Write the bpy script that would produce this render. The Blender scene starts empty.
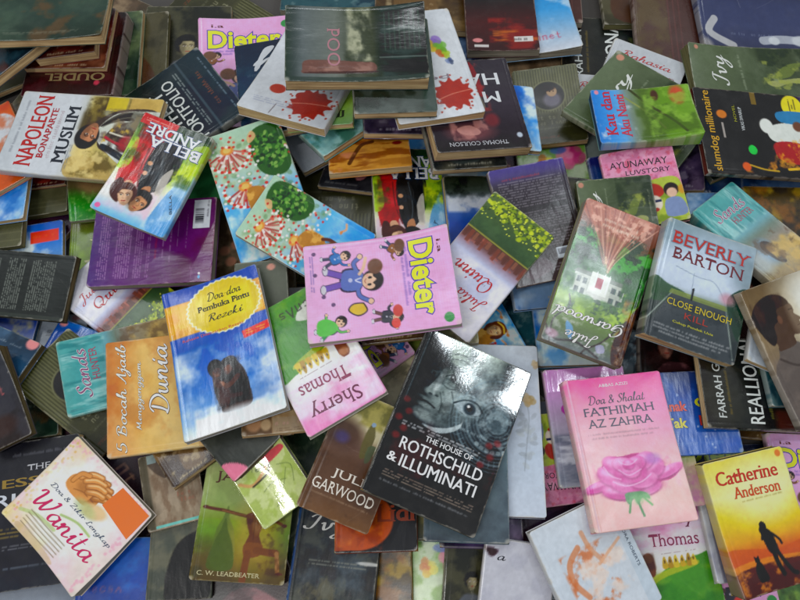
import bpy, math, random
import numpy as np
from mathutils import Matrix, Vector

# ---------------------------------------------------------------- scene
SC = bpy.context.scene
COL = SC.collection
R = math.radians

def hexc(h):
    return np.array([int(h[i:i + 2], 16) / 255 for i in (0, 2, 4)])

def to_lin(a):
    a = np.clip(a, 0, 1)
    return np.where(a <= 0.04045, a / 12.92, ((a + 0.055) / 1.055) ** 2.4)

# ---------------------------------------------------------------- cover printing
def fbm(nx, ny, sx, sy, rng, octs=4):
    out = np.zeros((ny, nx)); amp = 1.0; tot = 0
    for o in range(octs):
        lx, ly = max(1, sx * 2 ** o), max(1, sy * 2 ** o)
        g = rng.random((int(ly) + 3, int(lx) + 3))
        ox, oy = rng.random(2)
        u = np.linspace(0, lx, nx) + ox; v = np.linspace(0, ly, ny) + oy
        iu = np.floor(u).astype(int); iv = np.floor(v).astype(int)
        fu = u - iu; fv = v - iv
        fu = fu * fu * (3 - 2 * fu); fv = (fv * fv * (3 - 2 * fv))[:, None]
        a = g[np.ix_(iv, iu)]; b = g[np.ix_(iv, iu + 1)]; c = g[np.ix_(iv + 1, iu)]; d = g[np.ix_(iv + 1, iu + 1)]
        out += amp * ((a * (1 - fu) + b * fu) * (1 - fv) + (c * (1 - fu) + d * fu) * fv)
        tot += amp; amp *= 0.55
    return out / tot

def smooth_pts(pts, closed=False, n=6):
    P = np.array(pts, float)
    if len(P) < 3: return P
    out = []
    N = len(P)
    rngi = range(N) if closed else range(N - 1)
    for i in rngi:
        if closed: p0, p1, p2, p3 = P[i - 1], P[i], P[(i + 1) % N], P[(i + 2) % N]
        else: p0, p1, p2, p3 = P[max(i - 1, 0)], P[i], P[i + 1], P[min(i + 2, N - 1)]
        for k in range(n):
            t = k / n
            out.append(0.5 * ((2 * p1) + (-p0 + p2) * t + (2 * p0 - 5 * p1 + 4 * p2 - p3) * t * t + (-p0 + 3 * p1 - 3 * p2 + p3) * t ** 3))
    if not closed: out.append(P[-1])
    return np.array(out)

class Print:
    """the printed picture of one cover; x across 0..1, y down 0..1 from the head of the cover"""
    def __init__(s, w, h, res, seed):
        s.nx = max(8, int(w / res) + 1); s.ny = max(8, int(h / res) + 1)
        s.asp = h / w
        s.x, s.y = np.meshgrid(np.linspace(0, 1, s.nx), np.linspace(0, 1, s.ny))
        s.im = np.zeros((s.ny, s.nx, 3)); s.rng = np.random.default_rng(seed)
        s.px = w / res
    def mix(s, m, c):
        c = hexc(c) if isinstance(c, str) else c
        m = m[..., None]
        s.im = s.im * (1 - m) + c * m
    def f(s, c): s.im[:] = hexc(c); return s
    def g(s, cs, ax=1, p=None):
        t = (s.y, s.x, (s.x + s.y) / 2, (s.x + 1 - s.y) / 2)[1 - ax if ax < 2 else ax]
        p = p or np.linspace(0, 1, len(cs))
        C = np.array([hexc(c) for c in cs])
        s.im = np.stack([np.interp(t, p, C[:, i]) for i in range(3)], -1); return s
    def n(s, c, sx, sy=None, th=0.5, a=1, so=0.15, box=None, octs=5):
        sy = sy or sx * s.asp
        v = fbm(s.nx, s.ny, sx, sy, s.rng, octs)
        m = np.clip((v - th) / so + 0.5, 0, 1) * a
        if box:
            x0, y0, x1, y1 = box
            e = 0.03
            m = m * np.clip((s.x - x0) / e, 0, 1) * np.clip((x1 - s.x) / e, 0, 1) * np.clip((s.y - y0) / e, 0, 1) * np.clip((y1 - s.y) / e, 0, 1)
        s.mix(m, c); return s
    def tex(s, sx, sy=None, a=0.15, box=None):
        v = fbm(s.nx, s.ny, sx, sy or sx * s.asp, s.rng, 4) - 0.5
        m = np.ones_like(v)
        if box: m = ((s.x > box[0]) & (s.y > box[1]) & (s.x < box[2]) & (s.y < box[3])) * 1.0
        s.im = np.clip(s.im * (1 + a * 2 * (v * m)[..., None]), 0, 1); return s
    def r(s, x0, y0, x1, y1, c, a=1, so=0.004):
        m = np.clip((s.x - x0) / so + .5, 0, 1) * np.clip((x1 - s.x) / so + .5, 0, 1) * np.clip((s.y - y0) / so + .5, 0, 1) * np.clip((y1 - s.y) / so + .5, 0, 1)
        s.mix(m * a, c); return s
    def e(s, cx, cy, rx, ry, c, a=1, so=0.1, rot=0):
        dx = s.x - cx; dy = (s.y - cy) * s.asp
        co, si = math.cos(R(rot)), math.sin(R(rot))
        u = (dx * co + dy * si) / rx; v = (-dx * si + dy * co) / ry
        d = np.sqrt(u * u + v * v)
        s.mix(np.clip((1 - d) / so + .5, 0, 1) * a, c); return s
    def ring(s, cx, cy, r0, wd, c, a=1):
        d = np.hypot(s.x - cx, (s.y - cy) * s.asp)
        s.mix(np.clip(1.2 - abs(d - r0) / wd, 0, 1) * a, c); return s
    def p(s, pts, c, a=1, sm=True, so=0):
        P = smooth_pts(pts, True) if sm else np.array(pts, float)
        x0, x1, y0, y1 = P[:, 0].min(), P[:, 0].max(), P[:, 1].min(), P[:, 1].max()
        jj = np.where((s.y[:, 0] >= y0) & (s.y[:, 0] <= y1))[0]; ii = np.where((s.x[0] >= x0) & (s.x[0] <= x1))[0]
        if not len(jj) or not len(ii): return s
        X = s.x[np.ix_(jj, ii)]; Y = s.y[np.ix_(jj, ii)]
        acc = np.zeros(X.shape)
        offs = ((-.3, -.3), (.3, -.3), (-.3, .3), (.3, .3))
        for ox, oy in offs:
            ins = np.zeros(X.shape, bool)
            xx = X + ox / s.nx; yy = Y + oy / s.ny
            for k in range(len(P)):
                ax, ay = P[k - 1]; bx, by = P[k]
                if ay == by: continue
                cr = ((ay > yy) != (by > yy)) & (xx < (bx - ax) * (yy - ay) / (by - ay) + ax)
                ins ^= cr
            acc += ins / 4
        m = np.zeros(s.x.shape); m[np.ix_(jj, ii)] = acc
        s.mix(m * a, c); return s
    def l(s, pts, wd, c, a=1, sm=True):
        P = smooth_pts(pts) if sm else np.array(pts, float)
        D = np.full(s.x.shape, 9.)
        for k in range(1, len(P)):
            ax, ay = P[k - 1][0], P[k - 1][1] * s.asp; bx, by = P[k][0], P[k][1] * s.asp
            vx, vy = bx - ax, by - ay; L = vx * vx + vy * vy + 1e-12
            t = np.clip(((s.x - ax) * vx + (s.y * s.asp - ay) * vy) / L, 0, 1)
            D = np.minimum(D, np.hypot(s.x - ax - t * vx, s.y * s.asp - ay - t * vy))
        m = np.clip((wd / 2 - D) * s.px + .5, 0, 1) * min(1, max(.35, wd * s.px))
        s.mix(m * a, c); return s
    def rows(s, x0, y0, x1, y1, n, c, a=0.6, fill=0.45):
        """lines of small print, too small to read"""
        for k in range(n):
            yc = y0 + (y1 - y0) * (k + .5) / n; hh = (y1 - y0) / n * fill
            v = fbm(s.nx, 2, (x1 - x0) * 60 + 20, 1, s.rng, 2)[0]
            e = x1 - (0.25 * s.rng.random() * (x1 - x0) if k % 5 == 4 else 0.02 * s.rng.random())
            row = ((s.x[0] > x0) & (s.x[0] < e)) * np.clip((v - .37) / .05, 0.08, 1)
            m = np.clip((hh / 2 - abs(s.y[:, :1] - yc)) * s.ny + .5, 0, 1) * row[None, :]
            s.mix(m * a, c)
        return s
    def face(s, cx, cy, sc, skin='b98868', hair='241a16', rot=0, dirn=1):
        """a human head, three-quarter view, turned by rot degrees"""
        A = s.asp; co, si = math.cos(R(rot)), math.sin(R(rot))
        q = lambda x, y: (cx + (x * co - y * si) * sc, cy + (x * si + y * co) * sc / A)
        E = lambda x, y, rx, ry, c, a=1, so=.3, r=0: s.e(*q(x, y), rx * sc, ry * sc, c, a, so, rot + r)
        E(-.06 * dirn, -.14, .58, .62, hair, 1, .12)
        s.p([q(-.36, -.3), q(.34, -.3), q(.38, .05), (q(.26, .38)), q(.08, .58), q(-.1, .58), q(-.28, .36), q(-.38, .02)], skin)
        sh = hexc(skin) * .55; E(-.24 * dirn, .1, .16, .42, sh, .55, .9); E(0, .52, .2, .1, sh, .4, .8); E(.14 * dirn, -.05, .16, .3, np.clip(hexc(skin) * 1.2, 0, 1), .5, .9)
        for k in (-1, 1):
            s.l([q(k * .17 - .1 + .04 * dirn, -.1), q(k * .17 + .04 * dirn, -.14), q(k * .17 + .1 + .04 * dirn, -.09)], .045 * sc, hair, .8)
            E(k * .17 + .04 * dirn, -.02, .09, .045, 'e4d8cc', .8, .4); E(k * .17 + .05 * dirn, -.02, .045, .045, '1c120e', 1, .3); s.l([q(k * .17 - .06 + .04 * dirn, -.04), q(k * .17 + .04 * dirn, -.07), q(k * .17 + .13 + .04 * dirn, -.03)], .025 * sc, '1c120e', .9)
        s.l([q(.06 * dirn, -.02), q(.12 * dirn, .15), q(.02 * dirn, .19)], .035 * sc, sh, .7)
        E(.04 * dirn, .33, .13, .035, '963c38', .85, .4); s.l([q(-.08 + .04 * dirn, .32), q(.14 + .04 * dirn, .32)], .015 * sc, '5c201c', .8); E(.04 * dirn, .42, .09, .03, sh, .4, .7)
        s.p([q(-.44, -.1), q(-.42, -.5), q(-.1, -.76), q(.3, -.7), q(.46, -.36), q(.42, -.05), q(.34, -.3), q(.1, -.42), q(-.2, -.34), q(-.34, -.12)], hair)
        for k in range(5): s.l([q(-.36 + .1 * k, -.5), q(-.2 + .12 * k, -.66), q(.1 + .08 * k, -.5)], .02 * sc, np.clip(hexc(hair) * 1.9 + .05, 0, 1), .5)
        return s
    def flower(s, cx, cy, sc, c1, c2, c3):
        for k in range(9):
            a = k * 2.4; r = .12 + .55 * (k / 9)
            s.e(cx + r * sc * math.cos(a), cy + r * sc * math.sin(a) / s.asp, .42 * sc, .36 * sc, (c1, c2, c3)[k % 3], .75, .25, k * 40)
        s.e(cx, cy, .25 * sc, .22 * sc, c2, .8, .5)
        return s
    def figure(s, cx, cy, sc, c='2a1c12', arms=((-.5, -.1), (.45, .05)), legs=((-.15, 1.0), (.25, .9)), a=1, head=None):
        """a small full figure: head, trunk, arms, legs as tapered strokes; cy is the chest"""
        A = s.asp
        q = lambda x, y: (cx + x * sc, cy + y * sc / A)
        s.e(*q(0, -.42), .13 * sc, .16 * sc, head or c, a, .15)
        s.p([q(-.2, -.22), q(.2, -.22), q(.15, .3), q(-.15, .3)], c, a)
        for ex, ey in arms: s.l([q(math.copysign(.16, ex), -.18), q(ex * .6, ey * .3 - .05), q(ex, ey)], .09 * sc, c, a)
        for ex, ey in legs: s.l([q(math.copysign(.08, ex), .25), q(ex * .9, .25 + (ey - .25) * .5), q(ex, ey)], .12 * sc, c, a)
        return s

# designs: name -> (painter, texts, page colour, roughness)
D = {}
def design(name, texts=(), pages='tan', rough=0.22, hero=False):
    def deco(fn):
        D[name] = (fn, texts, pages, rough, hero); return fn
    return deco

# text tuple: (part, style, string, cx, cy, width, height, colour, rotation deg, outline colour)
def T(part, style, s, cx, cy, w, h, c, rot=0, oc=None): return (part, style, s, cx, cy, w, h, c, rot, oc)

# marks: a line of lettering too blurred to read, printed as uneven letter-sized dabs
def M(cx, cy, w, h, c): return ('mark', cx, cy, w, h, c)

def print_marks(p, m):
    _, cx, cy, w, h, c = m
    n = max(3, int(w / (h * 1.1 / (1 if h > .03 else 1.6)) * (1 / p.asp) * 1.3))
    x = cx - w / 2; st = w / n
    for k in range(n):
        if p.rng.random() < .14 and k: continue
        x0 = x + k * st; hh = h * (.55 + .45 * p.rng.random())
        kind = p.rng.integers(0, 7); cc = c
        if st * p.px < 3: p.r(x0, cy + h / 2 - hh, x0 + st * .7, cy + h / 2, cc, .6, .01); continue
        if kind == 0: p.l([(x0 + st * .15, cy + h / 2 - hh), (x0 + st * .15, cy + h / 2)], st * .2, cc, .85, False)
        elif kind == 1: p.l([(x0 + st * .62, cy - h * .05), (x0 + st * .3, cy - h * .15), (x0 + st * .08, cy + h * .15), (x0 + st * .3, cy + h * .48), (x0 + st * .62, cy + h * .36)], st * .16, cc, .85)
        elif kind == 4: p.l([(x0 + st * .08, cy + h * .15), (x0 + st * .6, cy + h * .1), (x0 + st * .35, cy - h * .15), (x0 + st * .08, cy + h * .2), (x0 + st * .3, cy + h * .48), (x0 + st * .62, cy + h * .4)], st * .15, cc, .85)
        elif kind == 5: p.l([(x0 + st * .3, cy + h / 2 - hh), (x0 + st * .3, cy + h * .4), (x0 + st * .55, cy + h * .48)], st * .16, cc, .85); p.l([(x0 + st * .05, cy - h * .1), (x0 + st * .55, cy - h * .1)], st * .14, cc, .8, False)
        elif kind == 6: p.l([(x0 + st * .55, cy - h * .08), (x0 + st * .2, cy - h * .1), (x0 + st * .2, cy + h * .12), (x0 + st * .55, cy + h * .2), (x0 + st * .5, cy + h * .46), (x0 + st * .1, cy + h * .42)], st * .15, cc, .85)
        elif kind == 2: p.l([(x0, cy + h / 2), (x0 + st * .35, cy + h / 2 - hh), (x0 + st * .7, cy + h / 2)], st * .17, cc, .85, False)
        else: p.l([(x0 + st * .1, cy + h / 2), (x0 + st * .1, cy - h * .1), (x0 + st * .6, cy - h * .15), (x0 + st * .6, cy + h / 2)], st * .17, cc, .85, False)
# ================================================================ the printed covers
@design('rothschild', [
    T('series_name', 's', 'SERIES', .87, .055, .17, .018, 'c8d4d8'),
    T('title', 'b', 'THE HOUSE OF', .55, .604, .43, .032, 'e6e6e6'),
    T('title', 'b', 'ROTHSCHILD', .52, .675, .74, .068, 'f0f0f0'),
    T('title', 'R', '&', .13, .768, .085, .05, 'f0f0f0'),
    T('title', 'b', 'ILLUMINATI', .54, .768, .68, .068, 'f0f0f0')], 'gold', .05, True)
def _(p):
    p.g(['1a2023', '22292d', '222a30', '1b1f24', '17181a', '141517'], 1, [0, .2, .45, .56, .8, 1])
    S = lambda cx, cy, rx, ry, c, a, so, ro=0: p.e(cx, cy, rx, ry, c, a, so, ro)
    # engraved portrait, lit from the right, the left third in shadow
    S(.42, .2, .3, .42, '7e8c8a', .95, .5, 14); S(.46, .05, .26, .2, 'a4b2a4', .9, .7); S(.55, .2, .16, .3, '9aa8a8', .8, .8, 10)
    S(.3, .02, .2, .07, 'c0ccc0', .55, .8, -10); S(.5, -.01, .25, .06, 'b8c6b8', .6, .8)
    p.n('c4d0c8', 16, 5, th=.55, a=.45, box=(.12, -.05, .62, .12))
    S(.1, .2, .16, .45, '14181b', .95, .6); S(.2, .14, .08, .12, '23292c', .8, .8)
    S(.2, .25, .07, .13, '2a3134', .7, .8)                                         # far eye socket
    S(.385, .175, .13, .035, '2b3336', .85, .7, 14); S(.38, .215, .11, .055, '39443f', .85, .8, 10)   # brow and socket
    S(.385, .22, .07, .028, 'a9b4b2', .85, .5, 8); S(.375, .222, .03, .028, '14181a', 1, .35); S(.368, .216, .009, .009, 'e2e8e8', 1, .3)
    p.l([(.31, .225), (.38, .198), (.46, .222)], .012, '161b1e', .9); p.l([(.32, .238), (.39, .245), (.45, .235)], .008, '232a2d', .7); p.l([(.33, .262), (.4, .27), (.46, .255)], .008, '4c5858', .7)
    S(.2, .235, .035, .02, '8a9696', .6, .6); S(.2, .238, .015, .015, '14181a', .9, .4)
    p.p([(.265, .19), (.3, .2), (.295, .3), (.31, .345), (.25, .36), (.19, .345), (.215, .3), (.245, .25)], '9ca9a7', .75); S(.27, .27, .02, .1, 'c2ccca', .8, .8, 6)
    S(.215, .345, .04, .03, '7c8987', .8, .7); S(.3, .34, .03, .022, '6c7977', .8, .7); S(.235, .358, .02, .01, '1c2224', .8, .6); S(.29, .355, .018, .01, '242b2d', .8, .6)
    p.l([(.33, .32), (.37, .37), (.36, .42)], .02, '4a5656', .7); S(.44, .36, .1, .1, 'a3b0ae', .7, .8)
    p.l([(.13, .41), (.2, .405), (.25, .412), (.31, .425)], .016, '14191b', .9); S(.2, .393, .07, .014, '6d7a79', .7, .7, 6); S(.22, .432, .07, .018, '8b9896', .7, .7, 6); S(.23, .455, .05, .01, '2b3336', .6, .7)
    S(.24, .485, .1, .045, '8e9b99', .8, .7, 8); S(.42, .47, .1, .05, '5d6a6b', .7, .8, -20)
    S(.6, .28, .035, .09, '55626a', .7, .7)
    for q in ([(.3, .275), (.36, .29), (.42, .28)], [(.47, .18), (.51, .2), (.53, .23)], [(.47, .21), (.5, .24), (.51, .27)], [(.31, .33), (.35, .38), (.36, .44)], [(.4, .3), (.45, .36), (.46, .42)], [(.3, .12), (.4, .1), (.5, .12)], [(.3, .085), (.4, .07), (.5, .09)], [(.26, .14), (.27, .17), (.26, .19)]): p.l(q, .009, '2c3638', .75)
    p.n('dfe6e0', 12, 10, th=.56, a=.8, so=.12, box=(.44, .0, .66, .3)); p.n('30393c', 14, 8, th=.58, a=.6, so=.12, box=(.2, -.05, .66, .1)); p.n('0e1214', 9, th=.55, a=.5, so=.2, box=(.1, .1, .6, .5))
    for k in range(46):                                                            # engraving hatch
        y = .02 + k * .0105; p.l([(.1, y + .02), (.3, y), (.55, y + .015)], .0035, '0f1416', .28)
    for k, r0 in enumerate(np.linspace(.09, .42, 12)):
        p.ring(.86, .36, r0, .006 if k % 3 else .012, '7d939c', .38 if k % 3 else .6)
    for k in range(48):
        a = k * 2 * math.pi / 48
        p.l([(.86 + .33 * math.cos(a), .36 + .33 * math.sin(a) / p.asp), (.86 + .38 * math.cos(a), .36 + .38 * math.sin(a) / p.asp)], .008, '8ba2aa', .4, False)
    for k in range(30):
        p.l([(.42, .35 + k * .006), (.6, .345 + k * .006), (.8, .37 + k * .006)], .004, '6d858e', .4)
    for k in range(22):
        a = -2.2 + k * .2; p.e(.86 + .255 * math.cos(a), .36 + .255 * math.sin(a) / p.asp, .016, .022, 'a8b8bc', .75, .4, math.degrees(a))
    p.p([(.78, .3), (.86, .24), (.94, .3), (.92, .4), (.8, .4)], '5c7078', .6); p.n('a4b4b8', 18, th=.56, a=.5, box=(.6, .16, 1, .52)); print_marks(p, M(.68, .47, .3, .02, 'a4b4b8'))
    p.p([(.46, .355), (.52, .325), (.6, .312), (.7, .35), (.61, .388), (.52, .382)], '9fadb2', .9); S(.595, .35, .055, .052, '26343c', 1, .3); S(.595, .35, .025, .024, '0c1114', 1, .3); S(.58, .338, .013, .011, 'dbe4e6', 1, .3)
    p.l([(.45, .352), (.54, .31), (.64, .305), (.72, .345)], .014, '1c262c', .9); p.l([(.46, .32), (.56, .275), (.7, .29)], .014, '93a5aa', .7); p.l([(.47, .37), (.56, .398), (.7, .375)], .008, '93a5aa', .7)
    p.p([(.26, .535), (.36, .53), (.48, .5), (.56, .455), (.58, .43), (.57, .48), (.48, .532), (.38, .552)], 'b4c0c2', .9)
    p.n('12181c', 5, th=.56, a=.5, box=(.55, 0, 1.05, .55), so=.2); p.n('9fb3b8', 14, th=.66, a=.25, box=(.2, 0, 1, .55))
    p.r(.045, 0, .053, .45, '8c9a9e', .5)
    p.n('4a1a1d', 3, th=.5, a=.7, so=.25, box=(.0, .5, 1.0, .86))
    for q in ((.07, .44), (.12, .5), (.06, .55), (.13, .6), (.09, .65), (.86, .5), (.9, .56), (.84, .62), (.92, .47)): p.e(q[0], q[1], .032, .028, '7c2426', .65, .7)
    p.rows(.1, .553, .82, .585, 2, 'c9c9c9', .75); p.rows(.1, .84, .92, .885, 3, '9c8b7c', .65); print_marks(p, M(.5, .905, .8, .014, 'b8b8b8')); p.rows(.55, .63, .85, .64, 1, '888888', .4)
    p.tex(60, a=.22)

def kid(p, cx, cy, sc, shirt, trou, skin='d9b59a', rot=0):
    A = p.asp; co, si = math.cos(R(rot)), math.sin(R(rot))
    q = lambda x, y: (cx + (x * co - y * si) * sc, cy + (x * si + y * co) * sc / A)
    ink = '3a3048'
    for o in (1, 0):                       # inked outline first, then the colours inside it
        g = .05 * sc * o; C = (lambda c: ink) if o else (lambda c: c)
        for x in (-.22, .24):
            p.l([q(x * .5, .3), q(x, .7), q(x * 1.5, 1.1)], .24 * sc + g, C(trou), 1); p.e(*q(x * 1.75, 1.2), .19 * sc + g / 2, .1 * sc + g / 2, C('c8c4cc'), 1, .2)
        p.p([q(-.34 - .06 * o, -.22), q(.34 + .06 * o, -.22), q(.38 + .06 * o, .48 + .05 * o), q(-.38 - .06 * o, .48 + .05 * o)], C(shirt))
        p.l([q(-.25, -.1), q(-.7, .12), q(-.95, -.05)], .15 * sc + g, C(shirt), 1); p.l([q(.25, -.1), q(.65, -.2), q(.85, -.55)], .15 * sc + g, C(shirt), 1)
        p.e(*q(-1.03, -.1), .11 * sc + g / 2, .1 * sc + g / 2, C(skin), 1, .2); p.e(*q(.88, -.65), .11 * sc + g / 2, .1 * sc + g / 2, C(skin), 1, .2)
        p.e(*q(0, -.66), .43 * sc + g / 2, .4 * sc + g / 2, C('332826'), 1, .1)
    p.e(*q(.03, -.56), .34 * sc, .3 * sc, skin, 1, .1)
    p.p([q(-.38, -.7), q(-.2, -.98), q(.2, -1.0), q(.4, -.68), q(.22, -.78), q(.1, -.68), q(-.05, -.8), q(-.2, -.66)], '2c2220')
    for x in (-1, 1): p.e(*q(.03 + x * .15, -.55), .06 * sc, .08 * sc, '2b2322', 1, .3); p.e(*q(.03 + x * .24, -.44), .06 * sc, .04 * sc, 'd88c84', .6, .5)
    p.l([q(-.06, -.4), q(.03, -.36), q(.12, -.4)], .03 * sc, '8a4038', .9)
    p.l([q(-.1, -.2), q(.0, 0), q(.1, -.2)], .05 * sc, 'e8e4ec', .8); p.e(*q(0, .2), .09 * sc, .08 * sc, 'e0dce8', .7, .3)

@design('dieter', [
    T('title', 'o', 'Dieter', .48, .2, .76, .165, 'd9dc3a', 0, '5a4aa8'),
    T('subtitle', 'b', 'i.a', .2, .075, .13, .028, '6b3a3a'),
    M(.4, .305, .5, .02, '5b4a9a'),
    M(.5, .332, .5, .018, '5b4a9a'),
    T('publisher_mark', 'b', 'm', .915, .075, .05, .018, 'eaf5ea')], 'white', .2, True)
def _(p):
    p.f('e2a9d2'); p.g(['e3acd6', 'e0a6cf', 'deb0d4'], 1)
    for k in range(60): p.r(0, k / 60, 1, k / 60 + .004, 'edbfe0', .35)
    for k in range(40): p.r(k / 40, 0, k / 40 + .005, 1, 'edbfe0', .25)
    p.n('d69bc6', 3, th=.55, a=.4, so=.2)
    p.e(.915, .075, .05, .045, '3f8a4c', 1, .1)
    p.e(.47, .3, .3, .06, 'c9a0e0', .4, .8)
    kid(p, .42, .66, .24, '5f6fae', '7358a8', rot=8)
    kid(p, .17, .77, .12, '3e6fae', '4a4a60', rot=-15)
    kid(p, .83, .46, .12, '3c3c44', '6a4a4a', rot=10); p.e(.78, .4, .06, .045, 'c0504a', 1, .15); p.e(.9, .42, .05, .04, 'd0504a', 1, .15)
    kid(p, .86, .83, .13, '63b45a', '3f8f50', rot=-30); p.p([(.78, .86), (.86, .8), (.94, .85), (.93, .93), (.8, .93)], '5fb452')
    p.p([(.66, .62), (.74, .6), (.78, .66), (.72, .72), (.66, .69)], 'cfae4a'); p.l([(.66, .62), (.74, .6), (.78, .66), (.72, .72), (.66, .69), (.66, .62)], .012, '33283a')
    kid(p, .15, .38, .1, '8a5a3a', '44506a', rot=40); p.e(.12, .34, .07, .05, '6a4a38', 1, .2)
    p.e(.3, .52, .08, .07, '6d4c3c', 1, .2)
    p.l([(.2, .58), (.3, .6), (.36, .63)], .03, 'd9b59a')
    for q in ((.1, .93), (.32, .93), (.55, .88), (.64, .82)): p.e(q[0], q[1], .02, .02, '4a3a5a', .8, .3)
    p.rows(.12, .935, .5, .965, 2, '6a5a9a', .7)
    p.l([(.035, 0), (.035, 1)], .008, 'f2d4e8', .8, False)

@design('rezeki', [
    T('title', 'k', 'Doa-doa', .62, .115, .36, .062, '3c3a1a'),
    T('title', 'R', 'Pembuka Pintu', .60, .185, .54, .04, '3a3818'),
    T('title', 'k', 'Rezeki', .6, .26, .36, .055, '3a3818'),
    T('subtitle', 's', 'Rahasia Dilancarkan Rezeki', .44, .362, .62, .018, 'c85a4a')], 'white', .16, True)
def _(p):
    p.g(['2c50a8', '2858b0', '2c64bc', '3870c0', '70a0d4', 'd5e2ea'], 1, [0, .4, .55, .7, .88, 1])
    p.r(0, .1, 1, .33, 'd89a2c'); p.n('e8bc3c', 3, th=.5, a=.8, so=.2, box=(0, .1, 1, .33)); p.n('b87020', 6, th=.6, a=.5, box=(0, .1, 1, .33))
    A = p.asp
    pts = []
    for k in range(72):
        a = k * 2 * math.pi / 72; r = .365 + (.012 if k % 2 else -.008)
        pts.append((.6 + r * math.cos(a), .2 + r * .72 * math.sin(a) / A * 1.05))
    p.p([(.6 + (x - .6) * 1.05, .2 + (y - .2) * 1.05) for x, y in pts], 'efeccb', 1, False)
    p.p(pts, 'd6be22', 1, False); p.n('e8d83e', 2, th=.5, a=.6, so=.3, box=(.3, .08, .9, .32))
    p.ring(.6, .2, .31, .006, '9a8a1c', .0)
    p.n('dfe8f0', 3, 4, th=.58, a=.85, so=.22, box=(0, .42, 1.1, 1.1)); p.n('f0f4f6', 3, 4, th=.47, a=.9, so=.25, box=(.12, .82, 1.1, 1.1)); p.n('2c5ca8', 4, 5, th=.6, a=.5, so=.2, box=(0, .36, 1.1, .9))
    p.p([(.72, .42), (1.0, .4), (1.0, .455), (.73, .475)], 'd83c34', 1, False); p.rows(.76, .42, .97, .455, 2, 'f0a040', .9)
    # two dark figures leaning together
    p.p([(.4, .84), (.36, .76), (.37, .68), (.33, .62), (.36, .57), (.42, .555), (.46, .575), (.5, .56), (.56, .565), (.62, .6), (.68, .68), (.7, .78), (.68, .9), (.42, .9)], '30201c')
    p.e(.4, .6, .075, .085, '1e1412', 1, .15); p.e(.41, .635, .045, .05, '6a4234', .9, .3, -20); p.e(.55, .6, .07, .07, '1a1212', 1, .2); p.e(.52, .64, .04, .05, '7c4c3a', .85, .4, 20)
    p.p([(.36, .66), (.44, .7), (.5, .78), (.46, .88), (.38, .84)], '442c24', .9); p.p([(.54, .66), (.64, .68), (.68, .82), (.58, .88), (.52, .76)], '241816', .9); p.l([(.6, .7), (.5, .74), (.43, .72)], .05, '543428', .95); p.e(.43, .72, .035, .03, '8a5a44', 1, .3); p.l([(.4, .7), (.48, .8), (.6, .82)], .04, '3c2620', .9)
    p.n('141010', 9, th=.58, a=.5, box=(.34, .56, .7, .9))
    p.e(.54, .95, .3, .1, 'dfe6ea', .9, .7)
    p.l([(.03, .3), (.03, 1)], .01, 'b8d0ea', .7, False)

@design('sherry', [
    T('author_name', 'r', 'Sherry', .55, .13, .62, .135, '6a2a48', -3),
    T('author_name', 'r', 'Thomas', .55, .285, .62, .1, '8a3a58', -3),
    M(.42, .87, .55, .075, '3a3a34')], 'white', .2, True)
def _(p):
    p.g(['e084b8', 'e49cc4', 'e8b4d0', 'e6d8dc', 'e2d2da', 'e6e4dc', 'ddd6c8'], 1, [0, .08, .17, .25, .33, .4, 1])
    p.n('f0dce6', 2, 5, th=.5, a=.7, so=.2, box=(0, 0, 1, .4)); p.n('d870ac', 2, 6, th=.56, a=.6, so=.2, box=(0, 0, 1, .35))
    p.p([(1.05, .46), (.8, .43), (.6, .47), (.4, .5), (.25, .56), (.1, .62), (-.05, .7), (-.05, 1.05), (1.05, 1.05)], '4a8a34')
    p.n('7aa838', 3, 6, th=.52, a=.7, so=.2, box=(0, .5, 1, 1)); p.n('2e6a2c', 3, 5, th=.55, a=.6, so=.2, box=(0, .6, 1, 1))
    p.p([(0, .63), (.3, .53), (.75, .47), (.75, .51), (.3, .58), (0, .7)], 'b6b83a', .7)
    for k, x in enumerate((.38, .45, .52, .6, .68, .74)):
        y = .435 + .01 * math.sin(k * 3); p.p([(x - .035, .5), (x - .02, y), (x + .01, y - .025), (x + .03, y + .02), (x + .035, .5)], ('c0a03a', 'a8862c', 'd0b84a')[k % 3]); p.e(x, .45, .012, .02, '5a4420', .8, .4)
    p.p([(.12, .44), (.14, .38), (.22, .37), (.26, .43), (.24, .54), (.14, .55)], '7a4430'); p.e(.19, .41, .06, .05, 'b07850', .8, .5); p.n('3a1e16', 6, th=.5, a=.6, box=(.1, .36, .28, .56))
    p.rows(.35, .385, .8, .395, 1, '6a5058', .6)
    p.p([(.0, .72), (.25, .74), (.5, .8), (.32, .9), (0, .93)], 'dcdcd4', .95)

@design('bocah', [
    T('title', 'k', '5 Bocah Ajaib', .5, .095, .95, .085, 'f0ead8', 0, '5a4632'),
    T('title', 'k', 'Menggenggam', .5, .185, .6, .045, 'f2ecd8', 0, '5a4632'),
    T('title', 'k', 'Dunia', .62, .29, .62, .11, 'f4f0e0', 0, '5a4632')], 'white', .3, True)
def _(p):
    p.g(['b4622c', 'c47a38', 'ceA050'.lower(), 'd2b068', 'ccb27c', 'c8a868'], 1, [0, .1, .2, .35, .6, 1])
    p.n('dcc084', 3, th=.52, a=.5, so=.25); p.n('b06a30', 4, th=.6, a=.5, so=.15)
    p.ring(.33, .44, .045, .012, '5a4a30', .9); p.e(.33, .44, .03, .04, 'a89060', 1, .3)
    p.r(.0, .5, .2, 1, 'b98c58', .6)
    for k in range(8):
        x, y = .03 + .06 * (k % 3), .55 + .05 * k; p.face(x, y, .05, 'c49a74', '3a2a20')

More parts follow.
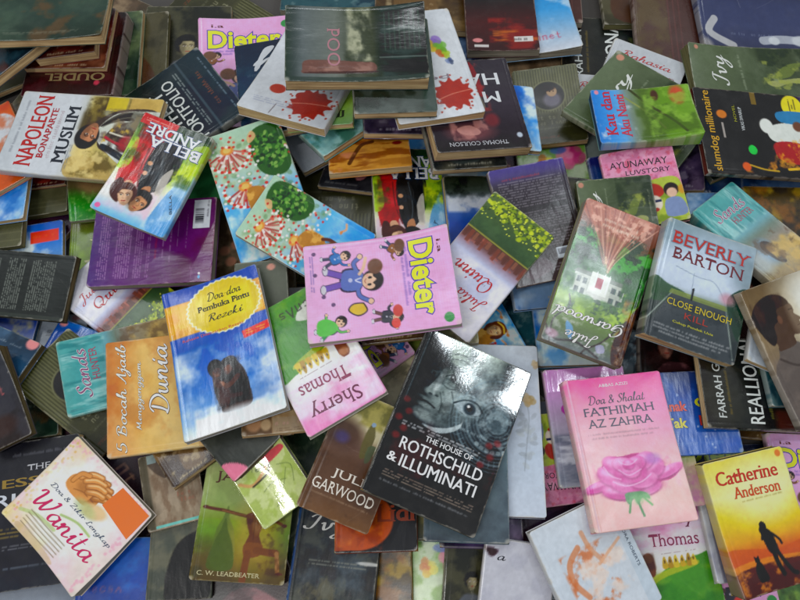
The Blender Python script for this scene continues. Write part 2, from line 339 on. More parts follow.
@design('fathimah', [
    T('author_name', 'r', 'ABBAS AZIZI', .5, .06, .3, .02, 'f4e4ea'),
    T('title', 'k', 'Doa & Shalat', .5, .155, .58, .065, '4c4a58'),
    T('title', 'r', 'FATHIMAH', .5, .235, .72, .055, '4a4a5c'),
    T('title', 'r', 'AZ ZAHRA', .49, .315, .66, .055, '4a4a5c'),
    M(.5, .385, .72, .014, '6a6270'),
    M(.48, .412, .62, .014, '6a6270')], 'tan', .2, True)
def _(p):
    p.g(['dc5094', 'e068a0', 'e484b0', 'e69cb8', 'e6acb8', 'e4b4b0', 'e0acac'], 1, [0, .07, .2, .36, .55, .85, 1])
    p.n('ecc8b8', 2, th=.55, a=.35, so=.3); p.l([(.045, 0), (.045, 1)], .012, 'f4c8d8', .6, False)
    cx, cy = .45, .66
    rg = p.rng
    p.p([(.1, .745), (.0, .73), (.06, .705), (.2, .67), (.2, .6), (.3, .545), (.42, .545), (.56, .535), (.7, .555), (.76, .62), (.86, .645), (.97, .632), (.93, .69), (.84, .725), (.74, .735), (.68, .79), (.55, .785), (.4, .83), (.24, .81), (.18, .77)], 'b4307c')
    pet = [(.14, .72, .15, .045, -12), (.85, .67, .15, .045, -20), (.3, .77, .15, .06, 10), (.6, .765, .14, .055, -12), (.26, .66, .12, .085, 25), (.7, .64, .12, .085, -25), (.42, .73, .16, .07, 5), (.58, .71, .14, .07, -8), (.33, .6, .12, .08, 30), (.62, .59, .12, .075, -25), (.47, .66, .16, .09, 0), (.42, .6, .11, .07, 15), (.54, .6, .1, .065, -15), (.48, .64, .09, .07, 0), (.47, .6, .06, .045, 0)]
    for k, (x, y, rx, ry, ro) in enumerate(pet):
        p.e(x, y + .008, rx * 1.03, ry * 1.05, '84185c', .65, .3, ro); p.e(x, y, rx, ry, ('d85ca8', 'e07cb8', 'd04c9c', 'e48cc0')[k % 4], .85, .18, ro); p.e(x - rx * .2, y - ry * .25, rx * .6, ry * .5, 'f4b4dc', .75, .9, ro); p.e(x, y + ry * .3, rx * .7, ry * .35, 'b83c88', .35, .9, ro)
    p.e(.72, .58, .08, .05, '9c6cc0', .5, .8); p.n('f0b4d8', 7, th=.6, a=.3, so=.25, box=(.05, .55, .95, .8)); p.n('b4307c', 9, th=.62, a=.3, so=.2, box=(.1, .56, .9, .8))
    for q in ([(.38, .575), (.43, .6), (.5, .6), (.56, .575)], [(.36, .63), (.45, .67), (.58, .64)], [(.28, .7), (.4, .735), (.55, .72), (.66, .68)], [(.22, .6), (.27, .66), (.36, .69)]): p.l(q, .01, 'fcc8e4', .7)
    p.im = np.where(((p.y > .5) & (p.y < .9))[..., None], p.im, p.im)
    p.l([(.42, .79), (.4, .84), (.37, .9)], .02, '4c8a50'); p.l([(.47, .79), (.48, .86), (.5, .93)], .022, '3e7c44'); p.l([(.5, .79), (.55, .83), (.6, .87)], .02, '5a9a54')
    p.p([(.36, .79), (.44, .775), (.56, .785), (.6, .83), (.52, .82), (.47, .86), (.44, .82), (.38, .85)], '4c8450'); p.n('7cb070', 10, th=.55, a=.6, box=(.34, .77, .62, .87))

@design('catherine', [
    T('author_name', 'R', 'Catherine', .49, .145, .76, .105, 'b8401c', -2),
    T('author_name', 'R', 'Anderson', .56, .27, .58, .085, 'c2541f', -2),
    M(.6, .335, .5, .012, '6a5a20')], 'dark', .22, True)
def _(p):
    p.g(['d8cc5c', 'dcd478', 'dcd890', 'd8c83c', 'd4b41c', 'd49a10', 'c86a14', 'b4520f', '6a2c10', '3a1a10'], 1, [0, .12, .28, .42, .52, .62, .7, .76, .84, 1])
    p.e(.62, .3, .42, .35, 'e8e6b4', .75, .9)
    p.p([(0, .66), (.3, .68), (.6, .72), (1, .69), (1, .78), (0, .8)], 'c05a18', .8); p.p([(0, .78), (.4, .76), (1, .8), (1, .84), (0, .84)], 'e0a030', .5)
    p.p([(0, .83), (.5, .8), (1, .84), (1, 1), (0, 1)], '4a2212', .9); p.n('d88820', 8, 14, th=.6, a=.7, box=(0, .78, 1, 1))
    c = '1e1410'; W = lambda L: [(.58 + (x - .6) * .82, .9 + (y - .9) * .84) for x, y in L]
    (hx, hy), = W([(.5, .475)]); p.e(hx, hy, .042, .055, c, 1, .1); p.p(W([(.44, .52), (.52, .49), (.6, .54), (.63, .66), (.62, .72), (.5, .71), (.46, .62)]), c)
    p.l(W([(.47, .53), (.44, .58), (.47, .56), (.48, .5)]), .028, c); p.l(W([(.6, .55), (.68, .61), (.7, .65)]), .028, c); p.l(W([(.48, .47), (.45, .5), (.46, .53)]), .03, c)
    p.l(W([(.55, .7), (.56, .8), (.6, .9)]), .055, c); p.l(W([(.6, .7), (.66, .8), (.74, .9), (.79, .92)]), .048, c)
    p.p([(.26, .9), (.25, .84), (.28, .79), (.32, .77), (.35, .79), (.37, .84), (.39, .9), (.35, .92), (.28, .92)], c); p.e(.31, .765, .032, .035, c, 1, .2); p.l([(.285, .74), (.29, .76)], .018, c); p.l([(.33, .74), (.325, .76)], .018, c)
    p.e(.93, .045, .035, .04, 'd07040', .9, .3)

@design('beverly', [
    T('author_name', 'r', 'BEVERLY', .52, .14, .86, .1, 'b03a34', 0, '7c8ea0'),
    T('author_name', 'r', 'BARTON', .52, .265, .78, .095, '6c2c34', 0),
    T('title', 's', 'CLOSE ENOUGH', .53, .665, .7, .055, 'c8b43a', 0),
    T('title', 's', 'KILL', .52, .745, .26, .05, 'a04038', 0),
    T('subtitle', 'b', 'Cukup Pendek Usia', .5, .82, .45, .025, 'bcb848', 0),
    M(.5, .876, .84, .018, 'c8c8c8'),
    M(.5, .905, .84, .018, 'c8c8c8'),
    M(.5, .934, .7, .018, 'c8c8c8')], 'tan', .16, True)
def _(p):
    p.g(['8ea0a8', 'a4b6c4', 'b8c6d6', 'c2cede', 'b0bcc8', '5a6a50', '3a4440', '34393c'], 1, [0, .1, .25, .42, .52, .58, .66, 1])
    p.e(.08, .1, .25, .2, '7c929a', .6, .8); p.e(.95, .25, .2, .2, '70848c', .7, .8); p.e(.4, .38, .4, .25, 'ccd8e8', .7, .9)
    p.p([(0, .5), (.15, .53), (.35, .56), (.35, .62), (0, .7)], '2f4e34', .9); p.p([(.8, .48), (1, .38), (1, .8), (.85, .64)], '203c30', .9)
    p.p([(.22, .58), (.8, .58), (1.0, 1.0), (-.02, 1.0)], '40464a', .95, False); p.l([(.22, .58), (0, .86)], .012, '9aa69c', .9, False); p.l([(.8, .58), (.97, .96)], .012, '9aa69c', .8, False)
    p.p([(.2, .56), (.8, .56), (.82, .6), (.18, .6)], '7c8a4a', .8, False)
    p.l([(.2, .37), (.45, .4), (.62, .4), (.75, .5), (.82, .62)], .006, '4a5a6a', .8); p.l([(.4, .38), (.42, .58)], .006, '5a6a7a', .7, False)
    p.l([(.43, .53), (.43, .6)], .022, '1c242a', 1, False); p.e(.43, .515, .014, .018, '1c242a', 1, .2)
    p.e(.8, .5, .08, .06, 'c48a98', .7, .8); p.n('2a3034', 10, 16, th=.6, a=.5, box=(0, .6, 1, 1))

@design('forest_house', [
    T('author_name', 'k', 'Julie', .56, .095, .4, .095, 'e6dcd8', 0, '3a2a2c'),
    T('author_name', 'k', 'Garwood', .54, .22, .86, .1, 'e6dcd8', 0, '3a2a2c'),
    M(.5, .86, .5, .026, 'e8dcc8'),
    M(.5, .9, .44, .022, 'e8dcc8')], 'grey', .14, True)
def _(p):
    p.g(['5c6468', '5c7040', '6c8c34', '507c30', '2c6430', '1e5428', '345430', '70402c', 'a8746c'], 1, [0, .15, .3, .42, .5, .6, .7, .82, 1])
    p.n('a8c84c', 5, th=.55, a=.8, so=.12, box=(0, .2, 1, .5)); p.n('103c1c', 5, th=.5, a=.85, so=.12, box=(0, .48, 1, .85)); p.n('48a43c', 7, th=.57, a=.85, so=.1, box=(0, .46, 1, .82)); p.n('0c2c18', 10, th=.58, a=.7, so=.1, box=(0, .2, 1, .85))
    p.p([(.1, 1.02), (.3, .86), (.42, .72), (.46, .62), (.5, .52), (.55, .62), (.62, .7), (.8, .82), (1, .92), (1, 1.02)], 'b06c58', .8)
    for k in range(16):
        x = k / 15; p.l([(.49 + .02 * x, .54), (.4 + .25 * x, .68), (.05 + .95 * x, 1.0 - .08 * abs(.5 - x))], .012, ('e4b09c', '8c3c30', 'cc8470', '6c2c24')[k % 4], .75)
    p.n('e8b8a4', 14, th=.6, a=.7, so=.1, box=(.1, .78, .95, 1)); p.l([(.47, .5), (.49, .58), (.46, .66)], .02, 'e0c8a0', .8); p.l([(.53, .5), (.52, .58), (.56, .66)], .02, 'e0c8a0', .8)
    # white mansion, in the upright sense of the cover
    p.n('2c5c24', 8, th=.45, a=.9, box=(.05, .36, .98, .62)); p.r(.22, .37, .86, .5, 'b8bcb0'); p.p([(.2, .5), (.88, .5), (.84, .53), (.24, .53)], '6c7468', 1, False); p.n('8c9488', 14, th=.58, a=.5, so=.1, box=(.22, .36, .86, .51)); p.r(.42, .4, .66, .54, 'd0d2c8'); p.p([(.4, .4), (.54, .36), (.68, .4)], 'b8bab0', 1, False)
    for x in (.27, .36, .72, .8):
        for y in (.39, .46): p.r(x - .018, y - .02, x + .018, y + .02, '2c3a38'); p.r(x - .035, y - .02, x - .022, y + .02, '1f4038')
    p.r(.5, .44, .58, .51, 'a04050'); p.r(.43, .42, .44, .55, 'f0f0ea'); p.r(.49, .42, .5, .55, 'f0f0ea'); p.r(.59, .42, .6, .55, 'f0f0ea')
    p.n('3c6c2c', 9, th=.5, a=.95, so=.08, box=(.16, .325, .95, .385)); p.n('2c5828', 12, th=.5, a=.9, so=.08, box=(.1, .36, .28, .56)); p.n('2c5828', 12, th=.5, a=.9, so=.08, box=(.82, .36, 1, .56)); p.e(.9, .32, .2, .06, 'a0bc50', .6, .8)
    p.p([(-.02, .0), (.12, .0), (.18, .14), (.1, .3), (-.02, .42)], '3c2014', .95); p.n('a06834', 6, 12, th=.55, a=.7, box=(0, 0, .2, .45))
    p.l([(1, .1), (.85, .03), (.6, .06), (.3, .01)], .025, '2a1c1c', .9); p.l([(.9, 0), (.93, .15), (.8, .26), (.84, .34)], .018, '241a1c', .9); p.l([(.5, 0), (.46, .04), (.3, .12), (.1, .3)], .02, '2a1a18', .8)
    p.p([(.74, .1), (.66, .06), (.68, .14), (.78, .17)], '6a9ccc', .9); p.p([(.24, .06), (.32, .04), (.36, .08), (.28, .1)], 'a8a4c8', .8); p.e(.9, .06, .08, .05, 'b48ca0', .8, .5)
    p.n('d8d4dc', 10, th=.66, a=.5, box=(0, 0, 1, .3))

@design('napoleon', [
    T('title', 'R', 'NAPOLEON', .52, .175, .88, .115, 'b02428'),
    T('title', 'R', 'BONAPARTE', .5, .272, .62, .045, 'a8343a'),
    M(.5, .322, .6, .028, '6a3a40'),
    T('title', 'R', 'MUSLIM', .5, .405, .7, .085, '2c3038'),
    M(.56, .06, .66, .018, '6c7078')], 'tan', .24, True)
def _(p):
    p.f('c2c8cc'); p.g(['bac0c4', 'c8ccd0', 'c8ccd0', 'a8a890'], 1, [0, .2, .42, .6])
    p.r(.0, .5, 1, 1, 'b8a860', .85, .05); p.n('d8c070', 4, th=.5, a=.7, so=.2, box=(.0, .5, 1, 1)); p.n('6a5a2c', 5, th=.56, a=.8, box=(.5, .5, 1, 1))
    p.p([(.0, .5), (.2, .46), (.26, .56), (.2, .72), (.0, .8)], 'b49a5c', .9); p.n('5c4c24', 6, th=.5, a=.85, box=(0, .5, .34, .85)); p.n('dcc888', 8, th=.58, a=.8, box=(0, .46, .4, .9)); p.n('3c3018', 5, th=.56, a=.8, box=(.55, .46, 1, .66))
    p.r(.82, .62, .99, .76, 'c8b43c', .9); p.r(.84, .78, 1, 1, 'c4a45c', .8); p.r(.8, .6, .82, 1, '6a5c34', .7)
    # rider leaning forward: head, white sash, dark coat, red facings
    p.p([(.5, .62), (.62, .56), (.82, .7), (.86, .95), (.7, 1.0), (.4, .98), (.3, .8), (.36, .66)], '3a302c')
    p.p([(.56, .6), (.8, .72), (.84, .98), (.78, .99), (.66, .74), (.5, .66)], 'c8ccc0'); p.p([(.62, .62), (.8, .74), (.8, .96), (.72, .9), (.7, .74)], '2c241e')
    p.p([(.4, .66), (.5, .62), (.4, .78), (.2, .92), (.1, .94), (.22, .8)], 'cdd2cc'); p.p([(.36, .68), (.42, .68), (.3, .84), (.2, .88)], '2a3038')
    p.n('6c5c50', 8, th=.55, a=.7, box=(.3, .62, .86, 1)); p.n('1c1614', 7, th=.56, a=.8, box=(.32, .64, .84, .98)); p.n('c8a850', 16, th=.64, a=.9, box=(.36, .64, .7, .95)); p.l([(.5, .68), (.44, .76), (.4, .88)], .03, 'b83040', .9); p.l([(.56, .7), (.52, .8), (.5, .92)], .02, 'e0dcc8', .9); p.n('9ca090', 7, 12, th=.56, a=.6, box=(.56, .6, .84, .98))
    p.l([(.7, .66), (.8, .76), (.84, .9)], .012, '5c5a50', .8); p.l([(.62, .64), (.74, .76), (.76, .92)], .012, '6c6a60', .8); p.l([(.3, .8), (.2, .88), (.12, .93)], .012, '5c625c', .8)
    p.e(.44, .83, .09, .09, 'a03038', .9, .5); p.e(.52, .9, .07, .06, '6a2a2c', .8, .6); p.n('8a7a5a', 9, th=.6, a=.6, box=(.3, .7, .8, 1))
    p.face(.52, .565, .24, 'b07858', '1c1614', -75, -1)
    p.rows(.05, .45, .4, .48, 2, '6a7078', .6)

@design('bella', [
    T('author_name', 'R', 'BELLA', .42, .78, .74, .1, 'e4e8ee', 0, '2e4a7a'),
    T('author_name', 'R', 'ANDRE', .5, .885, .74, .095, 'dde2ea', 0, '2e4a7a'),
    T('title', 's', 'BELLA', .12, .3, .26, .022, '303438', -62)], 'white', .16, True)
def _(p):
    p.g(['6ab0dc', 'a8cce4', 'dcdcd8', 'e8dcd8', 'd2dcb0', 'a8c828', '8cb41c', '4a6a2c', '2e3c34'], 1, [0, .08, .16, .3, .42, .52, .7, .85, 1])
    p.p([(0, 0), (.22, 0), (.3, .1), (.2, .45), (0, .6)], '5898d0', .85); p.n('b8d4ec', 5, th=.55, a=.7, box=(0, 0, .35, .6)); p.n('e8c0d0', 3, th=.55, a=.7, so=.2, box=(.3, .05, 1, .4))
    p.p([(.72, .3), (.8, .24), (.9, .3), (.96, .5), (.9, .8), (.8, 1), (.5, 1), (.62, .7), (.6, .5)], 'c02c34'); p.p([(.86, .5), (1, .45), (1, .7), (.9, .75)], 'a8cc3c', .9)
    p.p([(.38, .36), (.55, .28), (.64, .4), (.68, .62), (.6, .8), (.3, .86), (.24, .6), (.3, .44)], '22262a'); p.e(.4, .6, .09, .2, '2e3438', .7, .7)
    p.n('7c1418', 3, 12, th=.52, a=.6, so=.2, box=(.64, .3, .95, .95)); p.n('e05050', 4, 14, th=.6, a=.5, so=.2, box=(.66, .3, .95, .9)); p.n('444c54', 5, 10, th=.56, a=.7, so=.2, box=(.3, .34, .66, .84)); p.n('0c0e12', 5, 9, th=.56, a=.7, so=.2, box=(.3, .34, .66, .84))
    p.l([(.62, .34), (.7, .5), (.72, .7)], .02, '5c0c12', .7); p.l([(.5, .34), (.46, .5), (.5, .7)], .015, '5c6468', .7); p.l([(.36, .46), (.46, .56), (.6, .58)], .05, '2c3034', .8); p.e(.62, .58, .035, .03, 'c8946e', 1, .3); p.l([(.82, .36), (.74, .46), (.64, .48)], .05, 'a8202a', .9); p.e(.62, .48, .03, .03, 'd8a888', 1, .3)
    p.n('c8d83c', 4, th=.5, a=.8, box=(0, .5, .3, .82)); p.n('3a5a24', 6, th=.58, a=.7, box=(0, .45, .35, .9)); p.n('3c4c1c', 5, th=.6, a=.7, box=(.75, .5, 1, .9))
    p.p([(.56, .3), (.5, .26), (.44, .3), (.46, .38), (.54, .36)], 'b8805c'); p.p([(.66, .28), (.72, .26), (.8, .3), (.78, .36), (.7, .36)], 'd0a080')
    p.p([(.74, .14), (.86, .17), (.92, .26), (.88, .36), (.8, .34), (.78, .24)], '4a2c1c')
    p.face(.5, .21, .24, 'bc8660', '1e1614', 200, 1); p.face(.7, .225, .23, 'd8ac8c', '4a2c1c', 160, -1)
    p.p([(.3, .36), (.38, .34), (.4, .5), (.3, .6)], 'd0c8bc', .8)
    p.r(.52, .9, 1, 1, 'c42c30', .95); p.rows(.55, .93, .95, .97, 2, 'e8b0a0', .8); p.r(0, .93, .4, 1, '2a3a2c', .9)
    p.e(.93, .05, .035, .035, 'e070a0', 1, .3)
    p.p([(0, .74), (.18, .7), (.26, .8), (.14, .88), (0, .9)], '9cb820', .8)

@design('jquinn', [
    T('author_name', 'k', 'Julia', .34, .26, .42, .12, 'b43c40', 0, None),
    T('author_name', 'k', 'Quinn', .52, .4, .6, .125, 'b43c40', 0, None),
    M(.55, .4, .5, .014, '5a5058')], 'yellow', .2, True)
def _(p):
    p.g(['c8c8d4', 'd6d4dc', 'd8d6dc', 'b8bcd4', '9a8a9c', '6a4440', '5a3c34', '3a4e34', '3c5238', '5a6c3c'], 1, [0, .2, .38, .52, .57, .62, .67, .7, .76, 1])
    p.n('e4e2e6', 3, th=.5, a=.7, so=.2, box=(0, 0, 1, .52)); p.n('a8b0d0', 3, 4, th=.56, a=.6, so=.2, box=(0, .25, 1, .5)); p.n('c06a58', 8, 20, th=.55, a=.7, box=(0, .56, 1, .69))
    for k in range(14):
        x = k / 14; p.r(x, .58 + .02 * (k % 3), x + .05, .68, ('7a4438', '5c3a34', '8a5a48')[k % 3], .8)
    p.r(0, .685, 1, .695, '9a9448', .9)
    p.n('4a6440', 4, th=.5, a=.6, box=(0, .7, 1, .84))
    for k in range(150):
        x, y = p.rng.random(), .78 + .22 * p.rng.random() + .02
        if y < .8 + .08 * abs(math.sin(x * 9)): continue
        p.e(x, y, .028, .026, ('a8b83c', 'c0cc48', '7c9430', '98ac3a')[k % 4], .9, .4)
    for k in range(90): p.e(p.rng.random(), .84 + .16 * p.rng.random(), .012, .012, '3a4a20', .8, .4)
    for k in range(60): p.e(p.rng.random(), .8 + .2 * p.rng.random(), .01, .01, 'd8e060', .9, .4)

def backrows(p, blocks, c, a=.7):
    for (x0, y0, x1, y1, n) in blocks: p.rows(x0, y0, x1, y1, n, c, a)

@design('purple_back', [
    M(.55, .53, .5, .02, 'a83048'),
    M(.865, .935, .2, .014, '33303a')], 'grey', .18, True)
def _(p):
    p.f('54295a'); p.g(['4a3070', '5a2c68', '5c2a60', '5a2450', '64284e'], 1)
    p.n('6c3a80', 3, th=.55, a=.5, so=.3); backrows(p, [(.08, .06, .9, .15, 5), (.08, .2, .92, .33, 7), (.08, .36, .92, .43, 4), (.08, .46, .9, .49, 2)], 'b48cb8', .65)
    backrows(p, [(.3, .58, .88, .6, 1), (.2, .64, .9, .66, 1), (.42, .7, .92, .71, 1), (.4, .77, .8, .78, 1)], 'b090b4', .5)
    p.r(.63, .82, .97, .955, 'd2d6dc'); [p.r(.68 + k * .008, .835, .68 + k * .008 + (.005 if k % 3 else .002), .905, '26262c') for k in range(24)]
    p.rows(.05, .82, .2, .85, 3, 'c0a0c0', .4); p.e(.06, .9, .02, .015, '5aa0d0', 1, .3); p.e(.1, .9, .015, .012, 'e0e0e8', 1, .3)

@design('black_back', [], 'dark', .25, True)
def _(p):
    p.f('2b2e2c'); p.tex(6, a=.1)
    backrows(p, [(.12, .27, .9, .42, 9), (.12, .48, .9, .62, 8), (.12, .67, .9, .86, 11), (.2, .1, .6, .14, 2)], '9aa096', .6)
    p.r(0, 0, .06, 1, '3a3f3a', .8)

@design('text_back', [
    M(.4, .1, .5, .02, 'b04048')], 'grey', .2, True)
def _(p):
    p.g(['4c4284', '4a4070', '36303a', '2e2a2c', '38302e', '463a3c'], 1, [0, .08, .16, .4, .7, 1])
    backrows(p, [(.08, .12, .92, .36, 11), (.08, .4, .92, .56, 8), (.1, .58, .9, .72, 6), (.5, .86, .9, .93, 3)], '98929a', .55)
    p.r(.6, .74, .93, .83, 'c4ccd4'); [p.r(.62 + k * .01, .75, .62 + k * .01 + .005, .8, '2c2c34') for k in range(28)]
    p.p([(.1, .84), (.4, .8), (.5, .9), (.2, .96)], '5c4a50', .8)

@design('garwood', [
    T('author_name', 'r', 'JULIE', .56, .665, .58, .082, 'dcd4c8'),
    T('author_name', 'r', 'GARWOOD', .5, .775, .86, .088, 'dcd4c8'),
    M(.5, .85, .8, .014, 'a89078')], 'gold', .16, True)
def _(p):
    p.g(['b4a870', 'c4b88c', 'a89878', '6a5044', '553c2e', '5a4030', '6a4a30'], 1, [0, .15, .32, .42, .55, .8, 1])
    p.e(.65, .2, .35, .22, 'd4cca8', .9, .7); p.n('9a9048', 4, th=.5, a=.8, so=.15, box=(0, 0, .7, .25)); p.n('6a6838', 6, th=.56, a=.7, box=(0, 0, 1, .2))
    p.e(.2, .35, .3, .2, '4a342c', .9, .7)
    p.p([(.5, .22), (.55, .2), (.62, .3), (.6, .45), (.52, .48), (.48, .36)], '5a5430', .9); p.e(.54, .2, .03, .03, '8aa0b8', 1, .3)
    p.p([(.68, .22), (.78, .18), (.86, .3), (.8, .46), (.7, .46)], 'd8d4c0', .9); p.e(.76, .2, .03, .03, 'b88860', 1, .3); p.p([(.58, .38), (.68, .36), (.66, .48), (.6, .5)], '4c5a40', .8)
    p.e(.2, .38, .1, .08, '4048c0', .35, .8); p.e(.95, .5, .15, .2, '8a4a30', .5, .8); p.n('3c2a20', 5, th=.6, a=.4, box=(0, .5, 1, 1))

@design('wanita', [
    T('title', 'k', 'Wanita', .5, .645, .76, .2, 'c02c62', 0),
    T('title', 'k', 'Doa & Zikir Lengkap', .53, .49, .78, .075, '4a5468', 0),
    ], 'grey', .3, True)
def _(p):
    p.f('dccfc8'); p.n('e8c8d0', 3, th=.5, a=.7, so=.2); p.n('d8c08c', 3, th=.52, a=.8, so=.2, box=(-.1, -.1, .25, 1.1)); p.n('e0d898', 3, th=.5, a=.7, so=.25, box=(0, .75, .5, 1.1))
    for k in range(60):
        p.e(.02 + .12 * p.rng.random(), p.rng.random(), .012, .012, ('d0a860', 'e09aa8', 'c8b468')[k % 3], .7, .4); p.e(p.rng.random(), .02 + .07 * p.rng.random(), .012, .012, ('e0a0b0', 'd8b0b8')[k % 2], .6, .4)
        p.e(.97 - .05 * p.rng.random(), p.rng.random(), .012, .012, 'e8a8b8', .6, .4)
    p.e(.45, .48, .42, .38, 'e2e2dc', .9, .35)
    def hand(ox, oy, f, c1, c2, c3):
        q = lambda x, y: (ox + x * f, oy + y)
        p.p([q(-.14, .1), q(-.16, .0), q(-.1, -.08), q(.02, -.1), q(.1, -.04), q(.1, .06), q(0, .12)], c1)
        for (x0, y0, x1, y1, x2, y2) in ((-.08, -.06, -.02, -.15, .07, -.19), (-.03, -.06, .04, -.13, .13, -.16), (.02, -.04, .09, -.1, .17, -.12), (.05, 0, .12, -.05, .19, -.07)):
            p.l([q(x0, y0), q(x1, y1), q(x2, y2)], .052, c3); p.l([q(x0, y0), q(x1, y1), q(x2, y2)], .04, c1); p.l([q(x0, y0 - .006), q(x1, y1 - .008), q(x2, y2 - .006)], .012, c2, .8)
        p.l([q(-.12, .02), q(-.1, -.08), q(-.03, -.12)], .045, c3); p.l([q(-.12, .02), q(-.1, -.08), q(-.03, -.12)], .034, c1)
        p.e(*q(0, .0), .07, .04, c3, .45, .9); p.l([q(-.06, .07), q(.02, .03), (q(.08, .03))], .008, c3, .8)
    hand(.46, .3, 1, 'b87840', 'e0b080', '7c4820'); hand(.38, .3, 1, 'cc8c50', 'ecc494', '8a5428')
    p.e(.6, .38, .12, .06, 'd8b888', .9, .4, -20); p.e(.52, .42, .12, .05, 'a8b87c', .6, .6)
    p.l([(.4, .62), (.56, .56), (.72, .56)], .02, '9ab468', .8); p.l([(.1, .85), (.25, .78), (.45, .76)], .03, 'a8bc78', .7)
    for k in range(5): p.l([(.18, .78 + k * .035), (.4, .79 + k * .035), (.62, .78 + k * .035)], .008, '6a5c40', .7)
    p.p([(.2, .93), (.6, .95), (.6, 1), (.2, 1)], 'b8a070', .5)

@design('ivy', [
    T('author_name', 'k', 'Ivy', .52, .23, .6, .17, 'd8dad4'),
    M(.5, .37, .7, .018, '9aa48c')], 'olive', .2, True)
def _(p):
    p.g(['5c6850', '566248', '48543c', '3e4a34', '3a4430', '40483c'], 1); p.n('6c7860', 3, th=.54, a=.4, so=.3)
    p.e(.93, .06, .04, .04, 'c88c78', .9, .3)
    p.p([(.25, .56), (.32, .55), (.36, .66), (.4, .8), (.36, .88), (.28, .84), (.3, .72), (.22, .62)], 'a0a468', .9); p.e(.4, .62, .08, .07, '8a9468', .8, .6); p.p([(.4, .6), (.66, .72), (.7, .86), (.6, .8), (.42, .72)], '6c7a3c', .8)
    p.n('24301e', 5, th=.52, a=.7, box=(.5, .5, 1, 1)); p.n('98a050', 8, th=.62, a=.7, box=(.15, .5, .75, .95)); p.rows(.3, .92, .8, .95, 2, 'a8a898', .5)

@design('ivy_dark', [
    T('author_name', 'k', 'Ivy', .36, .22, .56, .2, 'd0d0cc'),], 'dark', .22, True)
def _(p):
    p.g(['2a3038', '2a2e32', '282a2c', '34362c'], 1); p.n('4c5c68', 3, th=.53, a=.6, so=.25); p.n('14181c', 5, th=.54, a=.6, so=.2); p.rows(.2, .5, .9, .56, 2, '8c8c80', .6); p.n('6c6448', 5, th=.6, a=.6, box=(.1, .6, .9, 1)); p.l([(.02, 0), (.02, 1)], .03, '2c4a7c', .8, False); p.n('5a5c50', 6, th=.62, a=.5)
    p.e(.9, .5, .14, .02, 'd0d0cc', .8, .4)

@design('sands', [
    T('author_name', 'k', 'Sands', .52, .17, .66, .13, '8a5a78', 0, 'd8e4e4'),
    T('title', 's', 'HUNTER', .62, .29, .42, .065, 'a84c64')], 'grey', .16, True)
def _(p):
    p.g(['5aa09c', '4c9898', '58a4a4', '6c9ca4', '6c7c70', '8a8478', '9a8a64', '8a7450'], 1, [0, .15, .3, .42, .5, .6, .8, 1])
    p.n('a8d0cc', 12, 3, th=.55, a=.7, box=(0, 0, 1, .42)); p.n('2c7478', 14, 3, th=.58, a=.7, box=(0, 0, 1, .4))
    p.e(.4, .66, .16, .24, '6c90b0', .8, .7); p.p([(.35, .62), (.44, .56), (.54, .6), (.56, .72), (.48, .82), (.38, .76)], '3c3430', .9); p.e(.46, .66, .05, .08, 'a08070', .8, .6)
    p.n('c8a860', 4, th=.52, a=.8, so=.2, box=(.4, .6, 1, 1)); p.e(.15, .7, .2, .2, 'b0c0c8', .7, .8); p.n('5a4430', 6, th=.6, a=.6, box=(0, .5, 1, 1))

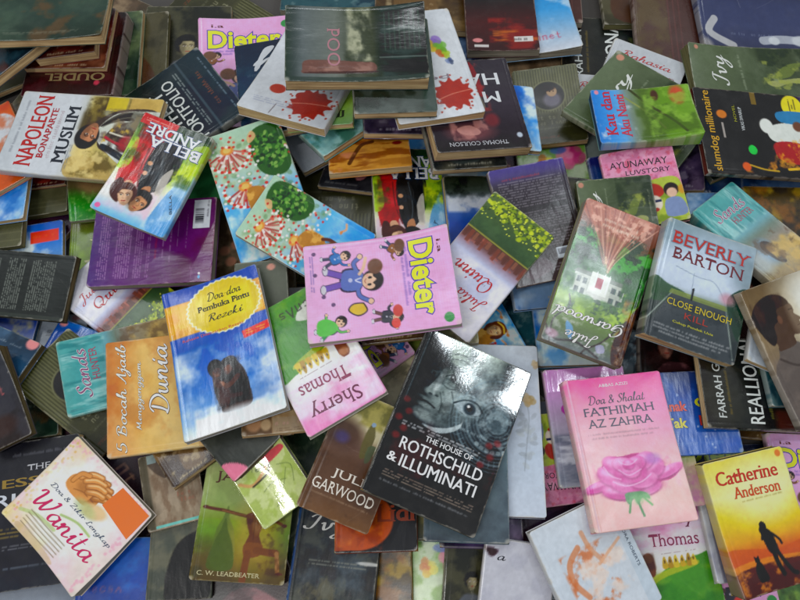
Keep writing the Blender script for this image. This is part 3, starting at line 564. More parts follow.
@design('kebaya', [], 'tan', .16, True)
def _(p):
    p.g(['3c90dc', '50a4e4', '88c0ec', '5cace8', '9cc0c8', 'b4c8a8', 'a8c8b0'], 1, [0, .15, .3, .42, .55, .75, 1]); p.n('eef4f8', 3, 4, th=.54, a=.85, so=.15, box=(0, .0, 1, .5)); p.n('2c84d4', 3, 4, th=.6, a=.6, so=.15, box=(0, 0, 1, .4))
    for q in ((.3, .1), (.78, .24), (.16, .26), (.6, .14)): p.l([(q[0] - .07, q[1]), (q[0], q[1] - .02), (q[0] + .07, q[1] + .01)], .03, 'e4a470', .85); p.e(q[0] + .07, q[1], .03, .02, 'd08850', .9, .4)
    rg = p.rng
    # flowering garden
    for k in range(150):
        x, y = rg.random(), .44 + .5 * rg.random(); p.e(x, y, .04, .03, ('7c9c6c', '98b48c', 'b8c8a8', '5c8454')[k % 4], .5, .5, rg.random() * 180)
    # dark leafy trees on one side
    p.p([(.02, .62), (.2, .56), (.4, .62), (.46, .78), (.38, .94), (.1, .96), (0, .84)], '2c5424', .95)
    for k in range(150):
        a = rg.random() * 6.28; r = .2 * math.sqrt(rg.random()); p.e(.22 + r * math.cos(a), .77 + r * math.sin(a) / p.asp * 1.25, .028, .02, ('3c7030', '18381c', '5c9440', '244c22', '86b058')[k % 5], .85, .4, rg.random() * 180)
    p.p([(.34, .9), (.44, .86), (.46, .9), (.38, .95)], 'd8b080', .9)
    # two pleated red fans with gold hearts
    for fx, fy, fr in ((.66, .56, .24), (.74, .86, .26)):
        for k in range(15):
            a = -2.75 + k * .17; p.l([(fx, fy), (fx + fr * math.cos(a), fy + fr * math.sin(a) / p.asp)], .026, ('b8645c', 'dcc4b8', 'a84c48')[k % 3], .95, False)
        p.e(fx, fy, .085, .06, 'd8904c', 1, .3); p.e(fx, fy, .05, .035, 'ecc070', .9, .4)
        for k in range(20):
            a = -3 + k * .16; p.e(fx + (fr + .03) * math.cos(a), fy + (fr + .03) * math.sin(a) / p.asp, .024, .02, ('c83c34', 'ece4e0')[k % 2], .95, .3)
    for k in range(150):
        x, y = rg.random(), .42 + .55 * rg.random()
        if abs(x - .22) < .18 and y > .6: continue
        p.e(x, y, .019, .016, ('c43c34', 'e8e0dc', 'd46450', 'f0ecea', 'b8302c')[k % 5], .85, .4)
    # girl in gold lying towards the head of the cover
    p.p([(.4, .42), (.46, .33), (.55, .3), (.66, .34), (.68, .46), (.62, .54), (.46, .52)], 'b07a3c'); p.n('e0b060', 10, th=.55, a=.8, box=(.38, .3, .7, .54)); p.l([(.44, .36), (.4, .3), (.42, .2)], .05, '5c3418'); p.l([(.6, .34), (.64, .26), (.6, .18)], .05, '5c3418')
    p.face(.52, .25, .22, 'dcb080', '6c3c1c', 10, 1); p.l([(.42, .17), (.52, .14), (.62, .17)], .025, 'e0b850')

@design('silhouette', [], 'grey', .14, True)
def _(p):
    p.g(['64523a', '7c684a', '847258', '766858', '64584c', '50463c'], 1); p.e(.66, .28, .36, .4, 'd0ccb8', .9, .9); p.e(.62, .22, .2, .22, 'e4e4dc', .8, .9)
    c = '2a1e1a'; OX = -.27
    p.p([(0, .62), (.1, .5), (.14, .44), (.3, .44), (.4, .54), (.52, .62), (.6, .78), (.62, 1), (0, 1)], '5c5450', .95); p.n('746860', 4, 8, th=.55, a=.5, box=(0, .5, .62, 1)); p.l([(.1, .52), (.24, .6), (.4, .56)], .02, '3c3430', .7)
    p.p([(x + OX, y) for x, y in [(.3, .3), (.28, .2), (.36, .12), (.5, .09), (.6, .12), (.665, .19), (.675, .235), (.665, .26), (.71, .305), (.685, .318), (.69, .34), (.675, .35), (.68, .375), (.64, .405), (.58, .4), (.56, .46), (.4, .47), (.4, .42), (.33, .38)]], '4c3a30', 1)
    p.p([(x + OX, y) for x, y in [(.3, .32), (.27, .2), (.36, .115), (.5, .085), (.61, .115), (.66, .18), (.6, .19), (.52, .2), (.5, .27), (.44, .3), (.42, .38), (.36, .42)]], c, .97)
    p.n('4c3a2c', 10, 5, th=.58, a=.5, so=.1, box=(0, .08, .36, .4)); p.e(.245, .27, .022, .035, '6c4c3c', .9, .4); p.l([(.36, .225), (.395, .225)], .01, '1c1210', .9); p.l([(.38, .345), (.41, .345)], .008, '2c1a16', .9)
    p.e(.4, .28, .06, .2, 'd8c8a8', .3, .9)

@design('slumdog', [
    T('title', 'b', 'slumdog millionaire', .5, .09, .94, .075, 'c89c28'),
    T('subtitle', 'b', 'VIKAS SWARUP', .66, .32, .28, .024, 'c4c8c8'),
    T('subtitle', 's', 'NOVEL', .72, .275, .2, .02, 'a0a030')], 'red', .14, True)
def _(p):
    p.g(['1a1616', '181414', '1c1616', '2a1c1c'], 1); p.r(0, .02, 1, .14, '201c14', .9)
    p.e(.3, .36, .055, .05, '2cc050', 1, .1); p.e(.7, .18, .05, .06, 'c87830', 1, .25); p.r(.42, .165, .6, .18, 'c0b8b0', .8)
    p.n('d89030', 8, th=.63, a=.8, box=(.02, .2, .2, .55)); p.e(.1, .29, .05, .05, 'd0602c', 1, .3); p.l([(.12, .32), (.08, .42), (.07, .52)], .02, 'c8a440', .9)
    p.r(.85, .42, 1, .46, 'c8a440', .5); p.r(.4, .78, 1, 1, '4c3a74', .9, .1); p.e(.86, .73, .14, .13, 'd8cc20', 1, .08); p.rows(.76, .7, .96, .76, 3, '4a4410', .8)
    p.figure(.35, .7, .5, '8a2c34', ((-.4, .1), (.5, -.1)), ((-.2, .8), (.3, .8))); p.p([(.42, .54), (.56, .5), (.64, .6), (.66, .76), (.54, .86), (.42, .76)], 'd4d8d0'); p.e(.6, .5, .09, .08, 'dce0d8', 1, .2); p.p([(.2, .56), (.4, .54), (.42, .72), (.3, .86), (.16, .8)], 'a02c34'); p.n('e0a030', 8, th=.55, a=.9, so=.1, box=(.12, .54, .46, .95)); p.p([(.66, .62), (.78, .6), (.8, .8), (.66, .84)], '3c7ca8'); p.l([(.1, .6), (.14, .8), (.2, .96)], .03, 'd8b040')
    p.n('c88c3c', 9, th=.6, a=.8, box=(.1, .5, .6, 1)); p.e(.62, .74, .06, .06, '6a4434', 1, .3); p.r(.0, .9, .4, 1, '9070a8', .8, .05); p.n('6a8ab0', 5, th=.6, a=.6, box=(.4, .8, 1, 1))

@design('field_blue', [
    T('title', 'R', 'Kau dan', .55, .14, .84, .11, 'b83c4c'),
    T('title', 'R', 'Aku Nanti', .5, .28, .82, .1, 'c04858')], 'blue', .14, True)
def _(p):
    p.g(['3c7cc8', '4c90d4', '68a4d8', '7c8c84', '5a7038', '648c30', '70983c'], 1, [0, .12, .26, .36, .5, .7, 1]); p.n('d4dce8', 5, th=.54, a=.85, box=(0, .02, .8, .4))
    p.l([(1, .4), (.7, .55), (.35, .75), (.1, .85)], .04, '3a3c24', .9); p.l([(.9, .3), (.5, .55), (.2, .66)], .03, '8c9454', .8); p.n('48602c', 4, th=.55, a=.7, box=(0, .4, 1, 1)); p.e(.85, .64, .1, .05, '4a2c20', .9, .4)
    p.e(.82, .86, .17, .1, 'c84c40', .85, .6); p.e(.95, .06, .04, .03, 'e090a0', 1, .3); p.n('8cb44c', 5, th=.58, a=.7, box=(0, .5, 1, 1))

@design('ayun', [
    T('title', 's', 'AYUNAWAY', .5, .2, .78, .085, '26202c', -4, None),
    T('title', 's', 'LUVSTORY', .6, .32, .6, .06, '3a2c3a', -4, None)], 'olive', .14, True)
def _(p):
    p.f('d488a8'); p.n('e4a4bc', 9, th=.54, a=.8); p.n('b86888', 12, th=.62, a=.7); p.n('c8586c', 14, th=.66, a=.7)
    p.p([(.3, .55), (.5, .46), (.9, .44), (1, .6), (1, 1), (.3, 1)], 'a8bc4c', .95); p.n('6a8430', 6, th=.55, a=.7, box=(.3, .5, 1, 1))
    p.p([(.42, .6), (.5, .5), (.66, .5), (.74, .58), (.7, .66), (.46, .7)], 'a83c30'); p.e(.58, .74, .11, .12, 'dccfc0', 1, .15); p.r(.5, .7, .58, .73, '2c3050'); p.r(.6, .7, .68, .73, '2c3050'); p.e(.58, .82, .05, .03, 'a83c30', 1, .3)
    p.e(.84, .6, .1, .1, '2c2420', 1, .1); p.e(.84, .64, .07, .07, 'd8b49c', 1, .2); p.p([(.74, .72), (.94, .72), (.98, .92), (.72, .92)], '8090b4'); p.e(.98, .62, .05, .07, 'c89040', .9, .5)
    p.p([(.0, .85), (.3, .8), (.5, .95), (.3, 1), (0, 1)], 'c45444', .9)
    for k in range(12): p.l([(p.rng.random(), .5 * p.rng.random()), (p.rng.random(), .5 * p.rng.random())], .006, 'b05a80', .3, False)

@design('hmurder', [
    T('title', 'b', 'HA', .34, .77, .38, .13, 'd4d6d8'), T('title', 'b', 'M', .28, .57, .18, .12, 'd4d6d8'),
    T('author_name', 'r', 'THOMAS COULSON', .55, .075, .62, .042, 'b8b8bc')], 'tan', .16, True)
def _(p):
    p.g(['2a2428', '302a30', '3c363e', '3c383e', '38343a'], 1); p.e(.6, .2, .24, .1, '6a4044', .9, .7); p.n('b07a74', 7, th=.55, a=.8, box=(.38, .1, .82, .34)); p.p([(.5, .2), (.56, .16), (.7, .18), (.74, .24), (.6, .27)], 'c08c84', .8)
    p.e(.35, .32, .08, .08, '7c3438', .8, .6); p.p([(.36, .6), (.45, .62), (.5, .8), (.42, .98), (.36, .8)], '8a3034', .9); p.n('9a3c3c', 9, th=.6, a=.8, box=(.3, .4, .6, 1)); p.p([(.38, .45), (.5, .42), (.48, .6), (.4, .58)], '8c8470', .7)
    p.e(.1, .14, .03, .03, 'c8d4e0', .9, .4)

@design('bloodwhite', [
    T('title', 's', 'pei', .42, .36, .3, .05, '8a7c84'), M(.68, .58, .3, .02, '9a8c94')], 'tan', .2, True)
def _(p):
    p.f('c8ccd0'); p.n('d4d8dc', 2, th=.5, a=.6, so=.3)
    A = p.asp
    pts = []
    for k in range(36):
        a = k * 2 * math.pi / 36; r = .17 + .04 * p.rng.random() + (.04 if k % 3 == 0 else 0)
        pts.append((.28 + r * 1.05 * math.cos(a), .2 + r * math.sin(a) / A))
    p.p(pts, 'a03a2c'); p.n('c05840', 5, th=.55, a=.6, box=(.05, .08, .5, .32)) if False else None
    for k in range(26):
        a = p.rng.random() * 6.28; r = .21 + .1 * p.rng.random(); p.e(.28 + r * math.cos(a), .2 + r * math.sin(a) / A, .014, .014, 'a84434', .9, .3)
    p.e(.7, .27, .09, .07, 'a8402c', 1, .15); p.l([(.06, .22), (.3, .2), (.5, .16)], .01, 'd89080', .8); p.l([(.62, .12), (.64, .02)], .01, '5a4a4a', .8)
    p.flower(.3, .66, .16, '8c6cc0', '6aa83c', 'd0b830'); p.flower(.24, .58, .1, '6a9c34', '9cb83c', 'c06030'); p.flower(.2, .5, .06, '3c4c7c', '44506a', '7c8cb0'); p.flower(.5, .75, .12, '8c6cc0', 'd0b830', '6aa83c')
    p.rows(.45, .1, .9, .16, 3, '8a90a8', .5)

@design('logbook', [
    T('title', 'r', 'OOd', .45, .34, .5, .09, 'a87880')], 'tan', .14, True)
def _(p):
    p.g(['2c3a30', '3c4644', '5c6464', '6a7068', '4a5044', '3a4030', '1e2824', '1c2420'], 1, [0, .06, .12, .35, .46, .62, .68, 1])
    p.n('b8b89c', 3, 8, th=.56, a=.8, so=.14, box=(.25, .42, 1, .62)); p.n('2c3424', 4, 6, th=.55, a=.7, box=(0, .4, 1, .7)); p.n('3c4c48', 10, 3, th=.55, a=.6, box=(0, .66, 1, 1))
    p.p([(.1, .14), (.16, .12), (.27, .14), (.28, .3), (.26, .5), (.24, .62), (.13, .62), (.12, .4)], '6c4c44'); p.n('a07c70', 6, 9, th=.55, a=.7, box=(.12, .12, .27, .62)); p.p([(.12, .16), (.14, .6), (.11, .6), (.1, .2)], '3c2420', .8)
    p.r(0, 0, .06, 1, '34403a', .9); p.r(.3, .66, .32, 1, '7c8480', .5)
    for k in range(8): p.r(.4 + .02 * (k % 2), .7 + k * .035, .9, .71 + k * .035, '46584c', .5)

@design('dark_forest', [], 'tan', .2)
def _(p):
    p.g(['2c3830', '344038', '3a4240', '303830'], 1); p.n('56605c', 4, th=.55, a=.5, so=.2); p.n('1a221c', 6, th=.55, a=.6); p.r(.85, 0, 1, 1, '30443c', .7, .05)

@design('ribbed', [
    M(.55, .66, .66, .05, '8c8a70'), M(.55, .73, .56, .045, '7c7a62'),
    M(.5, .8, .6, .018, '6c6c58')], 'tan', .24, True)
def _(p):
    p.g(['46482f', '545438', '4e4e36', '45452f', '3c3c2c'], 1)
    for k in range(24): p.r(k / 24, .02, k / 24 + .014, .6, '6c6c4c', .65); p.r(k / 24 + .02, .02, k / 24 + .032, .6, '34361f', .6)
    p.e(.5, .38, .27, .27, '6a6a4e', 1, .06); p.e(.5, .38, .245, .245, '1e1c18', 1, .08); p.e(.55, .44, .14, .13, '6c6874', .9, .5); p.e(.56, .33, .08, .09, 'a08468', 1, .2); p.e(.5, .28, .12, .06, '2a1c14', 1, .4)
    p.e(.53, .33, .012, .01, '201410', 1, .3); p.e(.59, .33, .012, .01, '201410', 1, .3); p.n('2c2c20', 5, th=.55, a=.4, box=(0, .6, 1, 1)); p.rows(.1, .9, .6, .93, 2, '8a4434', .6)

@design('buffett', [
    T('title', 's', 'WARREN', .5, .3, .5, .05, 'b8bcb8'),
    T('title', 'b', 'BUFFETT', .42, .44, .75, .115, 'c8ccc8'),
    T('title', 'b', 'PORTFOLIO', .43, .575, .84, .11, 'c8ccc8'),
    M(.5, .85, .5, .04, 'a8583c')], 'dark', .22, True)
def _(p):
    p.g(['30382e', '2c342e', '262c2c', '242c34', '222c38', '20303e'], 1); p.e(.8, .2, .12, .12, 'a8acb0', .9, .3); p.n('3a4440', 3, th=.56, a=.4, so=.2)
    p.rows(.1, .66, .92, .71, 2, '98a09c', .7); p.r(0, .74, 1, .76, '4a5860', .7); p.rows(.1, .93, .9, .96, 1, '70808c', .7)

@design('hbook', [
    T('title', 'k', 'h', .42, .2, .42, .27, 'c8ccd0'), M(.3, .36, .34, .03, '8c949c')], 'tan', .2, True)
def _(p):
    p.g(['263040', '2a3444', '223850', '203c54', '1e3446', '1c2c3c'], 1); p.n('3c4a5c', 3, th=.56, a=.5, so=.2); p.e(.06, .93, .05, .04, 'd8a0a8', 1, .3); p.rows(.15, .82, .7, .88, 3, '70808c', .6); p.n('384c5c', 6, th=.6, a=.4)

@design('yoga', [
    T('title', 'r', 'JALAN', .42, .17, .6, .1, '5a3424', 0), T('author_name', 'r', 'C. W. LEADBEATER', .4, .94, .66, .035, 'c4bc94')], 'olive', .16, True)
def _(p):
    p.g(['98a468', '94a464', '8ca060', '788c3c', '607c20', '586420', '5c5020', '54441c'], 1, [0, .15, .35, .5, .6, .7, .82, 1]); p.n('b4b880', 3, th=.53, a=.4, so=.3, box=(0, 0, 1, .5)); p.n('6c9420', 3, th=.54, a=.7, so=.2, box=(0, .5, .5, .8)); p.n('3c3c18', 5, th=.54, a=.6, box=(0, .7, 1, 1))
    p.p([(.2, .88), (.2, .62), (.26, .5), (.3, .4), (.33, .5), (.4, .62), (.42, .88)], '5c6c38', .8); p.e(.62, .65, .25, .35, 'c8a850', .6, .9)
    c = '5a3420'
    p.p([(.16, .9), (.2, .7), (.25, .6), (.29, .5), (.33, .6), (.4, .72), (.42, .9)], '4c5c2c', .85)
    p.l([(.52, .475), (.4, .46), (.26, .44), (.14, .432), (.07, .425)], .034, c); p.e(.06, .423, .035, .018, c, 1, .2); p.l([(.5, .47), (.38, .458), (.24, .44)], .012, '9c7048', .7)
    p.l([(.68, .475), (.8, .49), (.9, .52)], .035, '6c442c'); p.e(.93, .53, .03, .02, c, 1, .2)
    p.e(.62, .37, .062, .075, '2c1c14', 1, .12); p.e(.64, .385, .04, .055, '8a5c3c', 1, .25); p.r(.6, .41, .65, .45, '6c442c')
    p.p([(.51, .46), (.6, .44), (.7, .46), (.69, .55), (.67, .62), (.7, .7), (.54, .7), (.56, .62), (.53, .55)], '6c4026'); p.e(.64, .53, .05, .1, 'b0845a', .6, .8); p.l([(.61, .46), (.61, .66)], .008, '4c2c1c', .6)
    p.p([(.53, .69), (.71, .69), (.7, .78), (.54, .8)], '7c4c2c')
    p.l([(.57, .77), (.56, .87), (.55, .98)], .075, '744628'); p.l([(.66, .74), (.76, .75), (.87, .755)], .075, '744628'); p.l([(.88, .755), (.9, .84), (.91, .9)], .045, '9c7048'); p.e(.93, .915, .04, .015, c, 1, .2)
    p.n('3c2010', 9, th=.6, a=.45, box=(.5, .44, .95, .95))

@design('green_sheet', [M(.5, .3, .3, .07, '3a4440')], 'white', .07, True)
def _(p):
    p.f('b8c480'); p.n('d0d8a0', 3, th=.5, a=.6, so=.2); p.n('98ac50', 5, th=.56, a=.6, so=.1)
    p.l([(.05, .35), (.2, .45), (.4, .4), (.6, .3)], .05, 'c89868', .9); p.l([(.2, .47), (.5, .42), (.62, .3)], .03, '3c342c', .9); p.p([(.55, .22), (.9, .2), (.95, .28), (.58, .32)], 'c44c54', .95)
    p.e(.62, .1, .12, .1, '7898a8', .9, .3); p.l([(.55, .08), (.7, .12)], .015, '3c4c54', .8)
    for q in ([(.3, .6), (.5, .56), (.7, .62)], [(.4, .75), (.6, .68), (.8, .5)], [(.35, .85), (.5, .8)], [(.2, .12), (.35, .2), (.3, .3)], [(.7, .4), (.9, .5), (.8, .7)]): p.l(q, .012, '58683c', .8)

@design('white_flower', [], 'pink', .25, True)
def _(p):
    p.f('c0c8d4'); p.g(['c4ccd4', 'c2cad6', 'b8c4d2', 'c4ccd8'], 1)
    for k in range(26):
        x, y = .72 + .2 * p.rng.random(), .35 + .4 * p.rng.random(); p.e(x, y, .05, .025, ('a4acb4', 'b0b8bc', '98a0a8')[k % 3], .6, .3, p.rng.random() * 180)
    p.l([(.78, .75), (.82, .6), (.86, .45), (.84, .35)], .012, '9098a0', .7); p.flower(.86, .34, .1, 'b89c6c', 'c0a880', 'a89060'); p.flower(.97, .12, .07, 'b8a488', 'c4b090', 'b09a78')

@design('gray_teal', [M(.62, .68, .34, .06, '9aa4ac')], 'dark', .2, True)
def _(p):
    p.g(['6a8088', '647c86', '50606a', '444e56', '3c444c'], 1); p.n('7c929a', 3, th=.55, a=.4, so=.3)

@design('gray_yellow', [], 'gold', .2)
def _(p):
    p.g(['5c5c58', '5a584c', '6a6448', '54584c'], 1); p.n('8c8250', 3, th=.55, a=.6, so=.2); p.n('3a4038', 5, th=.56, a=.5)

@design('reallion', [
    T('author_name', 'b', 'FARRAH GRAY', .52, .13, .82, .062, 'c4c8c4'), T('title', 'b', 'REALLIONAIRE', .62, .4, 1.12, .115, 'd4d8d4'), 
    M(.5, .2, .7, .02, '8c7434'),
    M(.42, .52, .6, .03, '8c8440')], 'tan', .2, True)
def _(p):
    p.g(['2c2a26', '2c2c28', '242828', '20282a', '2c3c40', '382820'], 1, [0, .2, .4, .6, .8, 1]); p.n('3c3c34', 3, th=.56, a=.4, so=.2); p.r(0, .55, .22, 1, '5a3024', .8, .06); p.n('6c6c3c', 5, th=.6, a=.5, box=(.1, .46, 1, .6))

@design('gigi', [
    T('title', 'o', 'Anak', .3, .42, .3, .12, 'c84c2c', 0, '2a3a80'), T('title', 'o', 'Gigi', .72, .4, .34, .15, 'c4c42c', 0, '2a3a80'),
    T('title', 'o', 'Tak', .3, .62, .25, .12, 'c8c030', 0, '2a3a80'), T('title', 'o', 'Lom', .75, .6, .36, .12, 'b8402c', 0, '2a3a80'),
    M(.55, .86, .5, .035, 'a8b0c8')], 'tan', .2, True)
def _(p):
    p.f('2c4a90'); p.g(['34406c', '2c4890', '2e54a0', '2c58a8'], 1); p.n('4a6cb8', 4, th=.58, a=.5)
    for k in range(20): p.e(p.rng.random(), p.rng.random(), .012, .012, 'a8b8d8', .8, .5)

@design('navy_green_title', [T('title', 'o', 'Dieter', .45, .1, .85, .14, 'a0bc2c', 0, '34446c')], 'tan', .2, True)
def _(p):
    p.g(['303850', '2c3c5c', '34506c', '4c5c6c'], 1); p.n('5c6c88', 4, th=.56, a=.5)

@design('nora', [
    T('author_name', 's', 'NORA ROBERTS', .93, .48, .42, .028, '4c5868', -90)], 'white', .2, True)
def _(p):
    p.f('c4ccd4'); p.n('d0d6dc', 2, th=.5, a=.5, so=.3); p.r(.86, 0, 1, 1, 'bcc8d2', .9)
    p.l([(.4, .3), (.25, .4), (.22, .55), (.3, .7)], .06, 'c88058', .8); p.n('c46c40', 9, th=.56, a=.8, box=(.15, .3, .7, .85)); p.l([(.5, .2), (.52, .35), (.6, .5)], .05, 'd09068', .7); p.n('e4cfc0', 7, th=.55, a=.7, box=(.3, .4, .85, .8)); p.l([(.55, .5), (.75, .42), (.85, .38)], .03, 'd8a888', .8)

@design('lid', [T('title', 'R', 'Lidia', .82, .66, .62, .16, '8c4434')], 'gold', .2, True)
def _(p):
    p.f('26242a'); p.e(.3, .72, .42, .34, 'bc5820', 1, .06); p.r(0, .58, .3, .98, 'b85820', .9); p.n('d87c34', 6, th=.56, a=.6, box=(0, .5, .6, 1)); p.n('8a3c18', 6, th=.58, a=.6, box=(0, .55, .6, 1)); p.e(.9, .05, .1, .1, '5a4a3c', .5, .8)

@design('essential', [
    M(.62, .09, .5, .024, '686870'),
    T('title', 'r', 'THE', .62, .19, .22, .04, 'b8b8bc'), T('title', 'r', 'ESSENTIAL', .62, .285, .95, .055, '907840') if False else T('title', 'R', 'ESS', .46, .285, .36, .06, '907840'),
    T('title', 'b', 'RUMI', .52, .4, .62, .085, 'c8ccd4')], 'tan', .22, True)
def _(p):
    p.g(['28282c', '2a2a2e', '26262c', '242830'], 1); p.rows(.25, .58, .95, .66, 3, '8c7840', .7); p.rows(.3, .7, .9, .74, 2, '8c8c90', .5); p.rows(.3, .84, .9, .87, 1, '707884', .5); p.n('36363c', 3, th=.56, a=.4, so=.2)

@design('tan_tree', [M(.72, .6, .3, .05, 'a85844'), M(.74, .68, .24, .05, 'a85844')], 'tan', .2, True)
def _(p):
    p.f('8c7c68'); p.n('a89884', 10, 4, th=.5, a=.6); p.n('6c5440', 8, 5, th=.56, a=.6); p.r(0, 0, .14, 1, '4a4434', .9, .03); p.p([(.14, .1), (.5, .0), (.6, .2), (.4, .35)], '3c3028', .7); p.r(.14, .95, 1, .98, '70c0b8', .9); p.r(.14, 0, .3, .12, '90a8a8', .8)

# ------ covers seen only in small pieces
@design('maroon_title', [T('title', 'R', 'OUDEL', .45, .22, .66, .09, '8c7a58')], 'rose', .2)
def _(p): p.g(['3a2428', '34221e', '2a2020'], 1); p.n('5a3436', 4, th=.56, a=.6, so=.2); p.e(.2, .15, .03, .03, 'c04858', 1, .3)
@design('maroon_plain', [], 'tan', .2)
def _(p): p.f('3c2430'); print_marks(p, M(.5, .25, .7, .08, 'b88c70')); p.n('50303c', 4, th=.55, a=.6, so=.2); p.n('2c2440', 3, th=.56, a=.6, so=.2)
@design('dark_photo', [], 'tan', .18)
def _(p):
    r = p.rng; a, b, c, t = [('26282a', '4a5250', '8c8468', 'b8b4a0'), ('1e2a44', '34568c', '8ca8c8', 'c8ccd4'), ('3c2020', '7c3430', 'b87c58', 'd0bc98'), ('24302a', '48684c', '98a870', 'c0c4a4'), ('34281e', '6c5438', 'b49460', 'd4c49c'), ('2a2434', '584870', 'a088a8', 'c8c0cc')][int(r.integers(0, 6))]
    p.g([a, b, a], int(r.integers(0, 2))); p.n(c, 2.5, th=.56, a=.55, so=.3); p.n(a, 4, th=.54, a=.6, so=.2)
    y = .12 + .1 * r.random(); print_marks(p, M(.5, y, .76, .07, t)); print_marks(p, M(.5, y + .1, .5, .045, c)); p.r(.06, .36, .94, .37, t, .4)
    x0 = .2 + .2 * r.random(); p.p([(x0, .9), (x0 + .05, .6), (x0 + .2, .46), (x0 + .36, .6), (x0 + .42, .9)], b, .9); p.e(x0 + .2, .5, .1, .12, c, .9, .3); p.n(t, 9, th=.64, a=.5, box=(.1, .4, .9, .9)); print_marks(p, M(.5, .94, .6, .035, t))
@design('dark_green', [], 'tan', .2)
def _(p): p.g(['2c3a30', '34443c', '28342c'], 1); p.n('4a5c4c', 3, th=.54, a=.7, so=.25); print_marks(p, M(.5, .2, .7, .06, '98a890')); p.n('6a4a30', 6, th=.6, a=.6); p.rows(.2, .85, .8, .9, 2, '909080', .5)
@design('dark_teal', [], 'grey', .16)
def _(p): p.g(['26343c', '2c5058', '243c48'], 1); print_marks(p, M(.5, .2, .7, .06, '9cb4b8')); print_marks(p, M(.5, .85, .6, .04, '8ca4a8')); p.n('3c5c60', 4, th=.54, a=.7, so=.15); p.n('6c8484', 9, th=.64, a=.6)
@design('dark_lady', [], 'tan', .16)
def _(p): p.g(['2a2c28', '34342c', '2c2a24'], 1); p.n('54523e', 4, th=.54, a=.7, so=.15); p.face(.5, .4, .22, '9a9070', '1c1612'); p.p([(.2, .95), (.3, .6), (.5, .52), (.7, .6), (.8, .95)], '5c6068', .9); p.e(.62, .7, .12, .1, 'b0b8b8', .7, .7)
@design('dark_pink', [], 'tan', .16)
def _(p): p.f('2c2c30'); p.n('3c3c40', 4, th=.54, a=.7); p.p([(.5, .7), (.7, .66), (.66, .8), (.55, .84)], 'd88a8c'); p.rows(.1, .9, .6, .94, 1, '909090', .5)
@design('dark_script', [], 'dark', .2)
def _(p): p.f('3a3c38'); p.n('4a4c46', 4, th=.54, a=.6, so=.2); p.p([(0, .7), (.2, .8), (.3, 1), (0, 1)], 'd87c94')
@design('dark_redtext', [M(.55, .3, .7, .12, 'c06868'), M(.5, .45, .6, .09, 'b86060')], 'dark', .1)
def _(p): p.g(['303438', '2c2c30', '302a28'], 1); p.n('44444c', 3, th=.55, a=.5, so=.2); p.e(.5, .8, .3, .2, '3c2c28', .8, .6)
@design('navy_glare', [M(.6, .25, .5, .06, '8c98a4')], 'dark', .08)
def _(p): p.g(['26303c', '304458', '34506c', '28384c'], 1); p.n('5c7c9c', 4, th=.55, a=.6, so=.2); p.e(.92, .08, .06, .05, 'd88c8c', 1, .3)
@design('navy_plain', [], 'tan', .12)
def _(p): p.g(['1e2c5c', '20345c', '1c2444'], 1); p.n('2c4c7c', 4, th=.55, a=.6, so=.2)
@design('blue_deep', [M(.4, .6, .4, .1, '8c5c7c')], 'tan', .14)
def _(p): p.g(['2c5ca8', '2450a0', '1e3c7c'], 1); p.n('3c78c4', 4, th=.55, a=.6, so=.2); p.e(.08, .06, .05, .04, 'e09090', 1, .3)
@design('blue_sky', [], 'tan', .12)
def _(p): p.g(['2c70c8', '3c84d4', '5c9cd8', '88b4dc'], 1); p.n('dce8f0', 3, th=.54, a=.9, so=.15); p.n('1c58b0', 4, th=.6, a=.6, so=.15)
@design('blue_label', [M(.74, .2, .3, .05, 'd85c34')], 'tan', .12)
def _(p): p.g(['2c60b8', '3c78c8', '7ca8d8', 'd0dce8'], 1); p.n('e0e8f0', 3, th=.54, a=.9, so=.15); p.r(.56, .12, .94, .3, 'd8482c'); p.e(.3, .8, .1, .2, '26222a', 1, .2)
@design('blue_mountain', [M(.5, .3, .66, .1, 'b87874'), M(.5, .45, .66, .1, 'b87874')], 'tan', .14, True)
def _(p): p.g(['2c50a0', '2c4c98', '2c50a4', '4468b0', '8c98a8', '3c443c', '34382c'], 1, [0, .3, .55, .68, .76, .86, 1]); p.n('d8dce4', 4, th=.52, a=.9, box=(0, .64, 1, .84)); p.n('1c201c', 5, th=.55, a=.7, box=(0, .8, 1, 1))
@design('blue_white', [M(.62, .88, .4, .05, '6c6c70')], 'tan', .2)
def _(p): p.g(['5c9ccc', '4c4038', '6c6460', 'b0b4bc', 'bcc4cc'], 1, [0, .3, .5, .7, 1]); p.e(.4, .62, .25, .1, '3c2c24', .8, .6); p.rows(.3, .72, .85, .84, 4, '80848c', .6)
@design('blue_script', [M(.5, .82, .6, .07, 'b85068')], 'grey', .2)
def _(p): p.g(['2c7cc0', '4c98d0', '9cb8d0', 'c8ccd4'], 1, [0, .5, .8, 1]); p.n('c8d4e0', 4, th=.55, a=.7, so=.15)
@design('pale_blue', [M(.6, .84, .3, .05, 'c0b8a4')], 'navy', .1)
def _(p): p.g(['5c80a8', '7498c0', '8cacd0', '7898c4'], 1); p.n('b8cce0', 3, th=.55, a=.7, so=.2); p.n('4c70a8', 4, th=.6, a=.5)
@design('teal_water', [], 'tan', .14)
def _(p): p.g(['3c7c60', '3c6c54', '4c9ca4', '68b4c4', '9cc8c4'], 1); p.n('a8d4d0', 5, 9, th=.56, a=.8); p.n('2c5c48', 4, th=.58, a=.7)
@design('plain_teal', [], 'tan', .2)
def _(p): p.f('24343c'); p.n('3c5460', 4, th=.55, a=.6); p.n('5a2c24', 5, th=.6, a=.6)
@design('plain_green', [], 'tan', .2)
def _(p): p.f('3c7c4c'); p.n('4c905c', 4, th=.52, a=.7, so=.2); p.r(.1, .05, .9, .07, 'a8c8a8', .6)
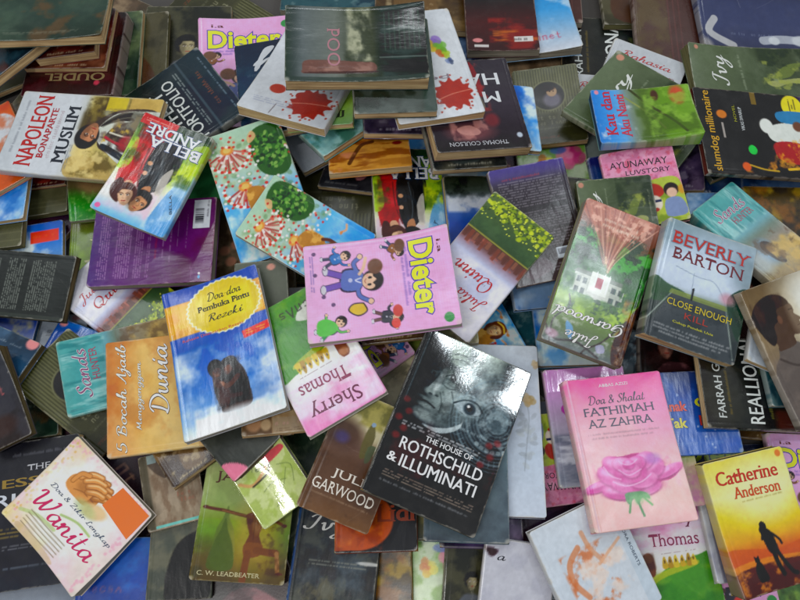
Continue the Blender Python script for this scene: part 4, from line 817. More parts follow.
@design('lime_pink', [T('title', 'R', 'JJ', .8, .85, .15, .1, '3c4434')], 'tan', .2)
def _(p): p.g(['8cb86c', '98c080', 'a0c850', '88b878'], 1); p.p([(0, .8), (.5, .9), (.3, 1), (0, 1)], 'e090b0')
@design('orange_brown', [], 'tan', .2)
def _(p): p.f('b87840'); p.n('c89060', 4, th=.52, a=.7, so=.2); p.n('6a2018', 5, th=.6, a=.8)
@design('orange_wave', [], 'tan', .2, True)
def _(p):
    p.f('b87c40'); p.n('d89c50', 2, 14, th=.5, a=.9, so=.12); p.n('8c4c28', 2, 12, th=.58, a=.8, so=.1); p.e(.85, .7, .06, .03, '7c2c24', 1, .4); p.l([(.25, .9), (.4, .7), (.55, .66)], .05, '4c2c20', .8); p.n('d88870', 5, th=.55, a=.7, box=(0, .75, .35, 1))
@design('orange_white', [], 'tan', .16)
def _(p): p.f('d0622c'); p.p([(.5, .2), (.8, .1), (1, .3), (1, .9), (.7, .7)], 'c8ccd0'); p.n('c04818', 4, th=.58, a=.6, so=.15)
@design('flame_back', [M(.78, .87, .24, .03, '3a3434')], 'grey', .14, True)
def _(p):
    p.g(['221c1c', '241a1a', '4a2420', '3c201e'], 1); p.n('8c3424', 3, 9, th=.5, a=.8, so=.2, box=(.3, .6, 1, 1)); p.n('c87034', 2, 12, th=.6, a=.7, so=.12, box=(.35, .75, 1, .95)); p.e(.15, .88, .07, .04, 'd88c8c', 1, .3); p.r(.1, .93, .3, .96, 'd0ccc8'); p.r(.66, .84, .92, .9, 'd0ccc8')
@design('olive_lines', [], 'olive', .24)
def _(p): p.f('4c4c38'); p.n('5c5c44', 3, th=.52, a=.6, so=.2); [p.r(0, .05 + k * .06, 1, .06 + k * .06, '6c6a50', .5) for k in range(15)]
@design('olive_people', [], 'olive', .24)
def _(p): p.f('3c3a2c'); p.n('54503c', 4, th=.52, a=.8); p.face(.3, .3, .2, '8a7c58', '241c14'); p.face(.6, .36, .2, '8a7c58', '241c14'); p.p([(.1, .95), (.3, .5), (.7, .55), (.85, .95)], '4c3428', .9)
@design('olive_heart', [], 'grey', .24)
def _(p): p.g(['5c6054', '585c50', '4c5048'], 1); p.e(.7, .08, .08, .06, 'c89080', 1, .3); p.e(.3, .5, .2, .2, '2c2420', .8, .6)
@design('sepia_people', [], 'grey', .2)
def _(p): p.g(['7c6c54', '84705c', '6c6450', '5c5848'], 1); p.n('a88c70', 5, th=.53, a=.7, so=.12); p.n('4a3c30', 5, th=.56, a=.7); [p.e(x, y, .07, .06, 'c08870', .9, .4) for x, y in ((.15, .5), (.3, .46), (.22, .6), (.4, .62), (.35, .75), (.55, .7))]
@design('rahasia', [T('title', 'k', 'Rahasia', .5, .12, .66, .075, 'b04848'), T('title', 'k', 'Besar', .66, .215, .5, .06, '8a4a50')], 'grey', .2, True)
def _(p): p.g(['b8bcc0', 'bcc0c4', 'a8acb0', '8c9088'], 1); p.p([(.1, 1), (.2, .5), (.5, .4), (.8, .55), (.9, 1)], '7c8884', .8)
@design('navy_bottle', [M(.35, .8, .3, .04, '8890a8')], 'grey', .18, True)
def _(p):
    p.g(['34384c', '3c4260', '404664', '3c4058'], 1); p.l([(.1, .6), (.05, .8), (.2, .98)], .05, 'b8b8b8', .9); p.l([(.42, .88), (.6, .84), (.9, .88)], .06, 'b0b4bc', .9); p.e(.5, .87, .04, .03, 'c8ccd0', 1, .3); p.e(.7, .85, .07, .04, 'c0c4c8', 1, .3); p.p([(.8, .8), (.95, .6), (1, .5), (1, .7)], 'a8a08c', .8)
@design('brown_lines', [], 'grey', .2)
def _(p): p.f('4a3430'); p.n('5c5034', 4, th=.52, a=.7, so=.2, box=(0, 0, .5, 1)); [p.r(.5 + k * .08, 0, .51 + k * .08, 1, '6c4440', .6) for k in range(6)]
@design('gold_brown', [], 'tan', .2)
def _(p): p.f('4c4028'); p.n('a08434', 4, th=.52, a=.8, so=.12); p.n('2c2820', 5, th=.54, a=.7); p.n('8c5c2c', 5, th=.6, a=.7)
@design('white_pic', [], 'tan', .16)
def _(p): p.f('b8c0c8'); p.p([(.1, .55), (.4, .4), (.6, .7), (.5, .9), (.2, .8)], '5c646c'); p.n('909aa4', 5, th=.6, a=.5)
@design('white_gray', [], 'white', .16)
def _(p): p.g(['b8bcc4', 'a4a8b4', '7c8090'], 1); p.n('d0d4d8', 3, th=.54, a=.7, so=.2); p.l([(.1, 0), (.1, 1)], .04, '54505c', .8, False)
@design('bw_scribble', [T('title', 'k', 'a', .25, .2, .12, .05, '2c2c34')], 'white', .18)
def _(p): p.f('bcbcc4'); p.p([(0, .1), (.2, .12), (.1, .2)], '3a1c2c'); p.n('a8a8b4', 4, th=.58, a=.5)
@design('lilac_butterfly', [], 'white', .12, True)
def _(p):
    p.g(['c888c4', 'c890c8', 'c4a4cc', 'b8b0c4', '9498a8', 'a8acb8'], 1, [0, .12, .3, .5, .7, 1]); p.p([(.15, .34), (.28, .28), (.34, .36), (.3, .42), (.2, .4)], 'b044a0', .9); p.l([(.2, .2), (.32, .26), (.34, .4)], .02, '5c3050', .9)
    p.n('6c7484', 2, 8, th=.54, a=.8, so=.15, box=(0, .55, .6, 1)); p.n('dce0e8', 2, 8, th=.6, a=.8, so=.1, box=(0, .4, .5, 1))  # grey-white glare on the shiny cover, painted into its lower half
@design('leaf_cover', [], 'tan', .2)
def _(p): p.f('4c6c3c'); p.n('8cac4c', 6, th=.54, a=.8); p.n('2c3c24', 6, th=.56, a=.8)
@design('yellow_green', [T('title', 'r', 'I', .86, .38, .05, .12, '6a4a34')], 'white', .18, True)
def _(p): p.g(['c4c464', 'c8cc80', 'a8c08c', 'c8b840', 'c0b44c', 'a0b460', 'c884b0'], 1, [0, .12, .2, .3, .5, .62, .8]); p.n('d0d4a0', 4, th=.54, a=.6, so=.15)
@design('map_beige', [], 'white', .2)
def _(p): p.f('a8a084'); p.n('c0b898', 5, th=.52, a=.8); p.n('74705c', 8, th=.58, a=.7); p.n('8c9468', 4, th=.56, a=.6)
@design('tulip', [], 'white', .18)
def _(p): p.g(['6c9c44', '88a860', '5c8c4c'], 1); p.n('d8e0d0', 4, th=.55, a=.7); p.flower(.75, .2, .25, 'd05888', 'e888a8', 'b03c70'); p.flower(.4, .3, .16, 'd8b034', 'c4742c', 'd8cc54'); p.e(.6, .1, .12, .06, '4a68b4', .8, .3)
@design('grass_girl', [], 'grey', .18)
def _(p): p.g(['6c5840', '785c44', '5a5438', '3c8030', '2c8c2c', '348034'], 1, [0, .35, .55, .68, .85, 1]); p.e(.35, .5, .2, .22, 'a07c58', .8, .6); p.n('88b45c', 14, th=.62, a=.8, box=(0, .6, 1, 1)); p.n('3c3420', 5, th=.55, a=.6, box=(0, 0, 1, .6))
@design('lime_frame', [T('title', 'r', 'J', .3, .42, .2, .3, 'c8c890')], 'olive', .18)
def _(p): p.g(['5c5438', '6c8430', '84a438', '6c8c34'], 1, [0, .2, .6, 1]); p.n('4c5c28', 4, th=.55, a=.6)
@design('landscape', [], 'blue', .12)
def _(p): p.g(['2c3c7c', '4c60a8', 'a8acb8', '9c9464', '647838', '3c5c34'], 1); p.n('c4b878', 4, th=.55, a=.7, so=.15)
@design('gray_text', [M(.6, .3, .6, .14, '40444c')], 'grey', .2)
def _(p): p.g(['8c949c', '848c98', '747c88'], 1); p.e(.8, .06, .08, .05, 'c0605c', 1, .3); p.n('9ca4ac', 3, th=.55, a=.6, so=.2)
@design('gray_shape', [], 'dark', .2)
def _(p): p.g(['5c5c50', '4c5048', '444840'], 1); p.n('74705c', 4, th=.54, a=.6, so=.2); p.p([(.3, 1), (.35, .6), (.6, .42), (.9, .45), (.95, 1)], '24221f'); p.r(0, 0, 1, .05, '6cc0b0')
@design('gray_glitter', [], 'grey', .08)
def _(p): p.g(['3c444c', '4c5a64', '3c4850'], 1); p.n('a8bcc8', 8, th=.6, a=.8); p.n('6a3c2c', 5, th=.6, a=.6)
@design('woman_photo', [], 'grey', .18)
def _(p): p.f('382c2c'); p.face(.4, .35, .3, 'b07c6c', '281a18'); p.p([(.2, .95), (.35, .62), (.7, .6), (.95, .95)], '8c5c60', .9); p.n('241c1e', 5, th=.56, a=.6)

@design('tan_pics', [], 'tan', .2, True)
def _(p):
    p.g(['a07c58', 'a89070', 'ac9470'], 1); p.n('8c6c4c', 5, th=.55, a=.7)
    p.r(0, .78, .35, 1, '5c4634', .9); p.e(.14, .86, .09, .09, 'a88060', .9, .4); p.e(.28, .88, .06, .07, 'c4a884', .8, .4); p.r(.36, .8, 1, 1, '9c8870', .8); print_marks(p, M(.62, .87, .46, .05, 'd8a0a0')); p.rows(.4, .93, .95, .98, 2, '6a5440', .7)
# ================================================================ lettering
G = {  # pen strokes of a cursive hand: advance, strokes (x, y); x-height 1, ascender 2, descender -1
'a': (1.25, [[(.85, .85), (.5, 1), (.12, .6), (.2, .08), (.5, .05), (.85, .55)], [(.9, 1), (.85, .3), (1, 0), (1.3, .3)]]),
'b': (1.1, [[(0, .6), (.35, 1.6), (.4, 2), (.2, 1.8), (.12, .3), (.45, 0), (.8, .4), (.7, .9), (.3, .8)], [(.7, .9), (1.1, .8)]]),
'c': (1.0, [[(.8, .8), (.5, 1), (.12, .6), (.2, .1), (.55, 0), (1.05, .4)]]),
'd': (1.3, [[(.85, .8), (.5, 1), (.12, .6), (.2, .08), (.5, .05), (.88, .55)], [(1.05, 2), (.88, .9), (.9, .2), (1.05, 0), (1.35, .3)]]),
'e': (1.0, [[(.12, .45), (.6, .6), (.7, .9), (.4, 1), (.12, .6), (.2, .1), (.55, 0), (1.05, .4)]]),
'g': (1.2, [[(.85, .85), (.5, 1), (.12, .6), (.2, .1), (.5, .05), (.85, .55)], [(.9, 1), (.8, -.4), (.45, -1), (.15, -.8), (.5, -.3), (1.25, .3)]]),
'h': (1.25, [[(0, .5), (.35, 1.5), (.42, 2), (.22, 1.8), (.15, 0)], [(.15, .4), (.5, 1), (.78, .8), (.75, .2), (.95, 0), (1.3, .35)]]),
'i': (.75, [[(.05, .5), (.3, 1), (.25, .25), (.42, 0), (.8, .35)], [(.36, 1.34), (.42, 1.5), (.5, 1.62)]]),
'j': (.7, [[(.05, .6), (.4, 1), (.3, -.4), (.0, -1), (-.25, -.8), (.1, -.3), (.7, .3)], [(.42, 1.34), (.48, 1.5), (.56, 1.62)]]),
'k': (1.15, [[(0, .5), (.35, 1.5), (.42, 2), (.22, 1.8), (.15, 0)], [(.75, 1), (.3, .55), (.75, .05), (1.2, .3)]]),
'l': (.75, [[(0, .4), (.42, 1.5), (.45, 2), (.25, 1.8), (.2, .3), (.4, 0), (.8, .35)]]),
'm': (1.75, [[(0, .6), (.2, 1), (.18, 0)], [(.18, .4), (.5, 1), (.65, .8), (.62, 0)], [(.62, .4), (.95, 1), (1.15, .8), (1.15, .2), (1.35, 0), (1.8, .35)]]),
'n': (1.3, [[(0, .6), (.2, 1), (.18, 0)], [(.18, .4), (.55, 1), (.8, .8), (.78, .2), (.95, 0), (1.35, .35)]]),
'o': (1.1, [[(.6, 1), (.15, .7), (.15, .2), (.5, 0), (.85, .4), (.75, .9), (.5, 1), (1.15, .8)]]),
'p': (1.15, [[(0, .6), (.25, 1), (.15, -1)], [(.2, .5), (.55, 1), (.9, .7), (.75, .1), (.25, .1)], [(.75, .1), (1.2, .3)]]),
'r': (.95, [[(0, .6), (.2, 1), (.18, 0)], [(.18, .45), (.45, .95), (.7, .95)], [(.7, .95), (.95, .6)]]),
's': (.85, [[(.65, .9), (.35, 1), (.2, .7), (.6, .4), (.55, .05), (.2, 0), (.05, .2)], [(.5, .05), (.9, .3)]]),
't': (.8, [[(.35, 1.7), (.22, .3), (.4, 0), (.85, .35)], [(.0, 1.1), (.65, 1.15)]]),
'u': (1.3, [[(.05, .8), (.2, 1), (.18, .3), (.4, 0), (.75, .4), (.85, 1)], [(.85, 1), (.82, .25), (1, 0), (1.35, .35)]]),
'v': (1.1, [[(0, .8), (.2, 1), (.3, .3), (.45, 0), (.75, .5), (.8, 1.05), (1.1, .9)]]),
'w': (1.5, [[(0, .8), (.15, 1), (.2, .3), (.4, 0), (.65, .5), (.7, .9)], [(.7, .9), (.75, .2), (.95, 0), (1.2, .5), (1.2, 1), (1.5, .9)]]),
'y': (1.2, [[(.05, .8), (.2, 1), (.22, .35), (.45, .1), (.8, .6), (.88, 1)], [(.88, 1), (.75, -.4), (.35, -1), (.1, -.8), (.5, -.25), (1.25, .35)]]),
'z': (1.0, [[(.1, .85), (.4, 1), (.75, .9), (.1, .05), (.5, .1), (1.05, .2)]]),
'A': (1.5, [[(.0, .1), (.3, .1), (.8, 1.2), (1.1, 2)], [(1.1, 2), (1.1, .8), (1.2, 0), (1.55, .2)], [(.45, .8), (1.2, .85)]]),
'B': (1.6, [[(.5, 1.8), (.4, .6), (.25, 0)], [(.0, 1.5), (.4, 2), (1.0, 1.95), (1.15, 1.5), (.55, 1.1), (1.2, .85), (1.2, .25), (.7, 0), (.1, .1)]]),
'D': (1.8, [[(.5, 1.9), (.45, .8), (.3, .1)], [(.0, 1.6), (.4, 2.05), (1.2, 1.8), (1.6, 1.1), (1.2, .2), (.6, -.05), (.1, .15), (.4, .2)]]),
'G': (1.6, [[(1.2, 1.6), (.9, 2), (.35, 1.6), (.1, .8), (.4, .05), (.9, .1), (1.2, .7)], [(.7, .8), (1.3, .85), (1.1, -.2), (.6, -.6), (.3, -.4)]]),
'I': (1.0, [[(.0, 1.6), (.3, 2), (.95, 1.95)], [(.65, 1.95), (.5, .7), (.3, .05), (-.1, .05), (-.2, .35)]]),
'J': (1.1, [[(.1, 1.6), (.4, 2), (1.05, 1.95)], [(.75, 1.95), (.6, .2), (.3, -.7), (-.1, -.6), (.1, -.1), (1.1, .4)]]),
'L': (1.3, [[(.9, 1.6), (.7, 2), (.45, 1.5), (.4, .6), (.1, .05), (.3, .15), (.8, 0), (1.3, .3)]]),
'M': (2.0, [[(.0, .1), (.25, .3), (.4, 1.9)], [(.4, 1.9), (.8, .4), (1.3, 1.95)], [(1.3, 1.95), (1.35, .5), (1.5, 0), (1.95, .3)]]),
'Q': (1.9, [[(.9, 2), (.25, 1.6), (.1, .8), (.5, .05), (1.2, .2), (1.5, 1.1), (1.2, 1.8), (.8, 1.9)], [(.5, .2), (.9, .3), (1.3, -.2), (1.95, .1)]]),
'R': (1.6, [[(.5, 1.8), (.4, .6), (.25, 0)], [(.0, 1.5), (.4, 2), (1.05, 1.9), (1.1, 1.4), (.5, 1.05), (.9, .6), (1.2, 0), (1.6, .3)]]),
'S': (1.3, [[(1.15, 1.6), (.9, 2), (.45, 1.7), (.6, 1.2), (1.0, .7), (.8, .1), (.3, 0), (.0, .4)]]),
'W': (2.2, [[(.0, 1.5), (.2, 1.95), (.45, 1.8), (.45, .6), (.6, .05)], [(.6, .05), (1.1, 1.0), (1.2, 1.7)], [(1.2, 1.7), (1.2, .5), (1.35, .05)], [(1.35, .05), (1.9, 1.1), (2.0, 2), (1.75, 1.8)]]),
'Z': (1.4, [[(.1, 1.6), (.4, 2), (1.1, 1.9), (.2, .1), (.6, .15), (1.3, .1)]]),
'5': (1.3, [[(1.0, 2), (.4, 1.95), (.3, 1.1), (.8, 1.2), (1.05, .7), (.8, .1), (.3, 0), (.05, .3)]]),
'-': (.8, [[(.1, .7), (.7, .75)]]),
'&': (1.4, [[(1.2, .9), (.9, .2), (.4, 0), (.1, .4), (.8, 1.4), (.6, 1.9), (.3, 1.5), (1.2, .05)]]),
' ': (.7, [])}

_cache = {}
def script_mesh(s, wgt=.17):
    V, F = [], []; x = 0; zi = 0
    for ch in s:
        adv, st = G.get(ch, G['o'])
        for pts in st:
            P = smooth_pts(pts, False, 5); P = P + [x, 0]
            P[:, 0] += .22 * P[:, 1]
            d = np.gradient(P, axis=0); L = np.hypot(d[:, 0], d[:, 1]) + 1e-9; d = d / L[:, None]
            nrm = np.stack([-d[:, 1], d[:, 0]], 1)
            wd = wgt * (.32 + .68 * np.abs(d[:, 1] * .9 - d[:, 0] * .35) ** 1.2)
            wd[0] *= .5; wd[-1] *= .4
            b = len(V)
            for k in range(len(P)):
                z = .012 * zi + .0015 * k
                V.append((*(P[k] + nrm[k] * wd[k] / 2), z)); V.append((*(P[k] - nrm[k] * wd[k] / 2), z))
            for k in range(len(P) - 1): F.append((b + 2 * k, b + 2 * k + 1, b + 2 * k + 3, b + 2 * k + 2))
            zi = (zi + 1) % 4
        x += adv
    return V, F

def font_mesh(s, off, serif):
    cu = bpy.data.curves.new('lettering', 'FONT'); cu.body = s; cu.offset = off; cu.resolution_u = 3
    ob = bpy.data.objects.new('lettering', cu); COL.objects.link(ob)
    bpy.context.view_layer.update()
    me = ob.evaluated_get(bpy.context.evaluated_depsgraph_get()).to_mesh()
    V = [(v.co.x, v.co.y, 0.) for v in me.vertices]; F = [tuple(p.vertices) for p in me.polygons]
    cnt = {}
    for f in F:
        for k in range(len(f)):
            e = tuple(sorted((f[k - 1], f[k]))); cnt[e] = cnt.get(e, 0) + 1
    ob.to_mesh_clear() if hasattr(ob, 'to_mesh_clear') else None
    bpy.data.objects.remove(ob); bpy.data.curves.remove(cu)
    if serif and V:
        caps = max(v[1] for v in V); xs = sorted({round(v[1], 2) for v in V})
        ex = []
        for (a, b), n in cnt.items():
            if n != 1: continue
            va, vb = V[a], V[b]; ln = abs(va[0] - vb[0])
            if abs(va[1] - vb[1]) < 1e-3 and .05 < ln < .25: ex.append((min(va[0], vb[0]), max(va[0], vb[0]), va[1]))
        for x0, x1, y in ex:
            up = 1 if y < .25 else -1
            b = len(V); t = .04; e = .055
            V += [(x0 - e, y, .02), (x1 + e, y, .02), (x1 + e, y + up * t * .6, .02), (x1, y + up * t * 1.5, .02), (x0, y + up * t * 1.5, .02), (x0 - e, y + up * t * .6, .02)]
            F.append(tuple(range(b, b + 6)))
    return V, F

def letter_mesh(style, s, fat=0):
    key = (style, s, fat)
    if key not in _cache:
        if style == 'k': V, F = script_mesh(s, .25 + (.17 if fat else 0))
        else:
            off = {'s': 0, 'b': 0, 'r': 0, 'R': 0, 'o': .03}[style] + (.035 if fat and style == 'o' else 0)
            V, F = font_mesh(s, off, style in 'rR')
            # heavier weights: the letter printed again with small sideways shifts
            sh = {'b': [(-.014, 0), (.014, 0)], 'R': [(-.022, 0), (.022, 0)]}.get(style, [])
            if fat and style != 'o': sh = sh + [(a * .045, b * .045) for a, b in ((-1, 0), (1, 0), (0, 1), (0, -1), (.7, .7), (-.7, .7), (.7, -.7), (-.7, -.7))]
            V0, F0, k = list(V), list(F), 0
            for ax, ay in sh:
                k += 1; b = len(V); V = V + [(x + ax, y + ay, z - .012 * k) for x, y, z in V0]; F = F + [tuple(i + b for i in f) for f in F0]
        _cache[key] = (np.array(V, float).reshape(-1, 3), F)
    return _cache[key]

# ================================================================ materials
def nodes_of(m):
    m.use_nodes = True; nt = m.node_tree; nt.nodes.clear()
    o = nt.nodes.new('ShaderNodeOutputMaterial'); b = nt.nodes.new('ShaderNodeBsdfPrincipled')
    nt.links.new(b.outputs[0], o.inputs[0]); return nt, b
def mathn(nt, op, a, b=None, clamp=False):
    n = nt.nodes.new('ShaderNodeMath'); n.operation = op; n.use_clamp = clamp
    for i, v in enumerate((a, b)):
        if v is None: continue
        if isinstance(v, (int, float)): n.inputs[i].default_value = v
        else: nt.links.new(v, n.inputs[i])
    return n.outputs[0]
def noise(nt, co, scale, det=2, rough=.5):
    n = nt.nodes.new('ShaderNodeTexNoise'); n.inputs['Scale'].default_value = scale; n.inputs['Detail'].default_value = det; n.inputs['Roughness'].default_value = rough
    nt.links.new(co, n.inputs['Vector']); return n.outputs[0]

GAIN = 1.0
def cover_material(rough, wrapped):
    key = ('cover', round(rough, 2), wrapped)
    if key in _cache: return _cache[key]
    m = bpy.data.materials.new('laminated_cover_%d%s' % (round(rough * 100), '_wrapped' if wrapped else ''))
    nt, b = nodes_of(m); L = nt.links
    at = nt.nodes.new('ShaderNodeAttribute'); at.attribute_name = 'print'
    tc = nt.nodes.new('ShaderNodeTexCoord'); oi = nt.nodes.new('ShaderNodeObjectInfo')
    off = nt.nodes.new('ShaderNodeVectorMath'); off.operation = 'ADD'; L.new(tc.outputs['Object'], off.inputs[0])
    cmb = nt.nodes.new('ShaderNodeCombineXYZ'); L.new(mathn(nt, 'MULTIPLY', oi.outputs['Random'], 40.), cmb.inputs[0]); L.new(cmb.outputs[0], off.inputs[1])
    co = off.outputs[0]
    # faint print mottling and dust
    dust = noise(nt, co, 26, 5, .65)
    mx = nt.nodes.new('ShaderNodeMix'); mx.data_type = 'RGBA'
    f = mathn(nt, 'MULTIPLY', mathn(nt, 'SUBTRACT', dust, .5, True), .12)
    L.new(f, mx.inputs[0]); L.new(at.outputs['Color'], mx.inputs[6]); mx.inputs[7].default_value = (.42, .4, .37, 1)
    L.new(mx.outputs[2], b.inputs['Base Color'])
    rn = noise(nt, co, 60, 4)
    rr = mathn(nt, 'ADD', mathn(nt, 'MULTIPLY', rn, .07 if wrapped or rough < .08 else .16), rough)
    L.new(rr, b.inputs['Roughness'])
    b.inputs['IOR'].default_value = 1.5
    b.inputs['Specular IOR Level'].default_value = .55
    bp = nt.nodes.new('ShaderNodeBump'); bp.inputs['Strength'].default_value = 1; bp.inputs['Distance'].default_value = 1
    h = mathn(nt, 'ADD', mathn(nt, 'MULTIPLY', noise(nt, co, 9, 1), .0035), mathn(nt, 'MULTIPLY', noise(nt, co, 320, 3), .00004))
    if wrapped:
        mp = nt.nodes.new('ShaderNodeMapping'); mp.inputs['Scale'].default_value = (1, .28, 1); mp.inputs['Rotation'].default_value = (0, 0, .5); L.new(co, mp.inputs[0])
        ck = noise(nt, mp.outputs[0], 42, 3, .5)
        h = mathn(nt, 'ADD', h, mathn(nt, 'MULTIPLY', mathn(nt, 'ABSOLUTE', mathn(nt, 'SUBTRACT', ck, .5)), -.0011))
    L.new(h, bp.inputs['Height']); L.new(bp.outputs[0], b.inputs['Normal'])
    _cache[key] = m; return m

def ink_material(hexcol, rough=.25):
    key = ('ink', hexcol)
    if key in _cache: return _cache[key]
    m = bpy.data.materials.new('printed_ink_' + hexcol); nt, b = nodes_of(m)
    tc = nt.nodes.new('ShaderNodeTexCoord'); n = noise(nt, tc.outputs['Object'], 90, 3)
    mx = nt.nodes.new('ShaderNodeMix'); mx.data_type = 'RGBA'; nt.links.new(mathn(nt, 'MULTIPLY', n, .22), mx.inputs[0])
    c = albedo(hexc(hexcol)); mx.inputs[6].default_value = (*c, 1); mx.inputs[7].default_value = (*(c * .6 + .08), 1)
    nt.links.new(mx.outputs[2], b.inputs['Base Color']); b.inputs['Roughness'].default_value = rough
    b.inputs['Specular IOR Level'].default_value = .5
    _cache[key] = m; return m

PAGES = {'tan': ('e4c498', '94785a'), 'white': ('b4b0a4', '84807a'), 'grey': ('a8a192', '7a756a'), 'gold': ('ccaa66', '947a44'), 'dark': ('6c6048', '4a4234'), 'olive': ('7c7858', '56543e'), 'yellow': ('a89a54', '7c7040'), 'pink': ('b89aa0', '98707c'), 'red': ('74403a', '50302c'), 'blue': ('4c6484', '34465c'), 'navy': ('34445c', '28323f'), 'rose': ('86706a', '5c4c48')}
def page_material(k):
    key = ('page', k)
    if key in _cache: return _cache[key]
    m = bpy.data.materials.new('page_edges_' + k); nt, b = nodes_of(m); L = nt.links
    tc = nt.nodes.new('ShaderNodeTexCoord')
    mp = nt.nodes.new('ShaderNodeMapping'); mp.inputs['Scale'].default_value = (6, 6, 900); L.new(tc.outputs['Object'], mp.inputs[0])
    mp2 = nt.nodes.new('ShaderNodeMapping'); mp2.inputs['Scale'].default_value = (14, 14, 260); L.new(tc.outputs['Object'], mp2.inputs[0])
    a = noise(nt, mp.outputs[0], 1, 3, .7); c = noise(nt, mp2.outputs[0], 1, 2); d = noise(nt, tc.outputs['Object'], 18, 3)
    t = mathn(nt, 'ADD', mathn(nt, 'ADD', mathn(nt, 'MULTIPLY', mathn(nt, 'SUBTRACT', a, .5), 3.4), mathn(nt, 'MULTIPLY', mathn(nt, 'SUBTRACT', c, .5), 1.6)), d, True)
    mx = nt.nodes.new('ShaderNodeMix'); mx.data_type = 'RGBA'; L.new(t, mx.inputs[0])
    c0, c1 = albedo(hexc(PAGES[k][1])), albedo(hexc(PAGES[k][0]))
    mx.inputs[6].default_value = (*c0, 1); mx.inputs[7].default_value = (*c1, 1); L.new(mx.outputs[2], b.inputs['Base Color'])
    b.inputs['Roughness'].default_value = .85; b.inputs['Specular IOR Level'].default_value = .15
    bp = nt.nodes.new('ShaderNodeBump'); bp.inputs['Distance'].default_value = .0006; bp.inputs['Strength'].default_value = .7
    L.new(a, bp.inputs['Height']); L.new(bp.outputs[0], b.inputs['Normal'])
    _cache[key] = m; return m

def albedo(srgb):
    """printed colour as it reads under the hall light -> reflectance"""
    c = to_lin(np.asarray(srgb, float))
    c = (c - HAZE) * ALB
    lum = c.mean(-1, keepdims=True)
    c = lum + (c - lum) * SAT
    return np.clip(c, .004, .86)
HAZE, ALB, SAT = .018, 1.2, 1.1

# ================================================================ the book
def mesh_obj(name, V, F, mats, parent, mi=None, smooth=None):
    me = bpy.data.meshes.new(name)
    V = np.asarray(V, np.float32)
    if isinstance(F, np.ndarray):
        me.vertices.add(len(V)); me.vertices.foreach_set('co', V.ravel())
        n, k = F.shape
        me.loops.add(n * k); me.loops.foreach_set('vertex_index', F.astype(np.int32).ravel())
        me.polygons.add(n); me.polygons.foreach_set('loop_start', (np.arange(n) * k).astype(np.int32)); me.polygons.foreach_set('loop_total', np.full(n, k, np.int32))
        me.update(calc_edges=True)
    else:
        me.from_pydata([tuple(map(float, v)) for v in V], [], F); me.update()
    for m in mats: me.materials.append(m)
    if mi is not None: me.polygons.foreach_set('material_index', np.asarray(mi, np.int32))
    if smooth is not None: me.polygons.foreach_set('use_smooth', np.full(len(me.polygons), smooth))
    o = bpy.data.objects.new(name, me); COL.objects.link(o); o.parent = parent
    return o

